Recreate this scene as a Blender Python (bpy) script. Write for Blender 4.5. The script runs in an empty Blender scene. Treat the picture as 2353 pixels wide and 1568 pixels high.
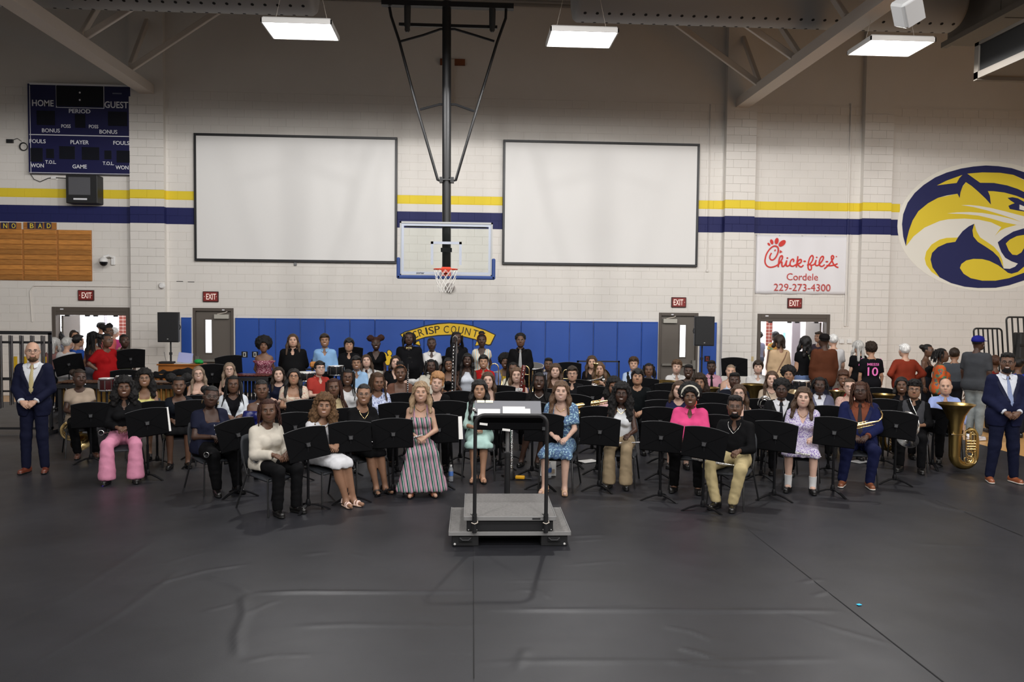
import bpy, math, random
import numpy as np
from mathutils import Vector, Matrix
from math import sin, cos, tan, pi, radians as R

S = bpy.context.scene
COL = S.collection
rng = random.Random(11)

# ------------------------------------------------------------------ camera
W, H, F = 2353, 1568, 1890.0
CH, PITCH, YAW, ROLL = 2.4185, 0.0467, 0.0557, 0.0107
D = 20.84                                   # the gym's end wall stands at y = D
_r0 = Vector((cos(YAW), -sin(YAW), 0)); _f0 = Vector((sin(YAW), cos(YAW), 0)); _u0 = Vector((0, 0, 1))
FWD = _f0 * cos(PITCH) - _u0 * sin(PITCH)
_u1 = _u0 * cos(PITCH) + _f0 * sin(PITCH)
RGT = _r0 * cos(ROLL) + _u1 * sin(ROLL)
UP = _u1 * cos(ROLL) - _r0 * sin(ROLL)
CAM = Vector((0, 0, CH))
cd = bpy.data.cameras.new('camera'); cam = bpy.data.objects.new('camera', cd); COL.objects.link(cam)
cd.sensor_fit = 'HORIZONTAL'; cd.sensor_width = 36; cd.lens = F / W * 36; cd.clip_end = 200
m = Matrix.Identity(4)
for i in range(3):
    m[i][0] = RGT[i]; m[i][1] = UP[i]; m[i][2] = -FWD[i]; m[i][3] = CAM[i]
cam.matrix_world = m
S.camera = cam

def ray(px, py): return FWD + RGT * ((px - W / 2) / F) - UP * ((py - H / 2) / F)
def atd(px, py, d): return CAM + ray(px, py) * d
def onY(px, py, Y=D):
    r = ray(px, py); return CAM + r * (Y / r.y)
def onZ(px, py, Z=0.0):
    r = ray(px, py); return CAM + r * ((Z - CH) / r.z)

# ------------------------------------------------------------------ view, world, lamps
S.view_settings.view_transform = 'Standard'; S.view_settings.look = 'None'
S.view_settings.gamma = 1; S.view_settings.exposure = 0.0
S.view_settings.use_curve_mapping = False
wd = bpy.data.worlds.new('world'); S.world = wd; wd.use_nodes = True
wd.node_tree.nodes['Background'].inputs[0].default_value = (.55, .62, .75, 1)
wd.node_tree.nodes['Background'].inputs[1].default_value = 0.6
def area(name, loc, sx, sy, power, rot=(0, 0, 0), col=(1, .97, .94), spread=180):
    l = bpy.data.lights.new(name, 'AREA'); l.shape = 'RECTANGLE'; l.size = sx; l.size_y = sy; l.energy = power
    l.color = col; l.spread = R(spread)
    o = bpy.data.objects.new(name, l); COL.objects.link(o); o.location = loc; o.rotation_euler = rot; return o
LAMP_Z = 6.92
LAMP_W = 680
def high_bay(loc, power):
    """the downward half of a high bay fitting: nothing goes above the horizontal"""
    l = bpy.data.lights.new('gym_lamp', 'SPOT'); l.energy = power; l.spot_size = R(177); l.spot_blend = .06; l.shadow_soft_size = .1 if loc[1] > 14 else .3; l.color = (1, .985, .972)
    o = bpy.data.objects.new('gym_lamp', l); COL.objects.link(o); o.location = loc; return o
for iy, (yy, k) in enumerate(((14.2, .62), (9.0, .52), (4.0, 1.05), (-1.0, .9), (-6.0, .9))):
    for ix, xx in enumerate((-7.9, -2.80, 1.92, 7.35, 12.3)):
        if iy == 0 and ix in (0, 4): continue
        high_bay((xx, yy, LAMP_Z - .12 if iy == 0 else LAMP_Z + .7), LAMP_W * k * (.5 if ix == 0 else .8 if ix == 4 else 1))

# ------------------------------------------------------------------ materials
MATS = {}
def srgb(r, g, b):
    f = lambda c: (c / 255 / 12.92) if c <= 10 else ((c / 255 + .055) / 1.055) ** 2.4
    return (f(r), f(g), f(b))
def mat(name, col, rough=.6, metal=0., spec=.5, bump=0., bscale=60., var=0., vscale=8., emit=None, estr=0., alpha=1., trans=0., ior=1.45, coat=0., stretch=None):
    k = (name, tuple(col), rough, metal, spec, bump, bscale, var, emit, estr)
    if k in MATS: return MATS[k]
    m = bpy.data.materials.new(name); m.use_nodes = True; MATS[k] = m
    nt = m.node_tree; b = nt.nodes['Principled BSDF']
    b.inputs['Base Color'].default_value = (*col, 1); b.inputs['Roughness'].default_value = rough
    b.inputs['Metallic'].default_value = metal; b.inputs['Specular IOR Level'].default_value = spec
    b.inputs['IOR'].default_value = ior; b.inputs['Coat Weight'].default_value = coat
    m.diffuse_color = (*col, 1)
    if emit: b.inputs['Emission Color'].default_value = (*emit, 1); b.inputs['Emission Strength'].default_value = estr
    if alpha < 1: b.inputs['Alpha'].default_value = alpha
    if trans: b.inputs['Transmission Weight'].default_value = trans
    if bump or var:
        tc = nt.nodes.new('ShaderNodeTexCoord'); mp = nt.nodes.new('ShaderNodeMapping')
        nt.links.new(tc.outputs['Object'], mp.inputs[0])
        if stretch: mp.inputs['Scale'].default_value = stretch
        if var:
            n = nt.nodes.new('ShaderNodeTexNoise'); n.inputs['Scale'].default_value = vscale; n.inputs['Detail'].default_value = 4
            nt.links.new(mp.outputs[0], n.inputs[0])
            rp = nt.nodes.new('ShaderNodeValToRGB')
            rp.color_ramp.elements[0].position = .3; rp.color_ramp.elements[1].position = .7
            rp.color_ramp.elements[0].color = (*[c * (1 - var) for c in col], 1); rp.color_ramp.elements[1].color = (*[min(1, c * (1 + var)) for c in col], 1)
            nt.links.new(n.outputs[0], rp.inputs[0]); nt.links.new(rp.outputs[0], b.inputs['Base Color'])
        if bump:
            n = nt.nodes.new('ShaderNodeTexNoise'); n.inputs['Scale'].default_value = bscale; n.inputs['Detail'].default_value = 3
            nt.links.new(mp.outputs[0], n.inputs[0])
            bp = nt.nodes.new('ShaderNodeBump'); bp.inputs['Strength'].default_value = bump; bp.inputs['Distance'].default_value = .01
            nt.links.new(n.outputs[0], bp.inputs['Height']); nt.links.new(bp.outputs[0], b.inputs['Normal'])
    return m
def pattern(name, kind, cols, scale=30., rough=.8, ang=0.):
    """stripes / floral / plaid cloth: cols = list of (position, colour)"""
    cols = [(p_, tuple(v * .76 for v in c_)) for p_, c_ in cols]; k = (name, kind, str(cols), scale, ang)
    if k in MATS: return MATS[k]
    m = bpy.data.materials.new(name); m.use_nodes = True; MATS[k] = m
    nt = m.node_tree; b = nt.nodes['Principled BSDF']; b.inputs['Roughness'].default_value = rough; b.inputs['Specular IOR Level'].default_value = .25
    tc = nt.nodes.new('ShaderNodeTexCoord'); mp = nt.nodes.new('ShaderNodeMapping'); nt.links.new(tc.outputs['Object'], mp.inputs[0])
    mp.inputs['Rotation'].default_value = (0, ang, 0)
    rp = nt.nodes.new('ShaderNodeValToRGB'); rp.color_ramp.interpolation = 'CONSTANT'
    if kind == 'stripe':
        w = nt.nodes.new('ShaderNodeTexWave'); w.wave_profile = 'SAW'; w.inputs['Scale'].default_value = scale / 20 * pi; w.bands_direction = 'X'
        w.inputs['Distortion'].default_value = .25; w.inputs['Detail'].default_value = 1
        w.inputs['Scale'].default_value = scale
        nt.links.new(mp.outputs[0], w.inputs[0]); src = w.outputs['Fac']
    else:
        w = nt.nodes.new('ShaderNodeTexNoise' if kind == 'floral' else 'ShaderNodeTexVoronoi'); w.inputs['Scale'].default_value = scale
        if kind == 'floral': w.inputs['Detail'].default_value = 1.5
        nt.links.new(mp.outputs[0], w.inputs['Vector']); src = w.outputs['Fac' if kind == 'floral' else 'Distance']
    el = rp.color_ramp.elements
    while len(el) < len(cols): el.new(.5)
    for e, (p, c) in zip(el, cols): e.position = p; e.color = (*c, 1)
    nt.links.new(src, rp.inputs[0]); nt.links.new(rp.outputs[0], b.inputs['Base Color'])
    return m

# ------------------------------------------------------------------ mesh helpers
class MB:
    """collects boxes, tubes, lathes ... and links them as ONE mesh object"""
    def __init__(s): s.v = []; s.f = []; s.mi = []; s.cur = 0
    def add(s, vs, fs):
        o = len(s.v); s.v += [tuple(p) for p in vs]; s.f += [tuple(i + o for i in f) for f in fs]; s.mi += [s.cur] * len(fs); return s
    def box(s, c, d, M=None, bev=0.):
        x, y, z = (d[0] / 2, d[1] / 2, d[2] / 2)
        if bev:
            b = min(bev, x * .9, y * .9, z * .9); P = []
            for sz in (-1, 1):
                for (sx, sy) in ((-1, -1), (1, -1), (1, 1), (-1, 1)):
                    P += [Vector((sx * (x - b), sy * (y - b), sz * z)), Vector((sx * x, sy * (y - b), sz * (z - b))), Vector((sx * (x - b), sy * y, sz * (z - b)))]
            ix = lambda k, j, t: (k * 4 + j % 4) * 3 + t
            fs = [tuple(ix(0, j, 0) for j in (3, 2, 1, 0)), tuple(ix(1, j, 0) for j in range(4))]
            side = [(2, 2), (1, 1), (2, 2), (1, 1)]
            for j in range(4):
                t = 2 if j in (0, 2) else 1
                u = 3 - t
                fs.append((ix(0, j, t), ix(0, j + 1, t), ix(1, j + 1, t), ix(1, j, t)))
                fs.append((ix(0, j, 0), ix(0, j + 1, 0), ix(0, j + 1, t), ix(0, j, t)))
                fs.append((ix(1, j, t), ix(1, j + 1, t), ix(1, j + 1, 0), ix(1, j, 0)))
                a, b2 = (1, 2) if j in (0, 2) else (2, 1)
                fs.append((ix(0, j, a), ix(0, j, b2), ix(1, j, b2), ix(1, j, a)))
                fs.append((ix(0, j, 0), ix(0, j, b2), ix(0, j, a))); fs.append((ix(1, j, 0), ix(1, j, a), ix(1, j, b2)))
        else:
            P = [Vector((sx * x, sy * y, sz * z)) for sz in (-1, 1) for sx, sy in ((-1, -1), (1, -1), (1, 1), (-1, 1))]
            fs = [(3, 2, 1, 0), (4, 5, 6, 7)] + [(j, (j + 1) % 4, (j + 1) % 4 + 4, j + 4) for j in range(4)]
        c = Vector(c)
        if M is not None: P = [M @ p for p in P]
        return s.add([p + c for p in P], fs)
    def bx(s, a, b, bev=0.):
        a, b = Vector(a), Vector(b); return s.box((a + b) / 2, [abs(b[i] - a[i]) for i in range(3)], None, bev)
    def tube(s, pts, r, n=8, cap=True, closed=False):
        pts = [Vector(p) for p in pts]; N = len(pts)
        rs = r if isinstance(r, (list, tuple)) else [r] * N
        vs = []; fs = []; nrm = None
        for i, p in enumerate(pts):
            if closed: t = (pts[(i + 1) % N] - pts[i - 1])
            else: t = pts[min(i + 1, N - 1)] - pts[max(i - 1, 0)]
            if t.length < 1e-9: t = Vector((0, 0, 1))
            t.normalize()
            if nrm is None:
                nrm = t.orthogonal().normalized()
            nrm = (nrm - t * nrm.dot(t))
            nrm = nrm.normalized() if nrm.length > 1e-6 else t.orthogonal().normalized()
            bi = t.cross(nrm)
            vs += [p + (nrm * cos(2 * pi * k / n) + bi * sin(2 * pi * k / n)) * rs[i] for k in range(n)]
        for i in range(N if closed else N - 1):
            j = (i + 1) % N
            fs += [(i * n + k, i * n + (k + 1) % n, j * n + (k + 1) % n, j * n + k) for k in range(n)]
        if cap and not closed: fs += [tuple(range(n))[::-1], tuple((N - 1) * n + k for k in range(n))]
        return s.add(vs, fs)
    def cyl(s, a, b, r, n=12, r2=None): return s.tube([a, b], [r, r if r2 is None else r2], n)
    def lathe(s, prof, n=20, M=None, closed=False):
        """prof = list of (radius, z), turned about z"""
        vs = []; fs = []
        for r, z in prof: vs += [Vector((r * cos(2 * pi * k / n), r * sin(2 * pi * k / n), z)) for k in range(n)]
        for i in range(len(prof) - 1): fs += [(i * n + k, i * n + (k + 1) % n, (i + 1) * n + (k + 1) % n, (i + 1) * n + k) for k in range(n)]
        if not closed:
            if prof[0][0] > 1e-4: fs.append(tuple(range(n))[::-1])
            if prof[-1][0] > 1e-4: fs.append(tuple((len(prof) - 1) * n + k for k in range(n)))
        if M is not None: vs = [M @ p for p in vs]
        return s.add(vs, fs)
    def ell(s, c, r, n=10, m=6, M=None):
        c = Vector(c); vs = []; fs = []
        for i in range(m + 1):
            t = pi * i / m
            for k in range(n):
                p = Vector((r[0] * sin(t) * cos(2 * pi * k / n), r[1] * sin(t) * sin(2 * pi * k / n), -r[2] * cos(t)))
                vs.append(c + (M @ p if M is not None else p))
        for i in range(m): fs += [(i * n + k, i * n + (k + 1) % n, (i + 1) * n + (k + 1) % n, (i + 1) * n + k) for k in range(n)]
        return s.add(vs, fs)
    def prism(s, poly, t, M=None):
        """poly in xz, thickness t along y (front at -t/2)"""
        n = len(poly); vs = [Vector((x, -t / 2, z)) for x, z in poly] + [Vector((x, t / 2, z)) for x, z in poly]
        if M is not None: vs = [M @ p for p in vs]
        fs = [tuple(range(n)), tuple(range(2 * n - 1, n - 1, -1))] + [((i + 1) % n, i, i + n, (i + 1) % n + n) for i in range(n)]
        return s.add(vs, fs)
    def mesh(s, name, mats, smooth=False):
        me = bpy.data.meshes.new(name); me.from_pydata(s.v, [], s.f)
        for mm in (mats if isinstance(mats, (list, tuple)) else [mats]): me.materials.append(mm)
        if any(s.mi): me.polygons.foreach_set('material_index', s.mi)
        if smooth:
            me.polygons.foreach_set('use_smooth', [True] * len(s.f))
            if smooth != 'all':
                try: me.set_sharp_from_angle(angle=R(40))
                except Exception: pass
        me.update(); return me
    def build(s, name, mats, parent=None, smooth=False, loc=None):
        return obj(name, s.mesh(name, mats, smooth), parent, loc=loc)
def obj(name, me, parent=None, M=None, loc=None, material=None):
    o = bpy.data.objects.new(name, me); COL.objects.link(o)
    if parent is not None: o.parent = parent
    if M is not None: o.matrix_local = M
    elif loc is not None: o.location = loc
    if material is not None:
        for i, sl in enumerate(o.material_slots):
            mm = material[i] if isinstance(material, (list, tuple)) else material
            if mm is not None: sl.link = 'OBJECT'; sl.material = mm
    return o
def tag(o, label=None, cat=None, group=None, kind=None):
    if label: o['label'] = label
    if cat: o['category'] = cat
    if group: o['group'] = group
    if kind: o['kind'] = kind
    return o
def thing(name, label, cat, loc=(0, 0, 0), rz=0., group=None, kind=None):
    o = bpy.data.objects.new(name, None); COL.objects.link(o); o.location = loc; o.rotation_euler = (0, 0, rz)
    o.empty_display_size = .1
    return tag(o, label, cat, group, kind)
def text(name, body, size, mt, parent, M, font_bold=0., extr=.002, align='CENTER', sx=1.):
    c = bpy.data.curves.new(name, 'FONT'); c.body = body; c.size = size; c.extrude = extr; c.offset = font_bold
    c.align_x = align; c.align_y = 'CENTER'; c.resolution_u = 3
    o = bpy.data.objects.new(name, c); COL.objects.link(o)
    dg = bpy.context.evaluated_depsgraph_get()
    me = bpy.data.meshes.new_from_object(o.evaluated_get(dg)); bpy.data.objects.remove(o); bpy.data.curves.remove(c)
    me.materials.clear(); me.materials.append(mt); me.name = name
    return obj(name, me, parent, M @ Matrix.Diagonal((sx, 1, 1, 1)))
FACE = Matrix.Rotation(pi / 2, 4, 'X')      # text lying in xy turned upright, facing -y
def T(x, y, z): return Matrix.Translation((x, y, z))
# ------------------------------------------------------------------ the hall
XL, XR, YB, ZT = -15.0, 15.5, -15.0, 9.85
c_wall = srgb(222, 217, 210); c_yel = srgb(226, 200, 52); c_nav = srgb(30, 34, 84)
Z_Y1, Z_Y0 = 5.0764, 5.0764 - .2032 * 1.06
Z_N1, Z_N0 = 5.0764 - .2032 * 2, 5.0764 - .8128
m_wall = bpy.data.materials.new('painted_block'); m_wall.use_nodes = True
def _wall_nodes(m):
    nt = m.node_tree; b = nt.nodes['Principled BSDF']; b.inputs['Roughness'].default_value = .62; b.inputs['Specular IOR Level'].default_value = .3
    g = nt.nodes.new('ShaderNodeNewGeometry'); sp = nt.nodes.new('ShaderNodeSeparateXYZ'); nt.links.new(g.outputs['Position'], sp.inputs[0])
    def step(lo, hi):
        a = nt.nodes.new('ShaderNodeMath'); a.operation = 'GREATER_THAN'; a.inputs[1].default_value = lo; nt.links.new(sp.outputs[2], a.inputs[0])
        c = nt.nodes.new('ShaderNodeMath'); c.operation = 'LESS_THAN'; c.inputs[1].default_value = hi; nt.links.new(sp.outputs[2], c.inputs[0])
        x = nt.nodes.new('ShaderNodeMath'); x.operation = 'MULTIPLY'; nt.links.new(a.outputs[0], x.inputs[0]); nt.links.new(c.outputs[0], x.inputs[1])
        # the stripes end at the emblem on the right
        e = nt.nodes.new('ShaderNodeMath'); e.operation = 'LESS_THAN'; e.inputs[1].default_value = STRIPE_END; nt.links.new(sp.outputs[0], e.inputs[0])
        y = nt.nodes.new('ShaderNodeMath'); y.operation = 'MULTIPLY'; nt.links.new(x.outputs[0], y.inputs[0]); nt.links.new(e.outputs[0], y.inputs[1])
        return y.outputs[0]
    n = nt.nodes.new('ShaderNodeTexNoise'); n.inputs['Scale'].default_value = 1.3; n.inputs['Detail'].default_value = 6; nt.links.new(g.outputs['Position'], n.inputs[0])
    rp = nt.nodes.new('ShaderNodeValToRGB'); rp.color_ramp.elements[0].position = .3; rp.color_ramp.elements[1].position = .75
    rp.color_ramp.elements[0].color = (*[c * .95 for c in c_wall], 1); rp.color_ramp.elements[1].color = (*c_wall, 1)
    nt.links.new(n.outputs[0], rp.inputs[0])
    cur = rp.outputs[0]
    for lo, hi, col in ((Z_Y0, Z_Y1, c_yel), (Z_N0, Z_N1, c_nav)):
        mx = nt.nodes.new('ShaderNodeMix'); mx.data_type = 'RGBA'; nt.links.new(step(lo, hi), mx.inputs[0]); nt.links.new(cur, mx.inputs[6]); mx.inputs[7].default_value = (*col, 1); cur = mx.outputs[2]
    nt.links.new(cur, b.inputs['Base Color'])
    n2 = nt.nodes.new('ShaderNodeTexNoise'); n2.inputs['Scale'].default_value = 55; n2.inputs['Detail'].default_value = 4; nt.links.new(g.outputs['Position'], n2.inputs[0])
    bp = nt.nodes.new('ShaderNodeBump'); bp.inputs['Strength'].default_value = .25; bp.inputs['Distance'].default_value = .004
    nt.links.new(n2.outputs[0], bp.inputs['Height']); nt.links.new(bp.outputs[0], b.inputs['Normal'])
STRIPE_END = onY(2068, 480).x
_wall_nodes(m_wall)
m_plain = mat('bleacher_shade', srgb(150, 148, 146), .6, bump=.1)
m_ceil = mat('ceiling_deck', srgb(150, 148, 144), .8)
m_steel = mat('painted_steel', srgb(196, 186, 174), .55, bump=.05)
m_black = mat('black_metal', (.012, .012, .013), .42)
m_blk = mat('black_plastic', (.014, .014, .015), .5, bump=.05, bscale=200)
m_rub = mat('rubber', (.02, .02, .02), .8)
m_white = mat('white_plastic', (.75, .74, .72), .5)
m_chrome = mat('chrome', (.8, .8, .82), .18, 1.)
m_door = mat('door_paint', srgb(96, 89, 82), .5, bump=.04)
m_frame = mat('door_frame_paint', srgb(84, 76, 69), .5)
m_gold = mat('lacquered_brass', (.86, .64, .30), .24, 1.)
m_silv = mat('silver_plate', (.78, .77, .75), .2, 1.)
m_wood = mat('varnished_wood', srgb(168, 110, 52), .4, var=.25, vscale=6, stretch=(1, 1, 9))

# openings: (x0, x1, top z)
LD = (onY(121, 800).x, onY(299, 800).x, onY(200, 706).z)
RD = (onY(1739, 800).x, onY(1905, 800).x, onY(1820, 722).z)
D1 = (onY(444, 800).x, onY(537, 800).x, onY(490, 708).z)
D2 = (onY(1513, 800).x, onY(1603, 800).x, onY(1557, 719).z)
OPEN = sorted([LD, RD, D1, D2])
wb = MB(); x = XL
for o in OPEN:
    wb.bx((x, D + .007, 0), (o[0], D + .25, ZT)); wb.bx((o[0], D + .007, o[2]), (o[1], D + .25, ZT)); x = o[1]
wb.bx((x, D + .007, 0), (XR, D + .25, ZT))
wall = wb.build('wall_back', m_wall); tag(wall, kind='structure')
# concrete blocks: real courses with recessed joints
PIL = [(onY(305, 500).x, onY(383, 500).x, .16), (onY(1660, 500).x, onY(1728, 500).x, .19), (onY(1974, 500).x, onY(2040, 500).x, .17)]
SCR = [(onY(449, 450).x, onY(912, 450).x), (onY(1155, 450).x, onY(1602, 450).x)]
BW, BH = .4064, .2032
blk = MB().box((0, 0, 0), (BW - .0035, .012, BH - .004), None, .0015)
blk_me = blk.mesh('block', m_wall)
field = MB(); n_obj = 0
def covered(a, b, z0, z1):
    for p in PIL:
        if a > p[0] and b < p[1]: return True
    for s_ in SCR:
        if a > s_[0] + .1 and b < s_[1] - .1 and z0 > 3.6 and z1 < 6.6: return True
    return a > D1[1] and b < D2[0] and z1 < 1.9
xv0, xv1 = -11.6, 14.6
for k in range(0, 37):
    z0, z1 = k * BH, (k + 1) * BH; x = xv0 - (k % 2) * BW / 2
    while x < xv1:
        a, b = x, x + BW; x += BW; full = True
        segs = [(a, b)]
        for o in OPEN:
            if z0 < o[2]:
                ns = []
                for (p, q) in segs:
                    if q <= o[0] or p >= o[1]: ns.append((p, q)); continue
                    full = False
                    if p < o[0]: ns.append((p, o[0]))
                    if q > o[1]: ns.append((o[1], q))
                segs = ns
        for p, q in segs:
            if q - p < .03 or covered(p, q, z0, z1): continue
            top = z1
            for o in OPEN:
                pass
            if full and n_obj < 290 and 1.9 < z0 < 3.3 and -7.9 < p < 5.6:
                o_ = obj('block', blk_me, wall, loc=((p + q) / 2, D + .006, (z0 + z1) / 2)); n_obj += 1
            else:
                field.box(((p + q) / 2, D + .006, (z0 + z1) / 2), (q - p - .0035, .012, BH - .004), None, .0015)
fo = field.build('block_courses', m_wall, wall); tag(fo, kind='stuff')
MB().bx((XL, D - .004, 37 * BH), (XR, D + .02, 37 * BH + .03)).build('bond_ledge', m_wall, wall)
# piers
pblk = {}
for i, (a, b, t) in enumerate(PIL):
    p = MB().bx((a + .006, D - t + .008, 0), (b - .006, D + .02, ZT)).build(f'trim_{i + 1}', m_wall); tag(p, kind='structure')
    w = (b - a) / 2
    me = MB().box((0, 0, 0), (w - .0035, .016, BH - .004), None, .0015).mesh('block', m_wall)
    mq = MB().box((0, 0, 0), (w / 2 - .0035, .016, BH - .004), None, .0015).mesh('block', m_wall)
    for k in range(0, 36):
        if k < 3: continue
        if k % 2 == 0:
            for j in (0, 1): obj('block', me, p, loc=(a + w * (j + .5), D - t, (k + .5) * BH))
        else:
            obj('block', me, p, loc=(a + w, D - t, (k + .5) * BH))
            for xx in (a + w / 4, b - w / 4): obj('block', mq, p, loc=(xx, D - t, (k + .5) * BH))
for nm, a, b in (('wall_left', (XL - .2, YB, 0), (XL, D + .25, ZT)), ('wall_right', (XR, YB, 0), (XR + .2, D + .25, ZT)), ('wall_front', (XL - .2, YB - .2, 0), (XR + .2, YB, ZT))):
    tag(MB().bx(a, b).build(nm, m_plain), kind='structure')
ce = MB().bx((XL - .2, YB - .2, ZT), (XR + .2, D + .25, ZT + .2)).build('ceiling', m_ceil); tag(ce, kind='structure')
rb = MB()
for i in range(40):                                   # deck flutes running along the wall
    y = D - .12 - i * .23
    rb.bx((-12, y - .05, ZT - .07), (15.4, y + .05, ZT))
o = rb.build('deck_flutes', m_ceil, ce); tag(o, kind='stuff')

# ------------------------------------------------------------------ floor: rolled vinyl sheets with seams, tape ridges, folds
m_vin = bpy.data.materials.new('floor_vinyl'); m_vin.use_nodes = True
def _vin(m):
    nt = m.node_tree; b = nt.nodes['Principled BSDF']; b.inputs['Specular IOR Level'].default_value = .42
    g = nt.nodes.new('ShaderNodeNewGeometry')
    def noise(sc, det=4, st=None):
        n = nt.nodes.new('ShaderNodeTexNoise'); n.inputs['Scale'].default_value = sc; n.inputs['Detail'].default_value = det
        if st:
            mp = nt.nodes.new('ShaderNodeMapping'); mp.inputs['Scale'].default_value = st; nt.links.new(g.outputs['Position'], mp.inputs[0]); nt.links.new(mp.outputs[0], n.inputs[0])
        else: nt.links.new(g.outputs['Position'], n.inputs[0])
        return n.outputs[0]
    rp = nt.nodes.new('ShaderNodeValToRGB'); rp.color_ramp.elements[0].color = (.0120, .0121, .0148, 1); rp.color_ramp.elements[1].color = (.0205, .0208, .0250, 1)
    rp.color_ramp.elements[0].position = .3; rp.color_ramp.elements[1].position = .75
    nt.links.new(noise(.9, 6), rp.inputs[0]); nt.links.new(rp.outputs[0], b.inputs['Base Color'])
    r2 = nt.nodes.new('ShaderNodeMapRange'); r2.inputs[3].default_value = .36; r2.inputs[4].default_value = .5; nt.links.new(noise(2.2, 5), r2.inputs[0]); nt.links.new(r2.outputs[0], b.inputs['Roughness'])
    bp = nt.nodes.new('ShaderNodeBump'); bp.inputs['Strength'].default_value = .35; bp.inputs['Distance'].default_value = .02
    bp2 = nt.nodes.new('ShaderNodeBump'); bp2.inputs['Strength'].default_value = .12; bp2.inputs['Distance'].default_value = .003
    nt.links.new(noise(1.6, 2), bp.inputs['Height']); nt.links.new(noise(160, 2), bp2.inputs['Height']); nt.links.new(bp.outputs[0], bp2.inputs['Normal']); nt.links.new(bp2.outputs[0], b.inputs['Normal'])
_vin(m_vin)
m_hard = mat('gym_hardwood', srgb(196, 150, 92), .3)
floor = MB().bx((XL, YB, -.2), (XR, D + 6, -.012)).build('floor', m_hard); tag(floor, kind='structure')
# ridges: (pixel polyline on the floor, half width m, height m)
RIDGE = [([(575, 1363), (700, 1360), (900, 1361), (1086, 1360)], .028, .013), ([(1090, 1402), (1400, 1403), (1700, 1405), (1940, 1405)], .032, .010),
         ([(1090, 1395), (1500, 1396)], .01, .004), ([(575, 1363), (560, 1375), (565, 1410), (545, 1460), (548, 1510)], .03, .010), ([(575, 1363), (540, 1345), (470, 1325)], .03, .007),
         ([(350, 1345), (470, 1312), (570, 1297)], .02, .008), ([(360, 1300), (460, 1272)], .016, .004), ([(465, 1406), (540, 1388)], .016, .005), ([(555, 1415), (640, 1378)], .014, .005),
         ([(670, 1440), (800, 1435), (1100, 1440)], .03, .005), ([(650, 1505), (720, 1504)], .015, .004), ([(950, 1497), (1090, 1500)], .015, .003),
         ([(1090, 1524), (1300, 1520), (1600, 1522), (1930, 1516)], .03, .006), ([(1525, 1440), (1590, 1452), (1650, 1478)], .02, .008), ([(1560, 1490), (1610, 1502), (1650, 1517)], .025, .011),
         ([(1530, 1520), (1620, 1535), (1730, 1543)], .02, .007), ([(1800, 1410), (1900, 1440), (2050, 1483)], .02, .006), ([(1180, 1356), (1240, 1360), (1262, 1378)], .016, .006),
         ([(1150, 1340), (1180, 1336), (1360, 1336)], .012, .003), ([(1310, 1234), (1390, 1230)], .02, .006), ([(1310, 1245), (1390, 1240)], .02, .005), ([(1300, 1300), (1420, 1290)], .02, .004),
         ([(960, 1265), (1010, 1278)], .02, .004), ([(2100, 1250), (2353, 1262)], .03, .006), ([(2050, 1120), (2160, 1165), (2270, 1185)], .05, .010), ([(1210, 1490), (1190, 1540)], .03, .006),
         ([(0, 1450), (190, 1350), (360, 1240)], .03, .004), ([(0, 1568), (260, 1420), (430, 1300)], .03, .004), ([(1380, 1163), (1480, 1160)], .02, .005), ([(1840, 1340), (1890, 1330)], .02, .006),
         ([(1870, 1370), (1905, 1360)], .02, .006), ([(640, 1505), (560, 1520)], .02, .004), ([(800, 1270), (850, 1282)], .02, .003), ([(700, 1275), (760, 1268)], .03, .004)]
RW = [([onZ(*p).to_2d() for p in pl], w, h) for pl, w, h in RIDGE]
def ridge_h(X, Y):
    Zh = np.zeros_like(X)
    for pl, w, h in RW:
        x0 = min(p.x for p in pl) - .2; x1 = max(p.x for p in pl) + .2; y0 = min(p.y for p in pl) - .2; y1 = max(p.y for p in pl) + .2
        k = (X > x0) & (X < x1) & (Y > y0) & (Y < y1)
        if not k.any(): continue
        xx, yy = X[k], Y[k]; best = np.full(xx.shape, 9.); L = 0; tot = sum((pl[i + 1] - pl[i]).length for i in range(len(pl) - 1)); par = np.zeros_like(xx)
        for i in range(len(pl) - 1):
            a, b = pl[i], pl[i + 1]; l = (b - a).length
            t = np.clip(((xx - a.x) * (b.x - a.x) + (yy - a.y) * (b.y - a.y)) / l ** 2, 0, 1)
            d = np.hypot(xx - a.x - t * (b.x - a.x), yy - a.y - t * (b.y - a.y)); u = d < best
            best[u] = d[u]; par[u] = (L + t[u] * l) / tot; L += l
        Zh[k] += h * np.exp(-(best / w) ** 2) * np.clip(np.sin(pi * np.clip(par, .0, 1)) * 2.2 + .05, 0, 1)
    return Zh
def npmesh(name, V, Q, mats, smooth=True, mi=None):
    me = bpy.data.meshes.new(name); V = np.asarray(V, np.float32); Q = np.asarray(Q, np.int32)
    me.vertices.add(len(V)); me.vertices.foreach_set('co', V.ravel())
    n = Q.shape[1]
    me.loops.add(Q.size); me.loops.foreach_set('vertex_index', Q.ravel())
    me.polygons.add(len(Q)); me.polygons.foreach_set('loop_start', np.arange(0, Q.size, n, dtype=np.int32))
    try: me.polygons.foreach_set('loop_total', np.full(len(Q), n, np.int32))
    except Exception: pass
    for mm in (mats if isinstance(mats, (list, tuple)) else [mats]): me.materials.append(mm)
    if mi is not None: me.polygons.foreach_set('material_index', np.asarray(mi, np.int32))
    if smooth: me.polygons.foreach_set('use_smooth', np.ones(len(Q), bool))
    me.update(calc_edges=True); return me
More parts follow.
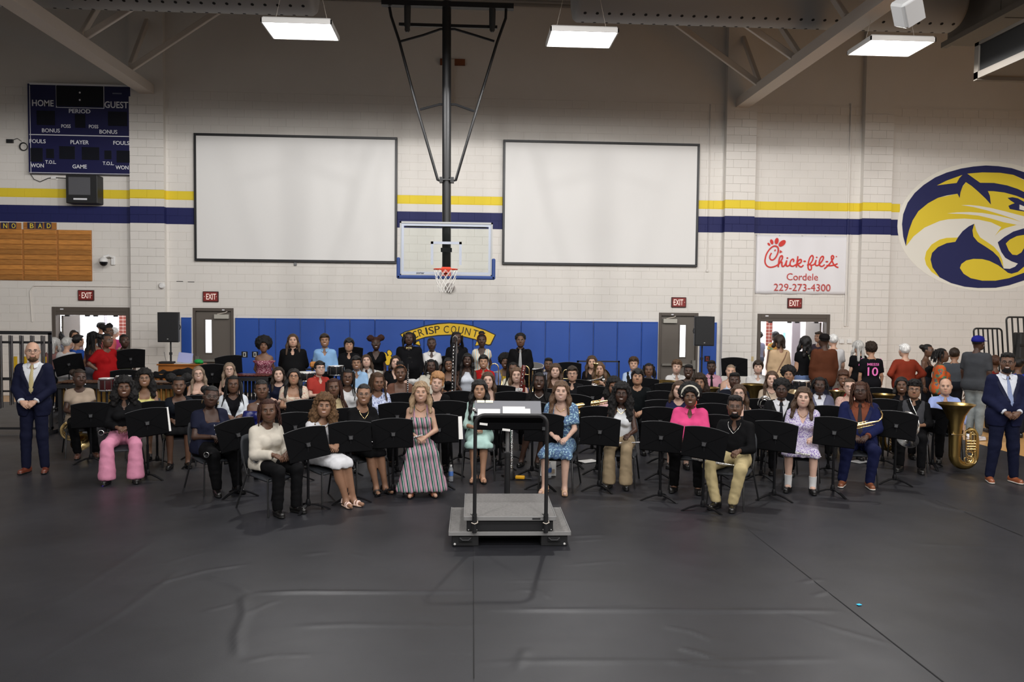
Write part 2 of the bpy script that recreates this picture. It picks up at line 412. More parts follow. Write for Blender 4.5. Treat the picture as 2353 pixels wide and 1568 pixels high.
def sheet(x_of0, x_of1, y0, y1, step, lift):
    """vinyl sheet between two edge lines x0(y), x1(y)"""
    ny = max(2, int((y1 - y0) / step)); nx = max(2, int(abs(x_of1(y0) - x_of0(y0)) / step))
    ys = np.linspace(y0, y1, ny); u = np.linspace(0, 1, nx)
    X = np.array([x_of0(y) + (x_of1(y) - x_of0(y)) * u for y in ys]); Y = np.repeat(ys[:, None], nx, 1)
    Z = ridge_h(X, Y) + lift
    V = np.stack([X, Y, Z], -1).reshape(-1, 3); i = np.arange(ny * nx).reshape(ny, nx)
    Q = np.stack([i[:-1, :-1], i[:-1, 1:], i[1:, 1:], i[1:, :-1]], -1).reshape(-1, 4)
    return npmesh('vinyl_sheet', V, Q, m_vin)
def line(a, b):
    p, q = onZ(*a), onZ(*b); return lambda y: p.x + (q.x - p.x) * (y - p.y) / (q.y - p.y)
eA = line((1089, 1560), (1088, 1290)); eB = line((1945, 1568 - 40), (1700, 1187)); eC = line((2350, 1232), (2150, 1150))
eB = line((1952, 1400), (1760, 1250)); eZ = lambda y: 14.9; eL = line((0, 1460), (360, 1240))
for f0, f1, y0, y1, st, lf in ((lambda y: -6.2, eA, 4.4, 9.9, .03, -.004), (eA, eB, 4.4, 9.9, .03, .0), (eB, lambda y: 8.2, 4.4, 9.9, .035, -.003),
                               (lambda y: -14.9, lambda y: -6.19, -14.9, 19.6, .5, -.006), (lambda y: -6.2, lambda y: 8.2, 9.89, 20.8, .12, -.005), (lambda y: -6.2, lambda y: 8.2, -14.9, 4.41, .5, -.005), (lambda y: 8.19, lambda y: 9.12, -14.9, 20.8, .3, -.006)):
    obj('vinyl_sheet', sheet(f0, f1, y0, y1, st, lf), floor)
# seam lines: dark strips that paint in the shadow of the gaps between sheets
m_gap = mat('seam_shadow_gap', (.004, .004, .004), .9)
for (a, b, w, f) in (((1089, 1560), (1088, 1290), .006, eA), ((1952, 1400), (1760, 1250), .012, eB), ((2350, 1232), (2150, 1150), .012, eC)):
    p, q = onZ(*a), onZ(*b); n = Vector((-(q - p).y, (q - p).x, 0)).normalized() * w / 2
    if f is eB: p = Vector((eB(4.5), 4.5, 0)); q = Vector((eB(8.6), 8.6, 0))
    MB().add([p - n + Vector((0, 0, .003)), q - n * .4 + Vector((0, 0, .003)), q + n * .4 + Vector((0, 0, .003)), p + n + Vector((0, 0, .003))], [(0, 1, 2, 3)]).build('seam', m_gap, floor)
p = onZ(1974, 1391); tag(MB().box((p.x, p.y, .004), (.035, .03, .004), Matrix.Rotation(.3, 3, 'Z'), .001).build('tape_scrap', mat('blue_tape', srgb(30, 180, 225), .5)), 'small bright blue tape scrap on the black floor', 'tape')
p = onZ(236, 1118); tag(MB().box((p.x, p.y, .003), (.02, .015, .004), Matrix.Rotation(.3, 3, 'Z'), .001).build('tape_scrap', mat('violet_tape', srgb(70, 20, 200), .5)), 'tiny violet tape scrap on the floor near the pink trousers', 'tape')
# ------------------------------------------------------------------ helpers for things on the end wall
def wp(px, py, off=0.): return onY(px, py, D - off)
def onX(px, py, X):
    r = ray(px, py); return CAM + r * (X / r.x)
def fit_text(body, px, py, wpx, hpx, mt, parent, off, name='lettering', origin=None, Y=None, extr=.002, rot=0., bold=0.):
    """flat lettering whose box is wpx x hpx photo pixels, standing at its real place"""
    P = onY(px, py, Y if Y is not None else D - off)
    d = (P - CAM).dot(FWD); k = d / F
    o = text(name, body, 1., mt, parent, Matrix.Identity(4), bold, extr)
    xs = [v.co.x for v in o.data.vertices]; ys = [v.co.y for v in o.data.vertices]
    w, h = max(xs) - min(xs), max(ys) - min(ys); cx, cy = (max(xs) + min(xs)) / 2, (max(ys) + min(ys)) / 2
    if w < 1e-6: w = h
    sx, sy = wpx * k / w, hpx * k / h
    base = origin if origin is not None else Vector((0, 0, 0))
    M = Matrix.Translation(P - base) @ Matrix.Rotation(rot, 4, 'Y') @ FACE @ Matrix.Diagonal((sx, sy, 1, 1)) @ T(-cx, -cy, 0)
    o.matrix_local = M; return o
m_letw = mat('white_lettering', srgb(222, 222, 226), .6)

# ------------------------------------------------------------------ ceiling lights (seen ones; the lamps stand at the top of the file)
m_led = mat('lit_diffuser', (1, 1, 1), .5, emit=(1, .97, .93), estr=9)
m_alu = mat('light_housing', (.55, .54, .52), .4)
for n, (xx, lab) in enumerate(((-2.80, 'bright rectangular ceiling light above the left projection screen'), (1.92, 'bright rectangular ceiling light above the right projection screen'), (7.35, 'bright rectangular ceiling light hanging near the air duct on the right'))):
    t = thing('ceiling_light', lab, 'ceiling light', (xx, 14.2, LAMP_Z), group='lit ceiling lights')
    MB().bx((-.56, -.43, .03), (.56, .43, .1), .02).build('housing', m_alu, t)
    for yy in (-.21, .21): MB().bx((-.53, yy - .2, .004), (.53, yy + .2, .028)).build('diffuser', m_led, t)
    fr = MB()
    for a, b in (((-.57, -.44, 0), (.57, -.42, .07)), ((-.57, .42, 0), (.57, .44, .07)), ((-.57, -.44, 0), (-.55, .44, .07)), ((.55, -.44, 0), (.57, .44, .07))): fr.bx(a, b)
    fr.build('frame', m_alu, t)
    for sx in (-.45, 0, .45): MB().lathe([(.03, .1), (.03, .13), (.012, .14)], 8).build('hanger_clip', m_alu, t, loc=(sx, .3, 0))
    for sx in (-.45, .45): MB().tube([(sx, 0, .1), (sx * .6, 0, .9), (sx * .6, 0, ZT - LAMP_Z)], .004, 5).build('hanger_wire', m_steel, t)

# ------------------------------------------------------------------ roof girders
m_girder = mat('girder_paint', srgb(205, 195, 184), .55, bump=.04)
for nm, px, py, lab, webs in (('roof_girder', 338, 214, 'pale steel roof girder running out over the scoreboard', (((290, 165), (495, 30)), ((190, 88), (285, 28)), ((300, 150), (345, 30)), ((187, 80), (232, 5)))),
                              ('roof_girder', 1705, 246, 'pale steel roof girder running out above the wall banner on the right', (((1753, 200), (1565, 62)), ((1835, 140), (1720, 60)), ((1745, 190), (1700, 65)), ((1840, 130), (1795, 62)), ((1945, 40), (1905, -20))))):
    P = wp(px, py, .15); X, z = P.x, P.z
    t = thing(nm, lab, 'girder', (X, D - .16, z), kind=None)
    MB().bx((-.17, -15, -.02), (.17, 0, .02)).bx((-.17, -15, .02), (-.13, 0, .2)).bx((.13, -15, .02), (.17, 0, .2)).build('bottom_chord', m_girder, t)
    MB().bx((-.16, -15, ZT - z - .42), (.16, 0, ZT - z - .2)).build('top_chord', m_girder, t)
    for a, b in webs:
        A = onX(*a, X); B = onY(*b, A.y) if abs(b[0] - a[0]) > 80 else onX(*b, X); dd = (B - A).normalized(); B2 = A + dd * ((ZT - .35 - A.z) / max(dd.z, .05)) if dd.z > .05 else B
        o = Vector((X, D - .16, z)); q = dd.to_track_quat('Z', 'Y').to_matrix()
        A = A - o; L = min((B2 - o - A).length, 6)
        A.z = max(A.z, .12)
        MB().box((0, 0, L / 2), (.09, .13, L), None, .01).build('web_brace', m_girder, t).matrix_local = Matrix.Translation(A) @ q.to_4x4()

# ------------------------------------------------------------------ round fabric air ducts with rows of holes
m_duct = mat('duct_grey', srgb(156, 155, 153), .6, bump=.05)
m_ddk = mat('dull_duct', srgb(112, 106, 98), .65); m_hole = mat('duct_hole', (.01, .01, .01), .9)
for lab, xa, ya, xb, yb, endl, endr in (('grey perforated round duct above the scoreboard', -200, 12, 727, 34, 0, 1), ('long grey perforated round duct above the right screen', 1316, 50, 2195, 72, 1, 1)):
    Yd = 16.2; A, B = onY(xa, ya, Yd), onY(xb, yb, Yd); r = .56; zb = (A.z + B.z) / 2 if endl else B.z
    x0, x1 = A.x, B.x; L = x1 - x0
    t = thing('air_duct', lab, 'air duct', (x0, Yd, zb + r))
    prof = [(0, 0), (r * .72, 0), (r * .92, .03), (r, .1), (r, L - .1), (r * .92, L - .03), (r * .72, L), (0, L)]
    MB().lathe([p for p in prof], 36, Matrix.Rotation(pi / 2, 4, 'Y'), True).build('duct_body', m_duct, t, 'all')
    hm = MB().lathe([(.032, -.01), (.032, .006), (0, .006)], 8, None, True).mesh('vent_hole', m_hole)
    n = int(L / .235)
    for i in range(n):
        xx = x1 - .2 - i * .235 - x0
        if xx < .12 or x0 + xx < -11.6: continue
        for a in (R(-118), R(-82)):
            dv = Vector((0, cos(a), sin(a))); obj('vent_hole', hm, t, Matrix.Translation(Vector((xx, 0, 0)) + dv * (r - .004)) @ dv.to_track_quat('Z', 'X').to_matrix().to_4x4())
    for xx in (.5, L / 2, L - .5): MB().tube([(xx, 0, r), (xx, 0, ZT - zb - r)], .006, 6).build('hanger_rod', m_steel, t)
# square supply plenum and return box at the right
t = thing('duct_plenum', 'square sheet metal plenum at the end of the right duct', 'air duct', (0, 0, 0))
A = onY(2176, 105, 16.9)
MB().bx((A.x, 9, A.z), (A.x + 1.25, 16.9, A.z + 1.4), .01).build('plenum_box', m_ddk, t)
for yy in (15.2, 13.4, 11.6): MB().bx((A.x - .012, yy - .03, A.z - .014), (A.x + 1.26, yy + .03, A.z + 1.4)).build('seam_flange', m_ddk, t)
MB().bx((A.x - .12, 9, A.z - .05), (A.x, 16.92, A.z + .06)).build('edge_angle', m_ddk, t)
t = thing('return_air_box', 'square return air box with a dark louvre at the upper right', 'air vent', (0, 0, 0))
B = onY(2237, 184, 14.6); x0, z0 = B.x, B.z; h = onY(2237, 100, 14.6).z - z0
MB().bx((x0 + .05, 9, z0 + .04), (x0 + 2.2, 14.55, z0 + h), .01).build('box_body', m_ddk, t)
for a, b in (((x0, 9, z0), (x0 + .06, 14.6, z0 + .12)), ((x0, 14.48, z0), (x0 + .06, 14.6, z0 + h)), ((x0, 9, z0 + h - .06), (x0 + .06, 14.6, z0 + h)), ((x0, 14.5, z0 - .02), (x0 + 2.2, 14.6, z0 + .05))): MB().bx(a, b).build('frame', m_ddk, t)
MB().bx((x0 + .03, 9, z0 + .12), (x0 + .055, 14.48, z0 + h - .06)).build('louvre', m_hole, t)

# ceiling speaker near the top right
P = onY(2085, 25, 10.6); t = thing('ceiling_speaker', 'white loudspeaker box hanging from the roof at the top right', 'speaker', P)
Mx = Matrix.Rotation(R(-32), 3, 'Y') @ Matrix.Rotation(R(28), 3, 'X')
MB().box((0, 0, 0), (.3, .26, .34), Mx, .03).build('cabinet', mat('speaker_case', (.36, .36, .36), .5), t)
MB().box(Mx @ Vector((0, -.14, 0)), (.27, .02, .31), Mx, .008).build('grille', mat('grey_grille', (.26, .26, .26), .6), t)
MB().tube([(0, 0, .1), (0, .1, .7), (0, .1, ZT - P.z)], .014, 6).build('bracket', m_steel, t)

# ------------------------------------------------------------------ hoop on its ceiling mast
Yb = 16.4
def bp(px, py, off=0.): return onY(px, py, Yb + off)
org = bp(1025, 640); X0 = org.x
t = thing('basketball_hoop', 'ceiling hung basketball hoop with glass backboard and black mast', 'basketball hoop', (X0, Yb, 3.05))
def L(px, py, off=0.):
    p = bp(px, py, off); return Vector((p.x - X0, off, p.z - 3.05))
a, b = L(1027, 12, .5), L(1024, 618, .28)
MB().tube([(a.x, .3, a.z), (0, .3, b.z - .02)], .088, 16).build('mast', m_black, t, True)
hb = MB(); p, q = L(877, 9, .3), L(1180, 15, .3); zt_ = (p.z + q.z) / 2
hb.bx((p.x, .22, zt_ - .05), (q.x, .38, zt_ + .05)); hb.build('cross_beam', m_black, t)
p, q = L(916, 54, .3), L(1143, 61, .3); MB().bx((p.x, .33, p.z - .03), (q.x, .38, p.z + .03)).build('cross_bar', m_black, t)
for sgn, pts in ((-1, ((895, 16), (899, 38), (918, 96), (960, 254), (1006, 414), (1013, 416))), (1, ((1163, 18), (1162, 42), (1142, 98), (1094, 256), (1047, 415), (1040, 415)))):
    MB().tube([L(*p_, .3) for p_ in pts], .028, 10).build('side_strut', m_black, t, True)
for pts in (((921, 95), (972, 81), (1012, 67), (1022, 67)), ((1136, 95), (1088, 80), (1045, 67), (1032, 67)), ((965, 252), (1010, 240), (1022, 240)), ((1090, 256), (1046, 240), (1032, 240))):
    MB().tube([L(*p_, .3) for p_ in pts], .024, 8).build('diagonal_brace', m_black, t, True)
p, q = L(1010, 414, .3), L(1043, 414, .3)
MB().bx((p.x, .19, p.z - .05), (p.x + .07, .41, p.z + .05)).bx((q.x - .07, .19, p.z - .05), (q.x, .41, p.z + .05)).bx((p.x, .18, p.z - .015), (q.x, .2, p.z + .015)).build('clamp_collar', m_black, t)
for px in (936, 1131):
    c, d_ = L(px - 8, 10, .3), L(px, 74, .3)
    MB().lathe([(.07, c.z), (.06, d_.z + .12), (.05, d_.z + .1), (.055, d_.z + .04), (.03, d_.z)], 12, T(d_.x, .3, 0)).build('winch_motor', mat('dark_motor', (.03, .03, .03), .5), t, True)
# backboard
m_glass = mat('backboard_glass', (.93, .97, .95), .02, trans=1., ior=1.05, spec=.3)
m_bframe = mat('backboard_frame', srgb(158, 158, 156), .45)
m_bwhite = mat('backboard_white_line', srgb(166, 172, 184), .6)
p, q = L(919, 514), L(1129, 637); x0, x1, z1, z0 = p.x, q.x, p.z, q.z + .005
x0, x1 = -.915, .915; z1 = z0 + 1.07
MB().bx((x0 + .03, -.006, z0 + .03), (x1 - .03, .006, z1 - .03)).build('glass_pane', m_glass, t)
fr = MB()
for a, b in (((x0, -.02, z1 - .035), (x1, .03, z1)), ((x0, -.02, z0), (x1, .03, z0 + .035)), ((x0, -.02, z0), (x0 + .03, .03, z1)), ((x1 - .03, -.02, z0), (x1, .03, z1))): fr.bx(a, b)
fr.build('board_frame', m_bframe, t)
ln = MB()
for a, b in (((x0 + .03, -.009, z0 + .035), (x0 + .08, -.007, z1 - .035)), ((x1 - .08, -.009, z0 + .035), (x1 - .03, -.007, z1 - .035)), ((x0 + .08, -.009, z1 - .085), (x1 - .08, -.007, z1 - .035)), ((x0 + .08, -.009, z0 + .035), (x1 - .08, -.007, z0 + .085))): ln.bx(a, b)
ln.build('border_line', m_bwhite, t)
sq = MB()
for a, b in (((-.305, -.009, .1), (-.255, -.007, .56)), ((.255, -.009, .1), (.305, -.007, .56)), ((-.305, -.009, .51), (.305, -.007, .56))): sq.bx(a, b)
sq.build('target_square', m_bwhite, t)
pd = MB()
m_pad = mat('board_edge_pad', srgb(38, 62, 118), .6)
for a, b in (((x0 - .055, -.04, z0 - .06), (x1 + .055, .045, z0 + .012)), ((x0 - .06, -.04, z0 - .055), (x0 + .012, .045, z0 + .36)), ((x1 - .012, -.04, z0 - .055), (x1 + .06, .045, z0 + .36))): pd.bx(a, b, .018)
pd.build('edge_pad', m_pad, t)
MB().bx((-.8, .03, z1 - .1), (.8, .1, z1 - .05)).bx((-.11, .03, .36), (.11, .12, .44)).build('rear_bracket', m_black, t)
m_rim = mat('orange_rim', srgb(205, 62, 32), .4)
MB().tube([(.228 * cos(k * pi / 12), -.375 + .228 * sin(k * pi / 12), 0) for k in range(24)], .011, 8, closed=True).build('rim', m_rim, t, True)
MB().bx((-.075, -.15, -.03), (.075, -.01, .012)).bx((-.09, -.03, -.17), (.09, -.012, .06)).bx((-.07, -.14, -.06), (.07, -.03, -.03)).build('rim_bracket', m_rim, t)
nt_ = MB()
for dr in (1, -1):
    for k in range(12):
        pts = []
        for j in range(7):
            f = j / 6; a = k * pi / 6 + dr * f * 1.6; rr = .225 - .115 * f + .012 * sin(f * pi)
            pts.append((rr * cos(a), -.375 + rr * sin(a), -.012 - .44 * f))
        nt_.tube(pts, .0045, 4, False)
tag(nt_.build('net', mat('net_cord', (.78, .76, .72), .8), t), kind='stuff')
fit_text('porter', 966, 628.5, 18, 6, m_black, t, 0, 'lettering', Vector((X0, Yb, 3.05)), Yb - .012)

# ------------------------------------------------------------------ projection screens
m_scr = mat('screen_fabric', srgb(222, 220, 217), .85, bump=.02)
for lab, (x0p, x1p) in (('white projection screen with black border left of the hoop', (448, 913)), ('white projection screen with black border right of the hoop', (1155, 1604))):
    c = ((307 + 317) / 2, (600 + 606) / 2) if x0p < 900 else ((322 + 332) / 2, (608 + 614.5) / 2)
    mx = (x0p + x1p) / 2; x0, x1 = wp(x0p, 450).x, wp(x1p, 450).x; zt_, zb = wp(mx, c[0]).z, wp(mx, c[1]).z
    t = thing('projection_screen', lab, 'projection screen', ((x0 + x1) / 2, D, (zt_ + zb) / 2), group='wall screens')
    w, h = (x1 - x0) / 2, (zt_ - zb) / 2
    MB().bx((-w + .03, -.06, -h + .03), (w - .03, -.03, h - .03)).build('screen_surface', m_scr, t)
    for a, b in (((-w, -.085, h - .06), (w, -.012, h)), ((-w, -.085, -h), (w, -.012, -h + .06)), ((-w, -.085, -h + .06), (-w + .055, -.012, h - .06)), ((w - .055, -.085, -h + .06), (w, -.012, h - .06))): MB().bx(a, b, .006).build('border_rail', m_black, t)
p = wp(679, 606); tag(MB().bx((p.x - .035, D - .05, p.z - .05), (p.x + .035, D, p.z + .05), .008).build('infrared_receiver', mat('grey_box', (.2, .2, .2), .5)), 'small grey sensor box below the left projection screen', 'sensor')

# ------------------------------------------------------------------ scoreboard
m_sb = mat('scoreboard_navy', srgb(21, 22, 68), .4, spec=.5); m_sbd = mat('scoreboard_dark', (.006, .007, .012), .25)
x0, x1 = wp(67, 300, .1).x, wp(303, 300, .1).x; zt_, zb = wp(185, 196, .1).z, wp(185, 401, .1).z
org = Vector(((x0 + x1) / 2, D, (zt_ + zb) / 2)); t = thing('scoreboard', 'navy blue scoreboard with HOME and GUEST lettering on the left', 'scoreboard', org)
w, h = (x1 - x0) / 2, (zt_ - zb) / 2
MB().bx((-w, -.16, -h), (w, -.012, h), .01).build('cabinet', m_sb, t)
def sbx(a, b, nm, mt, off):
    p, q = wp(*a, .17), wp(*b, .17); MB().bx((p.x - org.x, -.17 - off, q.z - org.z), (q.x - org.x, -.155, p.z - org.z)).build(nm, mt, t)
sbx((129, 197), (238, 246), 'clock_window', m_sbd, .004)
for a, b in (((84, 254), (126, 288)), ((248, 256), (292, 290)), ((172, 262), (196, 294)), ((70, 340), (98, 372)), ((136, 336), (172, 366)), ((188, 338), (228, 368)), ((268, 346), (298, 374)), ((240, 346), (256, 366)), ((106, 342), (124, 364))): sbx(a, b, 'digit_panel', m_sbd, .002)
wl = MB()
for a, b in (((128, 195.5), (129.5, 247)), ((237.5, 197), (239, 249)), ((128, 246), (239, 248.5)), ((67, 310), (300, 313)), ((67, 396), (300, 400)), ((67, 196), (68, 398)), ((299, 200), (300.5, 401)), ((67, 194), (300, 195.5))):
    p, q = wp(*a, .17), wp(*b, .17); zz = sorted((p.z - org.z, q.z - org.z))
    wl.bx((p.x - org.x, -.166, min(zz[1] - .012, zz[0])), (max(q.x - org.x, p.x - org.x + .012), -.158, zz[1]))
wl.build('white_trim', m_letw, t)
for s_, x, y, ww, hh in (('HOME', 98.5, 237, 48, 14.5), ('GUEST', 267.5, 241, 53, 15), ('PERIOD', 183, 255.5, 48, 9.5), ('BONUS', 117, 300, 40, 9), ('BONUS', 249, 303, 40, 9), ('POSS', 151.6, 290, 21, 8), ('POSS', 215, 291, 21, 8), ('FOULS', 86.4, 324.6, 36, 9), ('FOULS', 278.8, 328.7, 36, 9),
                     ('PLAYER', 183, 327, 41, 9), ('WON', 85.7, 380.4, 29, 9), ('WON', 280.5, 385, 29, 9), ('T.O.L.', 116.6, 372.6, 24, 8), ('T.O.L.', 248.9, 375.6, 25, 8), ('GAME', 183, 382.9, 32, 9)):
    fit_text(s_, x, y, ww, hh, m_letw, t, .163, 'lettering', org, bold=.012)
for y in (213, 230): p = wp(183.5, y, .17); MB().ell((p.x - org.x, -.176, p.z - org.z), (.022, .006, .022)).build('clock_dot', m_letw, t)
p = wp(269, 215, .16); MB().bx((p.x - org.x - .11, -.164, p.z - org.z - .015), (p.x - org.x + .11, -.158, p.z - org.z + .015)).build('maker_plate', mat('maker_plate', (.12, .13, .2), .4), t)
# shot clock box below
x0, x1 = wp(156, 440, .25).x, wp(228, 440, .25).x; zt_, zb = wp(192, 404, .2).z, wp(192, 469, .2).z
org = Vector(((x0 + x1) / 2, D, (zt_ + zb) / 2)); w, h = (x1 - x0) / 2, (zt_ - zb) / 2
t = thing('shot_clock', 'black box shot clock mounted below the scoreboard', 'clock', org)
MB().bx((-w, -.36, -h), (w, -.012, h), .015).build('case', m_blk, t)
MB().bx((-w + .07, -.366, -h + .2), (w - .16, -.355, h - .06)).build('display_window', mat('grey_display', (.10, .10, .11), .25), t)
MB().bx((-w + .18, -.366, -h + .08), (w - .24, -.358, -h + .12)).build('maker_plate', m_letw, t)
cb = MB().tube([wp(70, 400, .03), wp(78, 412, .03), wp(92, 418, .03), wp(110, 410, .03), wp(125, 408, .03), wp(155, 410, .03)], .008, 6).build('power_cable', m_rub, None, True); tag(cb, 'black cable looping below the scoreboard to a wall box', 'cable')
p = wp(124, 409); tag(MB().bx((p.x - .06, D - .04, p.z - .03), (p.x + .06, D, p.z + .03), .006).build('junction_box', m_white), 'small white junction box under the scoreboard', 'junction box')
p = wp(24, 325); tag(MB().bx((p.x - .08, D - .05, p.z - .045), (p.x + .08, D, p.z + .045), .006).build('outlet_box', m_blk), 'dark outlet box on the wall left of the scoreboard', 'outlet')
p = wp(54, 337, .03); cb = MB()
for j in range(3): cb.tube([(p.x + (.085 + .006 * j) * cos(k * pi / 8), D - .02 - .01 * j, p.z + (.085 + .006 * j) * sin(k * pi / 8)) for k in range(16)], .007, 5, closed=True)
cb.tube([wp(28, 322, .03), wp(40, 318, .03), wp(50, 325, .03)], .006, 5); tag(cb.build('coiled_cable', m_rub, None, True), 'coiled black cable hanging beside the scoreboard', 'cable')

# ------------------------------------------------------------------ wooden record board with letter tiles
x0, x1 = wp(-60, 590).x, wp(212, 590).x; zt_, zb = wp(100, 528).z, wp(100, 645).z
org = Vector((x0, D, zb)); t = thing('record_board', 'varnished wooden record board of horizontal slats at the left edge', 'notice board', org)
W_ = x1 - x0; H_ = zt_ - zb
MB().bx((0, -.03, 0), (W_, -.012, H_)).build('backing', m_wood, t)
nsl = 10; gx = wp(133, 590).x - x0; gx2 = wp(54, 590).x - x0
for c0, c1, top in ((-.0, gx2, 1), (gx2 + .02, gx, 1), (gx + .02, W_, 0)):
    for k in range(nsl):
        z = k * H_ / nsl; sh = .8 + .4 * ((k * 7 + int(c0 * 5)) % 5) / 4
        c = srgb(*[min(255, v * sh ** .5) for v in (182, 122, 58)])
        MB().bx((c0 + .02, -.048, z + .012), (c1 - .01, -.028, z + H_ / nsl - .006), .004).build('slat', mat('board_slat_%d' % (k % 5), c, .38, var=.25, vscale=5, stretch=(1, 1, 10)), t)
m_tile = mat('navy_tile', srgb(44, 40, 66), .5); m_lety = mat('yellow_letter', srgb(226, 196, 60), .5)
for x, ch in ((-25, 'N'), (12, 'N'), (31, 'O'), (73, 'B'), (92, 'A'), (112, 'D')):
    if x < 0: continue
    p, q = wp(x - 8, 511.5), wp(x + 8, 526); MB().bx((p.x - x0, -.05, q.z - zb), (q.x - x0, -.012, p.z - zb), .004).build('letter_tile', m_tile, t)
    fit_text(ch, x, 519, 8.5, 11, m_lety, t, .052, 'letter', org, bold=.01)
p, q = wp(55, 511), wp(131, 527.5); MB().bx((p.x - x0, -.03, q.z - zb), (q.x - x0, -.012, p.z - zb)).build('tile_rail', m_wood, t)
p, q = wp(-40, 511), wp(50, 527.5); MB().bx((p.x - x0, -.03, q.z - zb), (q.x - x0, -.012, p.z - zb)).build('tile_rail', m_wood, t)

# ------------------------------------------------------------------ exit signs, camera, detectors, conduits
m_exit = mat('exit_red', srgb(132, 38, 34), .5); m_exitb = mat('exit_case', srgb(66, 26, 26), .5); m_exitl = mat('exit_letter', srgb(235, 215, 205), .5, emit=(1, .75, .68), estr=.25)
for x, y, lab in ((199, 679, 'red EXIT sign above the double doorway on the left'), (485, 682, 'red EXIT sign above the grey door left of the blue pads'), (1559, 695, 'red EXIT sign above the grey door right of the blue pads'), (1825, 697, 'red EXIT sign above the double doorway on the right')):
    o = wp(x, y); t = thing('exit_sign', lab, 'exit sign', (o.x, D, o.z), group='exit signs')
    MB().bx((-.19, -.05, -.13), (.19, -.002, .13), .008).build('case', m_exitb, t)
    MB().bx((-.168, -.055, -.108), (.168, -.045, .108)).build('face_plate', m_exit, t)
    fit_text('EXIT', x, y, 22, 13.5, m_exitl, t, .057, 'lettering', Vector((o.x, D, o.z)), bold=.01)
    for sx in (-1, 1): MB().prism([(sx * .14, -.012), (sx * .155, 0), (sx * .14, .012)], .004, T(0, -.056, 0)).build('arrow', m_exitl, t)
o = wp(247, 601); t = thing('dome_camera', 'white and black dome security camera on the left wall', 'camera', (o.x, D, o.z))
MB().lathe([(.05, -.05), (.1, -.04), (.105, .02), (.06, .06), (.03, .08)], 16, T(0, -.22, .02)).build('camera_housing', m_white, t, True)
MB().ell((0, -.22, -.03), (.095, .095, .1), 14, 8).build('lens_dome', mat('black_gloss', (.008, .008, .01), .08), t, True)
MB().bx((.1, -.05, -.09), (.2, -.004, .13), .01).tube([(.15, -.05, .1), (.1, -.18, .14), (0, -.22, .1)], .03, 8).build('wall_bracket', m_white, t)
o = wp(373, 657, .16); tag(MB().lathe([(.075, 0), (.075, .05), (.05, .08), (0, .085)], 16, Matrix.Translation((o.x, D - .16, o.z)) @ Matrix.Rotation(pi / 2, 4, 'X')).build('motion_detector', m_white, None, True), 'small white round detector on the left pier', 'detector')
p = MB()
pts = [wp(75, 740), wp(70, 670), wp(78, 657), wp(303, 659)]
tag(MB().tube([v + Vector((0, -.02, 0)) for v in pts], .013, 8).build('conduit', m_wall, None, True), 'painted conduit pipe bending over the left double doorway', 'conduit')
q = wp(1956, 220).x
tag(MB().tube([(q, D - .03, 1.9), (q, D - .03, 7.6)], .022, 8).tube([(q + .07, D - .03, 1.9), (q + .07, D - .03, 4.3)], .014, 6).build('conduit', m_wall, None, True), 'painted vertical conduit beside the right pier above the outlets', 'conduit')
for px, py, lab in ((1933, 785, 'white outlet box below the vertical conduit, nearer the doorway'), (1951, 785, 'white outlet box below the vertical conduit, nearer the pier')):
    o = wp(px, py); tag(MB().bx((o.x - .06, D - .05, o.z - .05), (o.x + .06, D, o.z + .05), .006).bx((o.x - .02, D - .056, o.z - .03), (o.x + .02, D - .05, o.z + .03)).build('outlet_box', m_white), lab, 'outlet', 'white outlet boxes')
o = wp(1728, 825); tag(MB().bx((o.x - .04, D - .012, o.z - .06), (o.x + .04, D, o.z + .06), .004).build('light_switch', mat('ivory_plate', srgb(206, 186, 140), .5)), 'ivory switch plate beside the right double doorway', 'switch')
o = wp(1986, 803); tag(MB().bx((o.x - .07, D - .012, o.z - .2), (o.x + .09, D - .002, o.z + .2), .004).build('wall_panel', mat('grey_panel', (.3, .3, .29), .5)), 'grey metal access panel on the wall behind the black jersey', 'panel')
q = wp(1628, 480, .02).x; z = wp(1628, 620).z
tag(MB().tube([(q, D - .02, z), (q, D - .02, 7.5)], .012, 6).bx((q - .03, D - .04, z - .06), (q + .03, D - .005, z), .004).build('drop_cable', m_wall), 'thin vertical cable dropping beside the right screen', 'cable')
o = wp(1040, 144); t = thing('wall_bracket', 'brown timber block bolted high on the wall behind the mast', 'bracket', (o.x, D, o.z)); MB().bx((-.31, -.08, -.075), (.31, 0, .075), .006).build('timber_block', mat('brown_timber', srgb(120, 66, 36), .6, var=.2, vscale=5), t)
o2 = wp(1040, 150); MB().bx((-.05, -.1, -1.0), (.05, -.06, .06)).build('steel_strap', m_steel, t)
b = wp(1034, 661); tag(MB().ell((b.x, D - .09, b.z), (.12, .08, .12), 16, 10).lathe([(.02, 0), (.02, .02)], 8, T(b.x, D - .1, b.z)).build('wall_bell', mat('grey_bell', (.32, .29, .27), .45), None, True), 'round grey alarm bell on the wall below the net', 'bell')
for px, py in ((332, 648), (352, 648), (372, 648), (414, 647), (440, 648)):
    o = wp(px, py, .162 if px < 383 else .002); MB().bx((o.x - .09, o.y - .003, o.z - .008), (o.x + .07, o.y, o.z + .006)).build('open_joint', m_hole, wall)

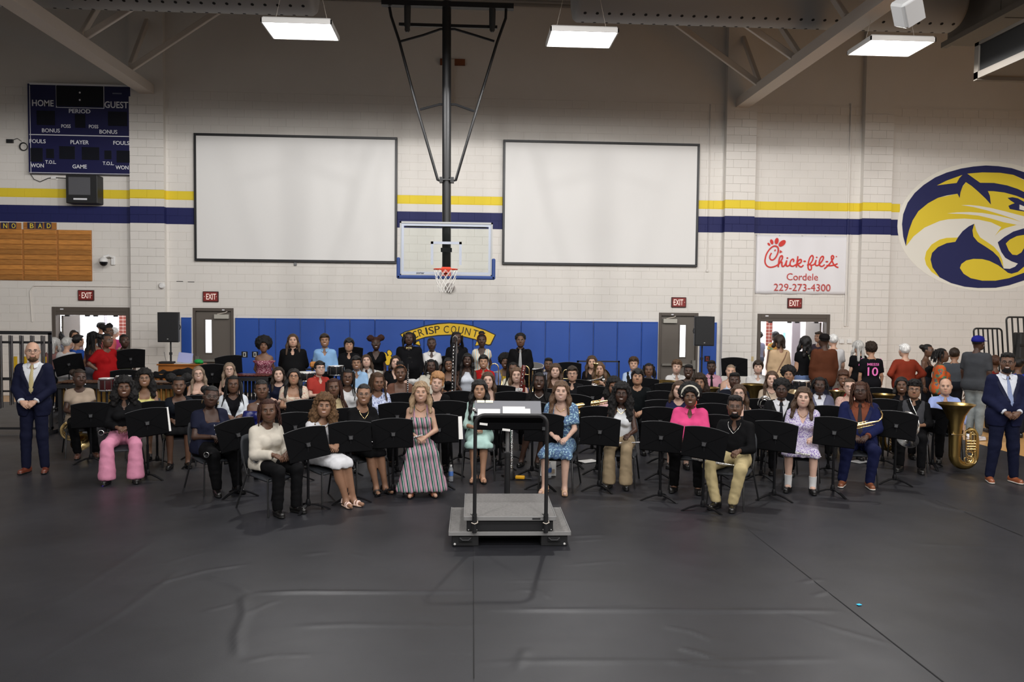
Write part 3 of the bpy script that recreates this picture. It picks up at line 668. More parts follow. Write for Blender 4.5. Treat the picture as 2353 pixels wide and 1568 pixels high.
# ------------------------------------------------------------------ doors and doorways
def jamb(t, o, dep, wid=.06):
    a, b, z = o
    for p, q in (((a, -dep, 0), (a + wid, .22, z)), ((b - wid, -dep, 0), (b, .22, z)), ((a + wid, -dep, z - wid - .02), (b - wid, .22, z))):
        MB().bx((p[0], D + p[1], p[2]), (q[0], D + q[1], q[2]), .004).build('jamb', m_frame, t)
m_day = mat('daylight_glass', (1, 1, 1), .4, emit=(.86, .9, 1), estr=2.2)
for n, (o, lx, lab) in enumerate(((D1, (480, 773), ''), (D2, (1568, 784), ''))):
    t = thing(f'door_{n + 1}', None, None, (0, 0, 0), kind='structure'); a, b, z = o
    jamb(t, o, .02)
    MB().bx((a + .06, D + .05, .01), (b - .06, D + .095, z - .08), .003).build('door_leaf', m_door, t)
    p = onY(*lx, D + .05); hz = .41
    MB().bx((p.x - .1, D + .03, p.z - hz - .03), (p.x + .1, D + .055, p.z + hz + .03), .004).build('lite_frame', m_door, t)
    MB().bx((p.x - .07, D + .026, p.z - hz), (p.x + .07, D + .05, p.z + hz)).build('vision_pane', m_day, t)
    zb_ = p.z - hz - .2; sl = -1 if n == 0 else 1
    MB().bx((a + .09, D - .04, zb_ - .03), (b - .09, D + .0, zb_ + .03), .008).build('panic_bar', mat('bar_grey', srgb(150, 146, 138), .35, .6), t)
    e = a + .1 if n == 0 else b - .1
    MB().bx((e - .05, D - .05, zb_ - .12), (e + .05, D + .05, zb_ + .12), .008).build('bar_latch', mat('latch_grey', srgb(140, 136, 128), .35, .6), t)
    c = onY(509 if n == 0 else 1540, 728 if n == 0 else 738, D)
    MB().bx((c.x - .18, D - .03, c.z - .055), (c.x + .18, D + .05, c.z + .055), .008).build('closer_body', mat('closer_grey', srgb(176, 172, 162), .4), t)
    MB().tube([(c.x - .1, D - .01, c.z + .06), (c.x + .1, D - .02, c.z + .1), (c.x + .14, D, c.z + .13)], .012, 6).build('closer_arm', m_steel, t)
    MB().bx((c.x + .02, D - .025, z - .06), (c.x + .08, D - .015, z - .035)).build('frame_label', m_letw, t)
m_lob = mat('lobby_paint', srgb(238, 236, 236), .7); m_tile2 = mat('lobby_floor', srgb(190, 186, 180), .3)
m_brick = mat('red_brick', srgb(104, 46, 36), .8, bump=.2, var=.15)
for n, o in ((3, LD), (4, RD)):
    t = thing(f'door_{n}', None, None, (0, 0, 0), kind='structure'); jamb(t, o, .02, .09)
    a, b, z = o
    MB().bx((a + .09, D - .01, z - .2), (b - .09, D + .1, z - .1)).build('transom_bar', m_frame, t)
    for sx in (a + .35, (a + b) / 2 - .1, (a + b) / 2 + .1, b - .35): MB().bx((sx - .05, D + .0, z - .235), (sx + .05, D + .06, z - .2)).build('latch_strike', m_blk, t)
    MB().bx((a + .2, D - .022, z - .07), (a + .28, D - .012, z - .04)).build('frame_label', m_letw, t)
    # an open leaf swung into the lobby
    e = a + .1 if n == 3 else b - .15
    MB().bx((e, D + .25, .01), (e + .045, D + 1.15, z - .22), .003).build('door_leaf', m_door, t)
    MB().bx((e - (.0 if n == 3 else .06), D + .4, .95), (e + (.1 if n == 3 else .0), D + 1.05, 1.03), .006).build('panic_bar', mat('bar_grey', srgb(150, 146, 138), .35, .6), t)
    # lobby shell
    x0, x1, y1 = a - 2.2, b + 2.2, D + 5.6
    nm = 'lobby_left' if n == 3 else 'lobby_right'
    sh = MB().bx((x0 - .1, D + .26, 0), (x0, y1, 3)).bx((x1, D + .26, 0), (x1 + .1, y1, 3)).bx((x0, y1, 0), (x1, y1 + .1, 3)).bx((x0, D + .26, 3), (x1, y1, 3.1))
    tag(sh.build(f'wall_{nm}', m_lob), kind='structure')
    tag(MB().bx((x0, D + .01, -.011), (x1, y1, 0.0)).build(f'floor_{nm}', m_tile2), kind='structure')
    area('lobby_fill', ((x0 + x1) / 2, D + 2.8, 2.95), 3.5, 3.5, 300 if n == 3 else 340, col=(.93, .95, 1))  # unseen fill light added to brighten the lobby
def lob(px, py, Y): return onY(px, py, Y)
# left lobby: big day-lit glazed wall with mullions, a brick pier
YL = D + 4.2
w1 = thing('window_1', None, None, (0, 0, 0), kind='structure')
for pa, pb in ((126, 164), (176, 242), (246, 274), (292, 310)):
    p, q = lob(pa, 714, YL), lob(pb, 860, YL)
    m_pane = m_day
    MB().bx((p.x, YL, .1), (q.x, YL + .04, 2.7)).build('pane', m_pane, w1)
    blinds = MB()
    for k in range(26): blinds.bx((p.x, YL - .02, 1.3 + k * .055), (q.x, YL - .005, 1.305 + k * .055 + .008))
    tag(blinds.build('blind_slats', m_lob, w1), kind='stuff')
for pa, pb in ((164, 176), (242, 246), (120, 126)):
    p, q = lob(pa, 714, YL), lob(pb, 860, YL); MB().bx((p.x, YL - .1, 0), (q.x, YL + .05, 2.95)).build('mullion', mat('grey_mullion', srgb(150, 146, 150), .5), w1)
def brick_pier(nm, lab, px0, px1, Y, nacross):
    p, q = lob(px0, 760, Y), lob(px1, 760, Y); t = thing(nm, None, None, (p.x, Y, 0), kind='structure'); w = q.x - p.x
    MB().bx((.006, .006, 0), (w - .006, .3, 2.95)).build('mortar_core', mat('mortar', srgb(196, 180, 172), .9), t)
    bw = w / nacross; me = MB().box((0, 0, 0), (bw - .012, .02, .085), None, .004).mesh('brick', m_brick)
    for k in range(12, 29):
        for j in range(nacross): obj('brick', me, t, loc=((j + .5) * bw, .006, .05 + k * .1))
brick_pier('column_1', '', 273, 292, D + 3.6, 2)
# right lobby: doors, brick pier, poster
brick_pier('column_2', '', 1760, 1775, D + 3.4, 2)
YR = D + 3.3
dt = thing('door_5', None, None, (0, 0, 0), kind='structure')
for pa, pb, ya, mt, nm, oy in ((1811, 1825, 739, mat('grey_leaf', srgb(120, 112, 116), .5), 'door_leaf', -.35), (1825, 1834, 738, mat('tan_wall', srgb(222, 188, 150), .6), 'reveal', -.02), (1854, 1884, 738, mat('pinkish_door', srgb(226, 206, 212), .5), 'door_leaf', -.05)):
    p, q = lob(pa, ya, YR), lob(pb, 880, YR); MB().bx((p.x, YR + oy, 0), (q.x, YR + oy + .05, p.z), .003).build(nm, mt, dt)
for ya, yb in ((757, 763), (770, 776)):
    p, q = lob(1825, ya, YR), lob(1834, yb, YR); MB().bx((p.x, YR - .03, q.z), (q.x, YR - .015, p.z)).build('wall_stripe', mat('orange_stripe', srgb(214, 150, 110), .6), dt)
p, q = lob(1852, 748, YR), lob(1855, 757, YR); MB().bx((p.x, YR - .07, q.z), (q.x, YR - .04, p.z)).build('hinge', m_frame, dt)
p, q = lob(1776, 733, YR + .1), lob(1900, 880, YR + .1)
tag(MB().bx((p.x, YR + .1, 0), (q.x, YR + .16, 2.95)).build('wall_lobby_partition', m_lob), kind='structure')
p, q = lob(1802, 765, YR), lob(1807, 781, YR); tag(MB().bx((p.x, YR + .08, q.z), (q.x, YR + .1, p.z)).build('notice', mat('blue_notice', srgb(140, 205, 225), .6)), 'small pale blue notice on the far lobby wall', 'notice')
p, q = lob(1735, 735, D + 4), lob(1758, 880, D + 4); w2 = thing('window_2', None, None, (0, 0, 0), kind='structure'); MB().bx((p.x - .6, D + 4, .1), (q.x, D + 4.04, 2.7)).build('pane', m_day, w2)

# ------------------------------------------------------------------ blue wall pads
m_pad2 = mat('blue_vinyl_pad', srgb(38, 78, 160), .45, bump=.25, bscale=5)
edges = [540, 594.5, 632.6, 689.5, 746.5, 803.5, 861, 973.8, 1086, 1196.7, 1252.6, 1308, 1363, 1418, 1473.7, 1512]
t = thing('wall_pads', 'row of blue vinyl wall pads behind the standing players', 'wall pad', (0, D, 0))
ztop = 1.9457
for a, b in list(zip(edges[:-1], edges[1:])) + [(416, 440), (1608, 1647)]:
    p, q = wp(a, 800, .05), wp(b, 800, .05)
    MB().bx((p.x + .004, -.055, .1), (q.x - .004, -.0125, ztop), .016).build('pad', m_pad2, t)
    MB().bx((p.x + .004, -.05, ztop - .004), (q.x - .004, -.0, ztop + .018), .004).build('top_flange', m_pad2, t)
for px, py in ((562, 815), (586, 815), (1625, 825)):
    o = wp(px, py, .055); tt = t
    MB().bx((o.x - .075, -.058, o.z - .075), (o.x + .075, -.05, o.z + .075)).build('cutout', m_hole, tt)
    MB().bx((o.x - .035, -.064, o.z - .055), (o.x + .035, -.056, o.z + .055), .003).build('outlet_plate', m_exit if px > 1600 else m_alu, tt)
    MB().bx((o.x - .018, -.067, o.z - .035), (o.x + .018, -.063, o.z + .035)).build('outlet_face', m_blk, tt)
# emblem painted on the pads
def zp(z, fx, ox, oy): return [(ox + x / fx, oy + y / fx) for x, y in z]
def flat(nm, pts, mt, parent, off, th=.004, org=Vector((0, 0, 0))):
    P = [wp(x, y, off) for x, y in pts]
    return MB().prism([(p.x - org.x, p.z - org.z) for p in P][::-1], th, T(0, D - off - org.y, 0)).build(nm, mt, parent)
m_pyel = mat('pad_yellow', srgb(232, 190, 40), .5); m_pblk = mat('pad_black', (.008, .008, .01), .5)
em = thing('pad_emblem', 'yellow arched banner emblem reading CRISP COUNTY on the blue pads', 'emblem', (0, 0, 0))
K = (8.715, 880, 740)
ban = [(335, 248), (430, 195), (600, 145), (850, 68), (1100, 25), (1330, 12), (1600, 32), (1800, 72), (2050, 155), (2265, 258), (2165, 470), (2110, 478), (1990, 440), (1930, 395), (1850, 365), (1600, 300), (1360, 272), (1100, 282), (850, 318), (640, 385), (540, 400), (390, 320)]
yel = [(360, 258), (440, 213), (605, 162), (850, 92), (1100, 48), (1330, 32), (1600, 52), (1800, 92), (2045, 176), (2238, 265), (2148, 448), (2112, 455), (2000, 420), (1930, 375), (1850, 345), (1600, 282), (1360, 252), (1100, 262), (850, 298), (640, 365), (545, 380), (400, 305)]
flat('banner_outline', zp(ban, *K), m_pblk, em, .058); flat('banner_field', zp(yel, *K), m_pyel, em, .062)
flat('ribbon_end', zp([(630, 400), (728, 365), (760, 480), (740, 500), (620, 450)], *K), m_pblk, em, .0575); flat('ribbon_end', zp([(640, 418), (722, 388), (742, 468), (640, 435)], *K), m_pyel, em, .0615)
flat('ribbon_end', zp([(1875, 375), (1940, 400), (1930, 470), (1835, 490)], *K), m_pblk, em, .0575); flat('ribbon_end', zp([(1880, 392), (1925, 408), (1912, 462), (1852, 472)], *K), m_pyel, em, .0615)
for ch, x, y, a in (('C', 640, 258, -24), ('R', 762, 212, -19), ('I', 872, 182, -14), ('S', 965, 172, -10), ('P', 1088, 152, -7), ('C', 1268, 150, 2), ('O', 1415, 152, 5), ('U', 1560, 168, 8), ('N', 1700, 195, 12), ('T', 1850, 232, 16), ('Y', 1985, 272, 20)):
    fit_text(ch, 880 + x / 8.715, 740 + y / 8.715, (4 if ch == 'I' else 12), 16.5, m_pblk, em, .065, 'letter', rot=R(a))
pawk = K
def blob(nm, x, y, rx, ry, a, mt, off):
    pts = [(x + rx * cos(k * pi / 8) * cos(a) - ry * sin(k * pi / 8) * sin(a), y + rx * cos(k * pi / 8) * sin(a) + ry * sin(k * pi / 8) * cos(a)) for k in range(16)]
    flat(nm, zp(pts, *K), mt, em, off)
for x, y, rx, ry, a in ((-30, 660, 40, 55, .3), (42, 665, 36, 52, -.5), (132, 622, 40, 56, -.5), (10, 770, 40, 50, -.6), (110, 768, 62, 100, .25), (620, 860, 40, 60, 0)):
    blob('paw_outline', x, y, rx + 13, ry + 13, a, m_pblk, .058); blob('paw_print', x, y, rx, ry, a, m_pyel, .062)

# ------------------------------------------------------------------ sponsor banner
t = thing('sponsor_banner', 'white vinyl banner with red script lettering on the right wall', 'banner', (0, 0, 0))
x0, x1 = wp(1736, 600).x, wp(1948, 600).x; zt_, zb = wp(1840, 541.5).z, wp(1840, 676).z
nx, nz = 28, 16; V = []; Q = []
for j in range(nz + 1):
    for i in range(nx + 1):
        u, v = i / nx, j / nz
        sag = .012 * sin(u * 4 * pi) ** 2 * (v < .99) + .010 * sin(v * pi) * (1 + sin(u * 9 + v * 4)) / 2 + .004 * sin(u * 21 + v * 7)
        V.append((x0 + (x1 - x0) * u, D - .018 - sag, zb + (zt_ - zb) * v - .006 * sin(u * 4 * pi) ** 2 * (1 if v == 0 else 0)))
for j in range(nz):
    for i in range(nx): k = j * (nx + 1) + i; Q.append((k, k + 1, k + nx + 2, k + nx + 1))
bn = MB().add(V, Q).build('banner_sheet', mat('banner_vinyl', srgb(226, 224, 226), .5), t, 'all')
bn.modifiers.new('thick', 'SOLIDIFY').thickness = .003
m_red = mat('banner_red', srgb(206, 50, 42), .5); OFFB = .047
KB = (10.23, 1725, 535)
def stroke(nm, z, wpx=3.4):
    P = [wp(x, y, OFFB) for x, y in zp(z, *KB)]
    # Catmull-Rom smoothing of the traced script line, laid as a flat ribbon
    S_ = []
    for i in range(len(P) - 1):
        p0, p1, p2, p3 = P[max(i - 1, 0)], P[i], P[i + 1], P[min(i + 2, len(P) - 1)]
        for k in range(5):
            u = k / 5; S_.append(.5 * ((2 * p1) + (p2 - p0) * u + (2 * p0 - 5 * p1 + 4 * p2 - p3) * u * u + (3 * p1 - p0 - 3 * p2 + p3) * u ** 3))
    S_.append(P[-1]); r = wpx / 92 / 2
    b = MB().tube(S_, r, 8); b.v = [(x, D - OFFB + (y - (D - OFFB)) * .06, z) for x, y, z in b.v]
    return b.build(nm, m_red, t)
for z in ([(490, 475), (455, 540), (450, 600), (490, 640), (545, 625), (600, 560), (640, 470), (650, 380), (620, 325), (560, 312), (490, 345), (420, 420), (365, 520), (337, 640), (345, 720), (390, 785), (460, 812), (540, 800), (610, 770), (665, 730)],
          [(648, 810), (660, 700), (680, 600), (710, 548), (745, 548), (742, 610), (700, 680), (665, 740), (700, 692), (735, 692), (733, 745), (742, 788), (775, 788), (812, 745), (850, 648)],
          [(850, 648), (833, 730), (845, 780), (885, 782), (925, 745)], [(1002, 690), (1014, 648), (990, 620), (950, 650), (925, 720), (937, 772), (985, 788), (1040, 765), (1085, 735)],
          [(1110, 552), (1090, 700), (1072, 815)], [(1092, 705), (1140, 638), (1185, 634), (1188, 682), (1150, 720), (1105, 735), (1150, 790), (1190, 803), (1222, 782), (1238, 758)],
          [(1325, 757), (1375, 748), (1430, 690), (1468, 600), (1456, 542), (1420, 548), (1380, 615), (1355, 720), (1350, 820), (1375, 872), (1418, 868), (1428, 810), (1408, 762), (1372, 735)],
          [(1405, 765), (1455, 762), (1505, 730), (1540, 640)], [(1540, 640), (1520, 720), (1532, 768), (1572, 772), (1615, 740), (1680, 660), (1712, 590), (1690, 553), (1645, 590), (1612, 690), (1622, 768), (1665, 792), (1710, 776), (1738, 745)],
          [(1730, 850), (1840, 750), (1920, 640), (1952, 575), (1925, 538), (1897, 565), (1907, 640), (1950, 740), (2010, 800), (2062, 818)], [(1780, 770), (1880, 775), (1980, 755), (2042, 727)]):
    stroke('script_stroke', z)
def dot(nm, x, y, rx, ry, a, mt=m_red):
    a = R(a); pts = [(x + rx * cos(k * pi / 8) * cos(a) - ry * sin(k * pi / 8) * sin(a), y + rx * cos(k * pi / 8) * sin(a) + ry * sin(k * pi / 8) * cos(a)) for k in range(16)]
    flat(nm, zp(pts, *KB), mt, t, OFFB, .004)
for x, y, rx, ry, a in ((428, 272, 25, 42, -40), (495, 215, 36, 62, -18), (612, 195, 44, 76, 10), (742, 248, 58, 98, 50)): dot('feather', x, y, rx, ry, a)
for x, y, rx, ry, a in ((862, 595, 20, 20, 0), (1552, 580, 19, 19, 0), (1270, 672, 32, 19, 0), (1792, 680, 32, 19, 0), (575, 412, 15, 25, 20), (2015, 562, 14, 14, 0)): dot('script_dot', x, y, rx, ry, a)
flat('beak', zp([(690, 405), (748, 450), (680, 482)], *KB), m_red, t, OFFB)
m_red2 = mat('banner_red_text', srgb(190, 66, 62), .5)
fit_text('Cordele', 1725 + 1215 / 10.23, 535 + 1038 / 10.23, 73.5, 16, m_red2, t, OFFB, 'lettering'); fit_text('229-273-4300', 1725 + 1212 / 10.23, 535 + 1287 / 10.23, 133, 16.5, m_red2, t, OFFB, 'lettering')
for x, y in ((133, 47), (677, 64), (1212, 71), (1755, 82), (2281, 88), (115, 1418), (652, 1420), (1187, 1427), (1730, 1434), (2255, 1440)):
    p = wp(*zp([(x, y)], *KB)[0], .03); MB().lathe([(.012, 0), (.012, .016), (0, .016)], 8, Matrix.Translation(p) @ Matrix.Rotation(pi / 2, 4, 'X'), True).build('grommet', m_alu, t)

# ------------------------------------------------------------------ big painted wildcat emblem at the right
t = thing('wall_emblem', 'large navy and yellow snarling cat head emblem painted on the right wall', 'emblem', (0, 0, 0))
KE = (4.9, 2053, 360); m_ewh = mat('emblem_white', srgb(232, 228, 216), .6); m_eye = mat('emblem_yellow', c_yel, .6); m_ena = mat('emblem_navy', c_nav, .6)
flat('emblem_ground', [(2268 + 206 * cos(k * pi / 32), 520 + 149 * sin(k * pi / 32)) for k in range(64)], m_ewh, t, .003)
for nm, mt, off, z in (
    ('yellow_mask', m_eye, .007, [(145, 1005), (150, 930), (175, 830), (215, 720), (280, 615), (390, 525), (500, 465), (722, 418), (815, 287), (830, 192), (1000, 178), (1200, 182), (1350, 205), (1600, 330), (1700, 500), (1700, 770), (1385, 770), (1260, 805), (1200, 835), (1145, 890), (1215, 795), (1100, 740), (960, 710), (800, 698), (620, 705), (520, 725), (350, 800), (225, 900)]),
    ('navy_crest', m_ena, .011, [(140, 1008), (110, 900), (97, 760), (110, 650), (160, 520), (240, 410), (340, 320), (470, 235), (600, 180), (760, 135), (900, 112), (1040, 100), (1180, 108), (1330, 130), (1470, 175), (1640, 245), (1640, 360), (1470, 258), (1350, 205), (1200, 182), (1000, 178), (830, 192), (975, 295), (1130, 297), (1280, 325), (1400, 365), (1640, 480), (1640, 590), (1470, 475), (1380, 440), (1250, 405), (1130, 390), (1062, 388), (1085, 440), (1097, 540), (1040, 475), (950, 390), (880, 330), (815, 287), (780, 330), (755, 400), (745, 465), (722, 418), (600, 437), (500, 465), (390, 525), (280, 615), (215, 720), (175, 830), (150, 930)]),
    ('ear_sliver', m_eye, .015, [(490, 325), (600, 270), (775, 207), (740, 245), (712, 297), (600, 310)]),
    ('white_whisker', m_ewh, .011, [(765, 547), (850, 545), (960, 555), (1100, 580), (1250, 615), (1380, 650), (1660, 720), (1660, 800), (1470, 748), (1350, 700), (1200, 650), (1050, 605), (900, 568)]),
    ('white_whisker', m_ewh, .0112, [(605, 640), (720, 628), (860, 625), (1000, 635), (1150, 660), (1300, 695), (1470, 745), (1660, 790), (1660, 800), (1385, 768), (1240, 740), (1100, 698), (960, 665), (800, 648)]),
    ('yellow_jaw_line', m_eye, .007, [(725, 912), (600, 915), (520, 935), (430, 990), (370, 1070), (352, 1150), (370, 1220), (430, 1300), (515, 1357), (600, 1300), (560, 1100), (695, 960)]),
    ('navy_jaw', m_ena, .010, [(910, 757), (850, 785), (780, 840), (730, 905), (698, 960), (600, 975), (500, 1020), (435, 1085), (418, 1160), (440, 1250), (520, 1360), (650, 1425), (800, 1465), (950, 1480), (1150, 1478), (1300, 1450), (1470, 1395), (1640, 1320), (1640, 770), (1470, 808), (1350, 845), (1250, 905), (1175, 965), (1190, 1010), (1215, 1075), (1260, 1140), (1330, 1180), (1402, 1205), (1370, 1240), (1310, 1265), (1240, 1260), (1215, 1210), (1190, 1140), (1130, 1075), (1040, 1015), (950, 960), (900, 900), (890, 830)]),
    ('yellow_nose', m_eye, .014, [(1265, 980), (1310, 935), (1390, 895), (1470, 882), (1640, 900), (1640, 1000), (1470, 1030), (1440, 1080), (1390, 1110), (1340, 1105), (1300, 1060)]),
    ('yellow_chin', m_eye, .014, [(748, 1255), (765, 1210), (820, 1170), (900, 1152), (1000, 1155), (1080, 1175), (1180, 1225), (1240, 1270), (1290, 1310), (1330, 1320), (1400, 1300), (1470, 1240), (1640, 1170), (1640, 1250), (1470, 1308), (1300, 1370), (1150, 1398), (1000, 1398), (870, 1370), (790, 1320)]),
    ('yellow_fang_edge', m_eye, .0142, [(910, 757), (935, 840), (975, 910), (1050, 960), (1130, 1015), (1190, 1085), (1225, 1165), (1240, 1255), (1215, 1200), (1185, 1135), (1120, 1070), (1030, 1010), (950, 960), (900, 900), (890, 830)]),
    ('navy_eye', m_ena, .0115, [(1285, 465), (1340, 458), (1400, 470), (1480, 515), (1640, 590), (1640, 670), (1480, 620), (1400, 608), (1310, 590), (1295, 555), (1330, 538), (1365, 525), (1320, 495)]),
    ('white_eye', m_ewh, .0155, [(1420, 540), (1640, 630), (1640, 650), (1480, 610), (1418, 595)])):
    flat(nm, zp(z, *KE), mt, t, off, .004)
# ------------------------------------------------------------------ bodies: distance fields meshed as one continuous skin
f4 = np.float32
def grid(lo, hi, v):
    ax = [np.arange(lo[i], hi[i] + v, v, dtype=f4) for i in range(3)]
    return ax, (ax[0][:, None, None], ax[1][None, :, None], ax[2][None, None, :])
def smin(a, b, k):
    h = np.maximum(k - np.abs(a - b), 0) / k
    return np.minimum(a, b) - h * h * (k * .25)
def cap(G, a, b, r1, r2, sy=1.):
    x, y, z = G; a = [float(t) for t in a]; b = [float(t) for t in b]
    d = [b[i] - a[i] for i in range(3)]; L = d[0] ** 2 + d[1] ** 2 + d[2] ** 2 + 1e-9
    px, py, pz = x - f4(a[0]), y - f4(a[1]), z - f4(a[2])
    h = np.clip((px * f4(d[0]) + py * f4(d[1]) + pz * f4(d[2])) * f4(1 / L), 0, 1)
    qx, qy, qz = px - h * f4(d[0]), (py - h * f4(d[1])) * f4(1 / sy), pz - h * f4(d[2])
    return np.sqrt(qx * qx + qy * qy + qz * qz) - (f4(r1) + h * f4(r2 - r1))
def ellip(G, c, r):
    x, y, z = G
    k = np.sqrt(((x - f4(c[0])) / f4(r[0])) ** 2 + ((y - f4(c[1])) / f4(r[1])) ** 2 + ((z - f4(c[2])) / f4(r[2])) ** 2)
    return (k - 1) * f4(min(r))
def nets(Fd, ax):
    """naive surface nets: one vertex per cell that the surface crosses"""
    s = Fd < 0; nx, ny, nz = Fd.shape
    c = np.zeros((nx - 1, ny - 1, nz - 1), np.int8)
    for i in (0, 1):
        for j in (0, 1):
            for k in (0, 1): c += s[i:nx - 1 + i, j:ny - 1 + j, k:nz - 1 + k]
    act = (c > 0) & (c < 8)
    I = np.argwhere(act)
    if len(I) == 0: return np.zeros((0, 3), f4), np.zeros((0, 4), np.int32)
    idx = np.full(act.shape, -1, np.int32); idx[act] = np.arange(len(I), dtype=np.int32)
    acc = np.zeros((len(I), 3), f4); cnt = np.zeros(len(I), f4)
    i0, i1, i2 = I.T
    cor = {}
    for i in (0, 1):
        for j in (0, 1):
            for k in (0, 1): cor[i, j, k] = Fd[i0 + i, i1 + j, i2 + k]
    for axis in range(3):
        o = [t for t in range(3) if t != axis]
        for p in (0, 1):
            for q in (0, 1):
                e0 = [0, 0, 0]; e0[o[0]] = p; e0[o[1]] = q; e1 = list(e0); e1[axis] = 1
                a, b = cor[tuple(e0)], cor[tuple(e1)]; m = (a < 0) != (b < 0)
                t = np.where(m, a / np.where(m, a - b, 1), 0)
                acc[m, o[0]] += p; acc[m, o[1]] += q; acc[m, axis] += t[m]; cnt[m] += 1
    acc /= cnt[:, None]
    V = np.empty_like(acc)
    for a in range(3):
        base = ax[a][I[:, a]]; V[:, a] = base + acc[:, a] * (ax[a][I[:, a] + 1] - base)
    Q = []
    for axis in range(3):
        sl0 = [slice(1, -1)] * 3; sl0[axis] = slice(0, -1); sl1 = [slice(1, -1)] * 3; sl1[axis] = slice(1, None)
        a, b = s[tuple(sl0)], s[tuple(sl1)]
        o = [t for t in range(3) if t != axis]
        for flip in (False, True):
            m = (a & ~b) if not flip else (~a & b)
            E = np.argwhere(m)
            if len(E) == 0: continue
            for t in o: E[:, t] += 1
            q = []
            for (p, r) in ((0, 0), (1, 0), (1, 1), (0, 1)):
                J = E.copy(); J[:, o[0]] -= 1 - p; J[:, o[1]] -= 1 - r; q.append(idx[J[:, 0], J[:, 1], J[:, 2]])
            q = np.stack(q, 1)
            Q.append(q[:, ::-1] if flip != (axis == 1) else q)
    Q = np.concatenate(Q) if Q else np.zeros((0, 4), np.int32)
    Q = Q[(Q >= 0).all(1)]
    return V, Q
def relax(V, Q, n=1, lam=.5):
    for _ in range(n):
        S_ = np.zeros_like(V); C = np.zeros(len(V), f4)
        for a in range(4):
            b = (a + 1) % 4
            np.add.at(S_, Q[:, a], V[Q[:, b]]); np.add.at(S_, Q[:, b], V[Q[:, a]]); np.add.at(C, Q[:, a], 1); np.add.at(C, Q[:, b], 1)
        V = V + lam * (S_ / np.maximum(C, 1)[:, None] - V)
    return V

# ---- the head: face looks along -y, origin in the middle of the head
def head_field(G):
    d = ellip(G, (0, .018, .034), (.074, .094, .082))
    d = smin(d, ellip(G, (0, -.022, -.03), (.062, .068, .075)), .04)
    d = smin(d, ellip(G, (0, -.052, -.082), (.036, .034, .03)), .04)
    for s in (-1, 1):
        d = smin(d, ellip(G, (s * .036, -.058, -.022), (.028, .026, .026)), .03)
        d = smin(d, ellip(G, (s * .05, -.01, -.06), (.02, .04, .035)), .03)
    d = smin(d, cap(G, (-.032, -.072, .026), (.032, -.072, .026), .015, .015), .022)
    for s in (-1, 1): d = -smin(-d, ellip(G, (s * .031, -.104, .004), (.018, .019, .012)), .018)
    d = smin(d, cap(G, (0, -.085, .012), (0, -.106, -.02), .0075, .0125), .012)
    for s in (-1, 1): d = smin(d, ellip(G, (s * .0135, -.094, -.025), (.0095, .011, .008)), .008)
    d = smin(d, ellip(G, (0, -.083, -.052), (.026, .014, .014)), .014)
    for s in (-1, 1): d = smin(d, ellip(G, (s * .077, .012, -.006), (.012, .02, .031)), .008)
    return smin(d, cap(G, (0, .018, -.05), (0, .036, -.135), .047, .040), .03)
_heads = {}
def head_mesh(lod):
    if lod not in _heads:
        v = (.0066, .0082, .0108)[lod]
        ax, G = grid((-.105, -.135, -.2), (.105, .13, .135), v)
        V, Q = nets(head_field(G), ax); _heads[lod] = (relax(V, Q, 1, .35), Q)
    return _heads[lod]
def face_bits(smile):
    """eyes, lids, brows, lips: (MB) with slots 1 lips 2 sclera 3 iris 4 brow/lash 5 teeth"""
    b = MB()
    for s in (-1, 1):
        h = .0043 if not smile else .0036
        b.cur = 2; b.ell((s * .031, -.0855, .0048), (.0132, .008, h), 10, 6)
        b.cur = 3; b.ell((s * .031, -.0905, .0050), (.0058, .0040, h + .0003), 8, 6)
        b.cur = 4; b.tube([(s * .0165, -.0880, .0062), (s * .024, -.0932, .0100), (s * .033, -.0932, .0106), (s * .0455, -.0845, .0066)], .0015, 5)
        b.tube([(s * .0145, -.0948, .0250), (s * .026, -.0950, .0278), (s * .038, -.0895, .0280), (s * .049, -.0775, .0225)], [.0022, .0030, .0026, .0012], 6)
    b.cur = 1
    if smile:
        b.tube([(-.034, -.0805, -.0455), (-.018, -.0945, -.0488), (0, -.0990, -.0490), (.018, -.0945, -.0488), (.034, -.0805, -.0455)], [.0016, .0034, .0038, .0034, .0016], 6)
        b.tube([(-.034, -.0805, -.0455), (-.018, -.0930, -.0630), (0, -.0975, -.0680), (.018, -.0930, -.0630), (.034, -.0805, -.0455)], [.0016, .0038, .0050, .0038, .0016], 6)
        b.cur = 5; b.ell((0, -.0880, -.0560), (.0275, .0118, .0078), 12, 6)
    else:
        b.tube([(-.026, -.0855, -.0545), (-.012, -.0962, -.0515), (0, -.0980, -.0528), (.012, -.0962, -.0515), (.026, -.0855, -.0545)], [.0014, .0038, .0040, .0038, .0014], 6)
        b.tube([(-.025, -.0860, -.0552), (-.012, -.0955, -.0608), (0, -.0975, -.0622), (.012, -.0955, -.0608), (.025, -.0860, -.0552)], [.0014, .0046, .0054, .0046, .0014], 6)
    return b
_face = {}
def face_np(smile):
    if smile not in _face:
        b = face_bits(smile); V = np.array(b.v, f4)
        Q = np.array([f if len(f) == 4 else (f + (f[-1],) * (4 - len(f)))[:4] for f in b.f if len(f) <= 4], np.int32); mi = np.array([m_ for f, m_ in zip(b.f, b.mi) if len(f) <= 4], np.int32)
        _face[smile] = (V, Q, mi)
    return _face[smile]
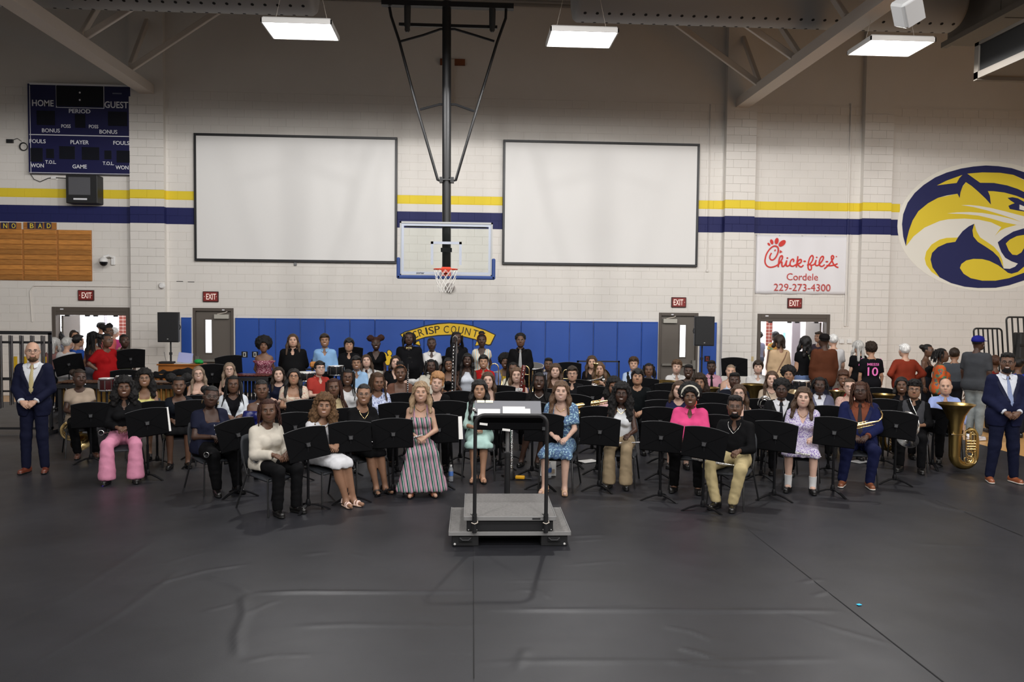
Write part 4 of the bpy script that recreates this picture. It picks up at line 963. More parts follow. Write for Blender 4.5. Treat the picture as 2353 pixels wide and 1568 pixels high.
# ---- hands: wrist at origin, fingers along +x, back of the hand +z, thumb on +y side
_hands = {}
def hand_mesh(lod, curl):
    k = (lod, curl)
    if k not in _hands:
        v = (.0062, .0078, .0100)[lod]
        ax, G = grid((-.05, -.07, -.085), (.2, .095, .05), v)
        d = cap(G, (-.03, 0, 0), (.02, 0, 0), .023, .024)
        d = smin(d, cap(G, (.03, .022, 0), (.08, .026, 0), .017, .014), .02)
        d = smin(d, cap(G, (.03, -.018, 0), (.076, -.026, 0), .017, .013), .02)
        d = smin(d, cap(G, (.03, .002, 0), (.083, .002, .001), .017, .014), .02)
        c = {0: .35, 1: .75, 2: 1.15}[curl]
        for y, l, r in ((.030, .072, .0090), (.0105, .082, .0093), (-.0095, .076, .0090), (-.028, .060, .0080)):
            p = Vector((.083 - abs(y - .004) * .25, y * 1.08, 0)); a = c * .55; pts = [p]
            for f in (.45, .32, .23):
                p = p + Vector((cos(a), y * .06, -sin(a))) * l * f; pts.append(p); a += c * .85
            f_ = cap(G, pts[0], pts[1], r, r * .95)
            f_ = np.minimum(f_, cap(G, pts[1], pts[2], r * .95, r * .88)); f_ = np.minimum(f_, cap(G, pts[2], pts[3], r * .88, r * .78))
            d = smin(d, f_, .006)
        t = [Vector((.018, .022, -.004)), Vector((.048, .05, -.014)), Vector((.078, .058 - .012 * curl, -.024 - .008 * curl)), Vector((.1, .056 - .02 * curl, -.032 - .012 * curl))]
        d = smin(d, cap(G, t[0], t[1], .015, .0125), .014); d = smin(d, cap(G, t[1], t[2], .0115, .0105), .005); d = smin(d, cap(G, t[2], t[3], .0105, .0085), .004)
        V, Q = nets(d, ax); _hands[k] = (relax(V, Q, 1, .3), Q)
    return _hands[k]

# ---- materials of people
SK = {'a': (.056, .028, .019), 'b': (.108, .054, .033), 'c': (.165, .083, .05), 'd': (.25, .135, .083), 'e': (.36, .20, .125), 'f': (.45, .27, .19), 'g': (.51, .33, .255)}
HR = {'black': (.008, .007, .007), 'dbrown': (.022, .013, .008), 'brown': (.055, .030, .016), 'lbrown': (.10, .055, .03), 'blond': (.28, .19, .11), 'straw': (.34, .17, .07), 'auburn': (.036, .012, .008), 'gold': (.095, .05, .022), 'gray': (.42, .41, .39), 'white': (.66, .65, .63), 'rust': (.052, .021, .011), 'ash': (.20, .145, .10)}
def skin_mats(k, hair):
    c = SK[k]
    return [mat('skin', c, .46, spec=.4, bump=.06, bscale=220, var=.07, vscale=14), mat('lips', (c[0] * (.95 if k in 'fg' else 1.06), c[1] * .70, c[2] * .74), .4), mat('eye_white', (.46, .44, .42), .3), mat('iris', (.014, .009, .006) if k in 'abcde' else (.05, .05, .045), .15),
            mat('brow', [v * .8 for v in HR[hair if hair in ('blond', 'straw', 'lbrown', 'ash') else 'dbrown']] if k in 'fg' else (.010, .008, .007), .8), mat('teeth', (.78, .75, .7), .3)]
def hair_mat(h): return mat('hair_' + h, HR[h], .45, spec=.35, bump=.9, bscale=150, var=.45, vscale=95, stretch=(1, 1, .07))
def curly_mat(h): return mat('curls_' + h, HR[h], .7, spec=.3, bump=1.0, bscale=120, var=.45, vscale=60)
def cloth(c, rough=.82): return mat('cloth', tuple(v * .72 for v in c), rough, spec=.12, bump=.5, bscale=13, var=.08, vscale=7)

# ---- hair: made in head space, one mesh per style, shared by everyone who wears it
_hair = {}
def wob(G, f, a, s=0.):
    x, y, z = G
    return a * (np.sin(f * x + 1.7 + s) * np.sin(f * y + .6 + s) * np.sin(f * z + 2.1) + .5 * np.sin(2.1 * f * x + s) * np.sin(1.9 * f * y) * np.sin(2.3 * f * z))
def scalp(G, t, front=.060, low=-.035):
    """hair cap of thickness t that leaves the face free; front = hairline height"""
    x, y, z = G
    d = ellip(G, (0, .020, .036), (.076 + t, .096 + t, .084 + t))
    cut = np.maximum(-.035 - y * 1.0, z - front) * 1.0            # region in front and below the hairline
    face = np.minimum(f4(front) - z, f4(-.030) - y + np.maximum(z - .02, 0) * .35)
    d = np.maximum(d, face)
    return np.maximum(d, f4(low) - z + np.minimum(y * .25, .01))
def strand_tubes(n, L, r, seed, spread=.05, front=True, nseg=6, wave=.01):
    rr = random.Random(seed); b = MB()
    for i in range(n):
        a = rr.uniform(-.32, pi + .32) if not front else rr.uniform(-.62, pi + .62)
        el = rr.uniform(-.2, .9)
        p = Vector((.080 * cos(a) * cos(el), .020 + .10 * sin(a) * cos(el), .036 + .088 * sin(el)))
        out = Vector((cos(a), sin(a), 0)); pts = []; l = L * rr.uniform(.8, 1.08); ph = rr.uniform(0, 6)
        for k in range(nseg + 1):
            f = k / nseg; drop = l * f
            q = p + out * (spread * (1 - (1 - f) ** 2) + .012) + Vector((wave * sin(ph + f * 5), wave * cos(ph * 1.3 + f * 4), .012 * sin(f * pi) - drop))
            if q.z < -.17: q += out * .35 * min(.1, -.17 - q.z)
            # keep clear of the face
            if q.y < -.05 and abs(q.x) < .06: q.x = math.copysign(.066, q.x)
            pts.append(q)
        b.tube(pts, [r * (1 - .35 * k / nseg) for k in range(nseg + 1)], 5)
    return b
def hair_mesh(style, lod):
    k = (style, lod)
    if k in _hair: return _hair[k]
    v = (.0085, .0105, .0125)[lod]; b = MB(); lo, hi = (-.14, -.14, -.1), (.14, .18, .18); d = None
    st, _, par = style.partition(':'); P = float(par) if par else 0
    if st in ('long', 'wavy', 'curly', 'half'):
        L = P or .28; lo = (-.2, -.16, -L - .1); hi = (.2, .22, .18)
        ax, G = grid(lo, hi, v); x, y, z = G
        t = {'long': .010, 'wavy': .014, 'curly': .03, 'half': .010}[st]; w = {'long': .030, 'wavy': .036, 'curly': .058, 'half': .03}[st]
        d = scalp(G, t, .066, -.06)
        for s in (-1, 1):
            d = smin(d, cap(G, (s * .074, .0, .045), (s * .098, .0, -.1), w * .55, w * .9), .03)
            d = smin(d, cap(G, (s * .098, .0, -.1), (s * .112, -.045 if L > .2 else 0, -L), w * .9, w * .55), .03)
            d = smin(d, cap(G, (s * .058, -.052, .075), (s * .080, -.045, .0), .014, .014), .02)
            d = smin(d, cap(G, (s * .04, .085, 0), (s * .05, .115, -L * 1.05), w * 1.1, w * .9), .04)
        d = d + wob(G, {'long': 60, 'wavy': 55, 'curly': 80, 'half': 60}[st], {'long': .003, 'wavy': .008, 'curly': .014, 'half': .003}[st])
        # part line and open face
        d = np.maximum(d, -(np.maximum(np.abs(x) - .004, np.maximum(.09 - z, y - .05)) + .004))
        d = np.maximum(d, -ellip(G, (0, -.09, -.03), (.068, .085, .098)))
    elif st == 'afro':
        r = P or .15; lo = (-r - .05,) * 3; hi = (r + .05, r + .08, r + .1)
        ax, G = grid(lo, hi, v); d = ellip(G, (0, .035, .055), (r * 1.0, r * .95, r * .92)) + wob(G, 70, .014) + wob(G, 150, .006, 2)
        d = np.maximum(d, -ellip(G, (0, -.11, -.03), (.070, .12, .098))); d = np.maximum(d, -.075 - G[2] + 0 * G[0])
    elif st in ('short', 'fade', 'buzz', 'bowl', 'curlytop', 'side'):
        hi = (.14, .17, .2); ax, G = grid(lo, hi, v if st != 'buzz' else v * .85); x, y, z = G
        t = {'short': .012, 'fade': .007, 'buzz': .0035, 'bowl': .02, 'curlytop': .024, 'side': .018}[st]
        d = scalp(G, t, {'short': .066, 'fade': .072, 'buzz': .07, 'bowl': .038, 'curlytop': .055, 'side': .058}[st], {'fade': -.0, 'buzz': -.02}.get(st, -.05))
        if st == 'curlytop': d = smin(d, ellip(G, (0, -.01, .1), (.078, .088, .04)), .02) + wob(G, 85, .012)
        if st in ('bowl', 'side', 'short'):
            d = smin(d, ellip(G, (.012 if st == 'side' else 0, -.045, .086), (.066, .045, .026)), .015) + wob(G, 62, .005)
        if st == 'fade': d = smin(d, ellip(G, (0, .0, .1), (.068, .082, .026)), .02) + wob(G, 120, .003)
        if st == 'bowl':
            for s in (-1, 1): d = smin(d, cap(G, (s * .08, -.02, .03), (s * .082, .0, -.03), .018, .012), .02)
    elif st in ('bun', 'puffs', 'pony', 'tight', 'topknot', 'updo'):
        lo, hi = (-.2, -.14, -.34 if st == 'pony' else -.12), (.2, .26, .27); ax, G = grid(lo, hi, v)
        d = scalp(G, .006 if st != 'updo' else .02, .072, -.045)
        if st == 'bun': d = smin(d, ellip(G, (-.062, .092, .07), (.05, .05, .048)), .012) + wob(G, 90, .002)
        if st == 'topknot': d = smin(d, ellip(G, (0, .05, .135), (.055, .055, .045)) + wob(G, 90, .01), .012)
        if st == 'puffs':
            for s in (-1, 1): d = smin(d, ellip(G, (s * .095, .05, .105), (.07, .062, .062)) + wob(G, 90, .010), .01)
        if st == 'pony':
            d = smin(d, cap(G, (0, .11, .03), (.05, .14, -.05), .03, .04), .02); d = smin(d, cap(G, (.05, .14, -.05), (.09, .10, -.27), .045, .02), .02) + wob(G, 80, .004)
        if st == 'updo':
            d = smin(d, ellip(G, (0, .04, .11), (.085, .085, .055)), .03); d = smin(d, ellip(G, (.02, -.045, .092), (.066, .04, .028)), .02)
            for s in (-1, 1): d = smin(d, cap(G, (s * .076, -.035, .05), (s * .088, -.02, -.09), .014, .008), .015)
            d = d + wob(G, 75, .007)
    elif st in ('braids', 'dreads', 'locs', 'micro'):
        ax, G = grid(lo, hi, v); d = scalp(G, .005, .074, -.055) + wob(G, 110, .003)
        L = P or {'braids': .36, 'dreads': .22, 'locs': .34, 'micro': .42}[st]
        n = {'braids': 46, 'dreads': 44, 'locs': 46, 'micro': 70}[st]
        b = strand_tubes(n if lod == 0 else int(n * .8), L, {'braids': .0085, 'dreads': .0115, 'locs': .010, 'micro': .0065}[st] * (1 if lod == 0 else 1.15), len(style) + int(L * 100), {'braids': .022, 'dreads': .03, 'locs': .028, 'micro': .03}[st])
    V, Q = nets(d, ax); V = relax(V, Q, 1, .3)
    if b.v:
        F = [f for f in b.f if len(f) == 4]; Q = np.concatenate([Q, np.array(F, np.int32) + len(V)]); V = np.concatenate([V, np.array(b.v, f4)])
    me = npmesh('hair', V, Q, [m_blk]); _hair[k] = me; return me
def glasses_mesh():
    b = MB()
    for s in (-1, 1):
        b.tube([(s * .032 + .024 * cos(a) * (1.0), -.103 + .006 * abs(cos(a)), .003 + .019 * sin(a)) for a in [i * pi / 8 for i in range(16)]], .0017, 5, closed=True)
        b.tube([(s * .055, -.098, .008), (s * .075, -.06, .01), (s * .082, .01, .008)], .002, 5)
    b.tube([(-.009, -.106, .007), (0, -.109, .009), (.009, -.106, .007)], .0022, 5)
    return b.mesh('glasses', [m_blk], True)
GL = glasses_mesh()
LENS = MB()
for s in (-1, 1): LENS.ell((s * .032, -.102, .003), (.0225, .002, .0175), 12, 6)
LENS = LENS.mesh('lenses', [mat('lens_glass', (.95, .96, .97), .03, trans=1., ior=1.02, spec=.25)], True)
EAR = MB()
for s in (-1, 1): EAR.tube([(s * .084, .005 + .022 * sin(k * pi / 6), -.062 + .022 * cos(k * pi / 6)) for k in range(12)], .0025, 5, closed=True)
EAR = EAR.mesh('hoop_earrings', [m_gold], True)
STUD = MB()
for s in (-1, 1): STUD.ell((s * .087, -.002, -.036), (.005, .005, .005), 6, 4)
STUD = STUD.mesh('stud_earrings', [m_white], True)
BEARD = None
def beard_mesh():
    ax, G = grid((-.08, -.12, -.13), (.08, .03, .0), .0075)
    d = head_field(G) - .0028; x, y, z = G
    d = np.maximum(d, (z + .045) - np.maximum(np.abs(x) - .045, 0) * 1.6); d = np.maximum(d, np.abs(x) - .034 - np.maximum(-.075 - z, 0) * 1.2)
    d = np.maximum(d, -ellip(G, (0, -.1, -.055), (.026, .03, .013)))
    d = np.maximum(d, y - .005)
    V, Q = nets(d, ax); return npmesh('beard', V, Q, [m_blk])

# ---- the body itself
def lerp(a, b, t): return Vector(a) + (Vector(b) - Vector(a)) * t
class Pose: pass
def joints(p):
    J = Pose(); Z = p['Z']; w = p.get('w', 1.); fem = p.get('fem', False); J.w = w
    if p['pose'] == 'sit':
        J.zh = .535; J.zs = Z - .238; lean = p.get('lean', .0); J.hy = -.035 - lean
        sw = (.134 if fem else .156) * (w * .5 + .5)
        ks, fs, ff = p.get('ks', .12), p.get('fs', None), p.get('ff', 0.); fs = ks if fs is None else fs
        J.hip = {s: Vector((s * .088, .02, J.zh)) for s in (-1, 1)}
        ka = p.get('ka', 0.)
        J.knee = {s: Vector((s * ks + ka, -.42, .50)) for s in (-1, 1)}
        J.ank = {s: Vector((s * fs + ka + p.get('fa', 0.), -.42 + ff + (p.get('fst', 0) * s), .085)) for s in (-1, 1)}
        J.toe = {s: J.ank[s] + Vector((s * .03, -.155, -.05)) for s in (-1, 1)}
        J.sh = {s: Vector((s * sw, .02 - lean * .7, J.zs)) for s in (-1, 1)}
    else:
        Hh = Z + .12; J.zh = .53 * Hh; J.zs = Z - .238; lean = p.get('lean', 0.); J.hy = -.02 - lean
        sw = (.134 if fem else .158) * (w * .5 + .5)
        st = p.get('ks', .085)
        J.hip = {s: Vector((s * .085, .0, J.zh)) for s in (-1, 1)}
        J.knee = {s: Vector((s * (.085 + st) / 2, -.012 + p.get('step', 0) * s, .285 * Hh)) for s in (-1, 1)}
        J.ank = {s: Vector((s * st, .02 + p.get('step', 0) * 1.6 * s, .085)) for s in (-1, 1)}
        J.toe = {s: J.ank[s] + Vector((s * .035, -.155, -.05)) for s in (-1, 1)}
        J.sh = {s: Vector((s * sw, .015 - lean * .7, J.zs)) for s in (-1, 1)}
    J.T = J.zs - J.zh; J.head = Vector((0, J.hy, Z)); J.sw = sw
    a = p.get('arms', 'lap'); J.el = {}; J.wr = {}; J.hd = {}; J.hb = {}
    zs = J.zs; ly = -lean * .5
    for s in (-1, 1):
        e, wv, hd, hb = {
            'lap': ((s * (sw + .062), -.06 + ly, zs - .265), (s * .085, -.28, .665), (-s * .55, -.75, -.35), (s * .3, -.25, 1)),
            'flute': ((s * (sw + .062), -.08 + ly, zs - .26), (s * .13, -.30, .69), (-s * .35, -.85, -.25), (s * .2, -.2, 1)),
            'fold': ((s * (sw + .062), -.05 + ly, zs - .265), (s * .055, -.25, .70), (-s * .8, -.5, -.3), (0, -.6, .8)),
            'clar': ((s * (sw + .08), -.07 + ly, zs - .25), (s * .055, -.27, zs - .16 + s * .05), (-s * .7, -.6, .2), (s * .5, -.7, .4)),
            'up': ((s * (sw + .10), -.12 + ly, zs - .22), (s * .045, -.22, zs + .0), (-s * .6, -.4, .7), (s * .5, -.8, .1)),
            'clasp': ((s * (sw + .062), -.0 + ly, zs - .275), (s * .055, -.235, zs - .47), (-s * .75, -.3, -.55), (s * .1, -.95, .3)),
            'side': ((s * (sw + .055), .02, zs - .29), (s * (sw + .06), -.04, zs - .54), (s * .02, -.12, -1), (s, -.15, 0)),
            'back': ((s * (sw + .062), .09, zs - .27), (s * .07, .17, zs - .46), (-s * .8, .2, -.4), (0, 1, .2)),
            'hips': ((s * (sw + .17), .10, zs - .22), (s * .17, -.03, J.zh + .10), (-s * .6, -.6, -.4), (s * .6, -.2, .7)),
            'tuba': ((s * (sw + .09), -.16 + ly, zs - .25), (s * .20, -.36, zs - .34), (-s * .25, -.75, -.6), (s * .4, -.5, .75)),
        }[a if not isinstance(a, dict) else a.get(s, 'lap')]
        J.el[s] = Vector(e); J.wr[s] = Vector(wv); J.hd[s] = Vector(hd); J.hb[s] = Vector(hb)
        # keep arm lengths human
        ua, fa = (.285, .255) if not fem else (.27, .24)
        dv = J.el[s] - J.sh[s]; J.el[s] = J.sh[s] + dv.normalized() * ua
        dv = J.wr[s] - J.el[s]; J.wr[s] = J.el[s] + dv.normalized() * min(max(dv.length, fa * .9), fa * 1.12)
    return J
def person_mesh(p, J, lod, v):
    """fields of body / top / bottom on one grid"""
    w = p.get('w', 1.); fem = p.get('fem', False); sit = p['pose'] == 'sit'
    pts = list(J.hip.values()) + list(J.knee.values()) + list(J.ank.values()) + list(J.toe.values()) + list(J.sh.values()) + list(J.el.values()) + list(J.wr.values())
    mg = .17 + .10 * max(0, w - 1)
    lo = [min(q[i] for q in pts) - mg for i in range(3)]; hi = [max(q[i] for q in pts) + mg for i in range(3)]
    lo[2] = -v * 1.5; hi[2] = J.zs + .17
    ax, G = grid(lo, hi, v); x, y, z = G
    zh, T_, zs = J.zh, J.T, J.zs; ly = J.hy + .035 if sit else J.hy + .02
    yb = lambda t: ly * t
    tor = cap(G, (-.070 * w, .025, zh - .0), (.070 * w, .025, zh - .0), .104 * w, .104 * w, .95)
    wz = zh + .42 * T_
    rw = (.088 if fem else .098) * w; tor = smin(tor, cap(G, (-.05 * w, yb(.4) + .01, wz), (.05 * w, yb(.4) + .01, wz), rw, rw, .9), .09)
    if w > 1.12: tor = smin(tor, ellip(G, (0, -.055, zh + .3 * T_), (.13 * w, .10 * w, .13)), .08)
    cz = zh + .77 * T_; rc = (.092 if fem else .104) * (w * .6 + .4)
    tor = smin(tor, cap(G, (-.062 * w, yb(.8) + .02, cz), (.062 * w, yb(.8) + .02, cz), rc, rc, .86), .09)
    if fem:
        for s in (-1, 1): tor = smin(tor, ellip(G, (s * .068 * w, yb(.75) - .075 * w, zh + .68 * T_), (.055, .052, .055)), .045)
    for s in (-1, 1): tor = smin(tor, cap(G, (s * .03, yb(1) + .03, zs + .028), J.sh[s] + Vector((0, 0, -.012)), .052, .05 * (w * .5 + .5)), .06)
    neck = cap(G, (0, yb(1) + .035, zs - .01), (0, J.hy + .028, zs + .165), .053 if not fem else .047, .049 if not fem else .044)
    up = {s: cap(G, J.sh[s], J.el[s], .047 * (w * .6 + .4) * (.86 if fem else 1), .036 * (w * .5 + .5)) for s in (-1, 1)}
    fo = {s: cap(G, J.el[s], J.wr[s], .038 * (w * .5 + .5), .0255) for s in (-1, 1)}
    th = {s: cap(G, J.hip[s], J.knee[s], .080 * w, .056 * (w * .7 + .3)) for s in (-1, 1)}
    ca = {s: cap(G, J.knee[s], J.ank[s], .056 * (w * .7 + .3), .035) for s in (-1, 1)}
    for s in (-1, 1): ca[s] = smin(ca[s], ellip(G, lerp(J.knee[s], J.ank[s], .3) + Vector((0, .022, 0)), (.045, .045, .1)), .03)
    fr_ = .95 if p.get('shoe') == 'sandal' else .86 if p.get('shoe') == 'flat' else .76
    ft = {s: smin(cap(G, J.ank[s] + Vector((0, .03, -.05)), J.ank[s].lerp(J.toe[s], 1. if p.get('shoe') == 'sandal' else .78) + Vector((0, 0, -.005)), .033 * fr_, .027 * fr_), cap(G, J.ank[s], J.ank[s] + Vector((0, -.02, -.03)), .034, .035), .03) for s in (-1, 1)}
    body = smin(tor, neck, .05)
    for s in (-1, 1):
        body = smin(body, up[s], .018); body = np.minimum(body, smin(up[s], fo[s], .012))
        body = smin(body, smin(th[s], ca[s], .02), .05 if sit else .03); body = smin(body, ft[s], .02)
    body = np.maximum(body, f4(.004) - z)
    out = {'body': body}
    # ---- garments
    fold = .0032 * np.sin(26 * x + 11 * np.sin(9 * z + 5 * y)) * np.sin(17 * z + 14 * x + 6 * np.sin(11 * y)) + .0014 * np.sin(38 * z + 45 * x + 3 * np.sin(14 * y))
    if v > .024: fold = fold * .8
    sl = p.get('sl', .5); tt = p.get('tt', .013); nk = p.get('neck', 'crew')
    def top_field(t, sl, hem, puff=0., cutneck=None):
        d = tor - t
        d = np.maximum(d, f4(hem) - z)
        if hem < zh - .03: d = np.minimum(d, np.maximum(np.maximum(smin(smin(th[-1], th[1], .1), tor, .08) - t - .006, f4(hem) - z), (f4(-.15) - y) if sit else (z - f4(zh + .1))))
        if sl > 0:
            for s in (-1, 1):
                if sl < 1:
                    e = lerp(J.sh[s], J.el[s], sl); r1 = .054 * (w * .6 + .4) + t + puff; r2 = .047 * (w * .5 + .5) + t + puff * .7
                    u = cap(G, J.sh[s], e, r1 * .97, r2)
                    n = (J.el[s] - J.sh[s]).normalized(); pl = (x - f4(e.x)) * f4(n.x) + (y - f4(e.y)) * f4(n.y) + (z - f4(e.z)) * f4(n.z)
                    d = smin(d, np.maximum(u, pl), .02)
                else:
                    u = up[s] - t - puff * .6 - .004
                    f = sl - 1; e = lerp(J.el[s], J.wr[s], f) if f < .99 else lerp(J.el[s], J.wr[s], .97)
                    n = (J.wr[s] - J.el[s]).normalized(); pl = (x - f4(e.x)) * f4(n.x) + (y - f4(e.y)) * f4(n.y) + (z - f4(e.z)) * f4(n.z)
                    u2 = np.maximum(cap(G, J.el[s], J.wr[s], .040 * (w * .5 + .5) + t, .031 + t + puff * .5), pl)
                    d = smin(d, smin(u, u2, .02), .018)
        d = d + fold
        yn = yb(1) + .03
        c = cutneck or nk
        if c == 'crew': d = np.maximum(d, .006 - cap(G, (0, yn - .025, zs + .058), (0, yn - .03, zs + .2), .066, .09))
        elif c == 'scoop': d = np.maximum(d, .0 - ellip(G, (0, yn - .08, zs + .05), (.095, .12, .115)))
        elif c == 'v':
            vd = .062 if p.get('collar') else .11
            d = np.maximum(d, -np.maximum(np.maximum(np.abs(x) - np.maximum(z - f4(zs - vd), 0) * .40 - .004, y - f4(yn)), f4(zs - vd) - z))
        elif c == 'deepv': d = np.maximum(d, -(np.maximum(np.maximum(np.abs(x) - np.maximum(z - f4(zs - .25), 0) * .30 - .002, f4(zs - .25) - z), y - f4(yn - .0))))
        elif c == 'vest': d = np.maximum(d, -np.maximum(np.maximum(np.abs(x) - np.maximum(z - f4(zs - .17), 0) * .42, y - f4(yn)), f4(zs - .17) - z))
        elif c == 'square': d = np.maximum(d, -np.maximum(np.maximum(np.abs(x) - .088, f4(zs - .085) - z), y - f4(yn)))
        elif c == 'off': d = np.maximum(d, z - f4(zs - .055) + .35 * np.abs(x) * 0)
        elif c == 'strapless': d = np.maximum(d, z - f4(zs - .105))
        elif c == 'strap':
            st_ = np.abs(np.abs(x) - .085) - .014
            d = np.maximum(d, np.minimum(z - f4(zs - .085), st_))
        elif c == 'halter': d = np.maximum(d, np.abs(x) - .055 - np.maximum(f4(zs - .02) - z, 0) * .75)
        if c in ('v', 'vest', 'deepv', 'square', 'halter'): d = np.maximum(d, .004 - cap(G, (0, yn - .01, zs + .065), (0, yn - .02, zs + .2), .060, .09))
        return d
    hem = p.get('hem', zh - .02 if sit else zh + .0)
    if p.get('dress'): hem = zh
    if p.get('untuck') and not p.get('dress'): hem = zh - (.06 if sit else .09)
    out['top'] = top_field(tt, sl, hem, p.get('puff', 0.))
    if p.get('jacket'):
        sl0 = sl; out['jacket'] = top_field(tt + .010, 1.9, zh - (.10 if sit else .16), .004, 'none' )
        yn = yb(1) + .03; dv = p.get('jv', .30)
        out['jacket'] = np.maximum(out['jacket'], -np.maximum(np.maximum(np.abs(x) - np.maximum(z - f4(zs - dv), 0) * .34 - .003, y - f4(yn + .01)), f4(zs - dv) - z))
        out['jacket'] = np.maximum(out['jacket'], .002 - cap(G, (0, yn + .0, zs + .075), (0, yn - .03, zs + .25), .068, .1))
        out['jacket'] = np.maximum(out['jacket'], -np.maximum(np.abs(x) - np.maximum(f4(zs - dv - .17) - z, 0) * .35 - .001, y + .02))
    if p.get('vest'):
        out['jacket'] = np.maximum(top_field(tt + .008, 0, zh - .02, 0, 'vest'), np.abs(x) - J.sw - .012)
    bt = p.get('lw', 'pants'); lg = p.get('bl', 1.)
    tb = p.get('tb', .014)
    if bt == 'pants':
        d = np.maximum(tor - tb - .002, z - f4(zh + .1))
        for s in (-1, 1):
            fl = p.get('flare', 0.)
            leg = smin(th[s] - tb, cap(G, J.knee[s], lerp(J.knee[s], J.ank[s], .98), .058 * (w * .7 + .3) + tb, .046 + tb + fl), .03)
            d = smin(d, leg, .04 if sit else .025)
        d = d + fold * (1.3 if sit else .8); d = np.maximum(d, f4(.05 if fl_low(p) else .075) - z)
    else:
        km = (J.knee[-1] + J.knee[1]) / 2; hm = Vector((0, .02, zh))
        if sit:
            d = np.maximum(tor - tb - .002, z - f4(zh + .1))
            for s in (-1, 1): d = smin(d, th[s] - tb - .006, .06)
            d = smin(d, cap(G, hm, km, .105, .075), .06)
            if lg < 1: d = np.maximum(d, f4(-.42 * lg) - y)
            else:
                dn = min(1., lg - 1); am = (J.ank[-1] + J.ank[1]) / 2; fl = p.get('flare', .0)
                for s in (-1, 1): d = smin(d, cap(G, J.knee[s] + Vector((s * .01, -.005, 0)), lerp(J.knee[s], J.ank[s], dn) + Vector((s * fl * .5, -.02, 0)), .062, .056 + fl * .62), .04)
                d = smin(d, cap(G, km, lerp(km, am, dn), .058, .05 + fl * .9), .05)
                d = np.maximum(d, f4(.50 - .43 * dn - .02) - z)
        else:
            zb = zh - .06 - lg * .36
            d = np.maximum(tor - tb - .002, z - f4(zh + .1)); d = smin(d, cap(G, (0, .01, zh), (0, 0, zb), .115 * w, .15 * w), .08); d = np.maximum(d, f4(zb) - z)
        pl = p.get('pleat', .004); d = d + pl * np.sin(70 * x + 3 * np.sin(9 * z)) + fold
    out['bot'] = d
    return ax, out, lo
def fl_low(p): return p.get('flare', 0) > .02 or p.get('long', False)
def cover_clean(d, body): return d
# ------------------------------------------------------------------ shoes, collars and other worn pieces (shared meshes)
def shoe_mesh(kind):
    v = .0085; ax, G = grid((-.07, -.2, -.02), (.07, .12, .2), v); x, y, z = G
    h = {'dress': .03, 'sneaker': .034, 'flat': .024, 'boot': .036, 'sandal': .02}[kind]
    d = smin(cap(G, (0, .045, .036), (0, -.13, .030), .040, .035), cap(G, (0, .05, .05), (0, -.02, .058), .036, .032), .03)
    if kind == 'boot': d = smin(d, cap(G, (0, .035, .06), (0, .03, .16), .046, .048), .03)
    if kind == 'sneaker': d = smin(d, cap(G, (0, .04, .06), (0, .0, .075), .04, .036), .03)
    if kind in ('flat',): d = np.maximum(d, -ellip(G, (0, .0, .085), (.036, .075, .045)))
    sole = np.maximum(cap(G, (0, .045, .012), (0, -.13, .012), .043, .039), np.maximum(z - .016, -z + .001))
    if kind == 'sandal':
        st = np.minimum(np.abs(y + .10) - .012, np.minimum(np.abs(y + .055) - .010, np.maximum(np.abs(y - .055) - .012, np.abs(z - .06) - .03)))
        d = np.maximum(smin(cap(G, (0, .045, .036), (0, -.13, .030), .042, .038), cap(G, (0, .04, .05), (0, .02, .1), .044, .046), .02), st)
    d = np.maximum(d, .0 - z + .001)
    V, Q = nets(np.minimum(d, sole), ax); V = relax(V, Q, 1, .25)
    zc = V[Q].mean(1)[:, 2]; mi = (zc < .017).astype(np.int32)
    return npmesh('shoe', V, Q, [m_blk, m_rub], True, mi)
SHOE = {k: shoe_mesh(k) for k in ('dress', 'sneaker', 'flat', 'boot', 'sandal')}
def collar_mesh():
    b = MB(); n = 22; rows = []
    for k in range(n + 1):
        a = -pi / 2 + R(12) + (2 * pi - R(24)) * k / n; front = max(0, cos(a + pi / 2)) ** 2
        c, s = cos(a), sin(a)
        rows.append([(.057 * c, .055 * s, .0), (.054 * c, .052 * s, .034 - .012 * front), (.06 * c, .059 * s, .036 - .012 * front), (.079 * c + (.012 * (1 if c > 0 else -1)) * front, .078 * s - .014 * front, .002 - .034 * front)])
    vs = [p for r in rows for p in r]; fs = []
    for k in range(n):
        for j in range(3): fs.append((k * 4 + j, (k + 1) * 4 + j, (k + 1) * 4 + j + 1, k * 4 + j + 1))
    b.add(vs, fs); me = b.mesh('collar', [m_blk], 'all'); return me
COLLAR = collar_mesh()
def col(c): return srgb(*c) if isinstance(c[0], int) else c
PEOPLE = []; CHAIRS = []
NECKS = {}
def surf_y(F_, ax, x, z, back=False):
    i = int(np.argmin(np.abs(ax[0] - x))); k = int(np.argmin(np.abs(ax[2] - z))); c = F_[i, :, k] < 0; j = np.nonzero(c)[0]
    if len(j) == 0: return None
    j = j[-1] if back else j[0]; q = j + 1 if back else j - 1
    q = min(max(q, 0), len(c) - 1); a, b = F_[i, j, k], F_[i, q, k]; t = a / (a - b) if a != b else 0
    return float(ax[1][j] + t * (ax[1][q] - ax[1][j]))
def strip_on(F_, ax, pts, off, th=.006):
    """a cloth strip laid on a surface: pts = (x centre, z, half width)"""
    vs = []
    for x, z, hw in pts:
        y = surf_y(F_, ax, x, z); y = -.12 if y is None else y
        vs += [(x - hw, y - off + .002, z), (x, y - off - th, z), (x + hw, y - off + .002, z)]
    fs = []
    for i in range(len(pts) - 1):
        for j in (0, 1): fs.append((i * 3 + j, (i + 1) * 3 + j, (i + 1) * 3 + j + 1, i * 3 + j + 1))
    return MB().add(vs, fs)
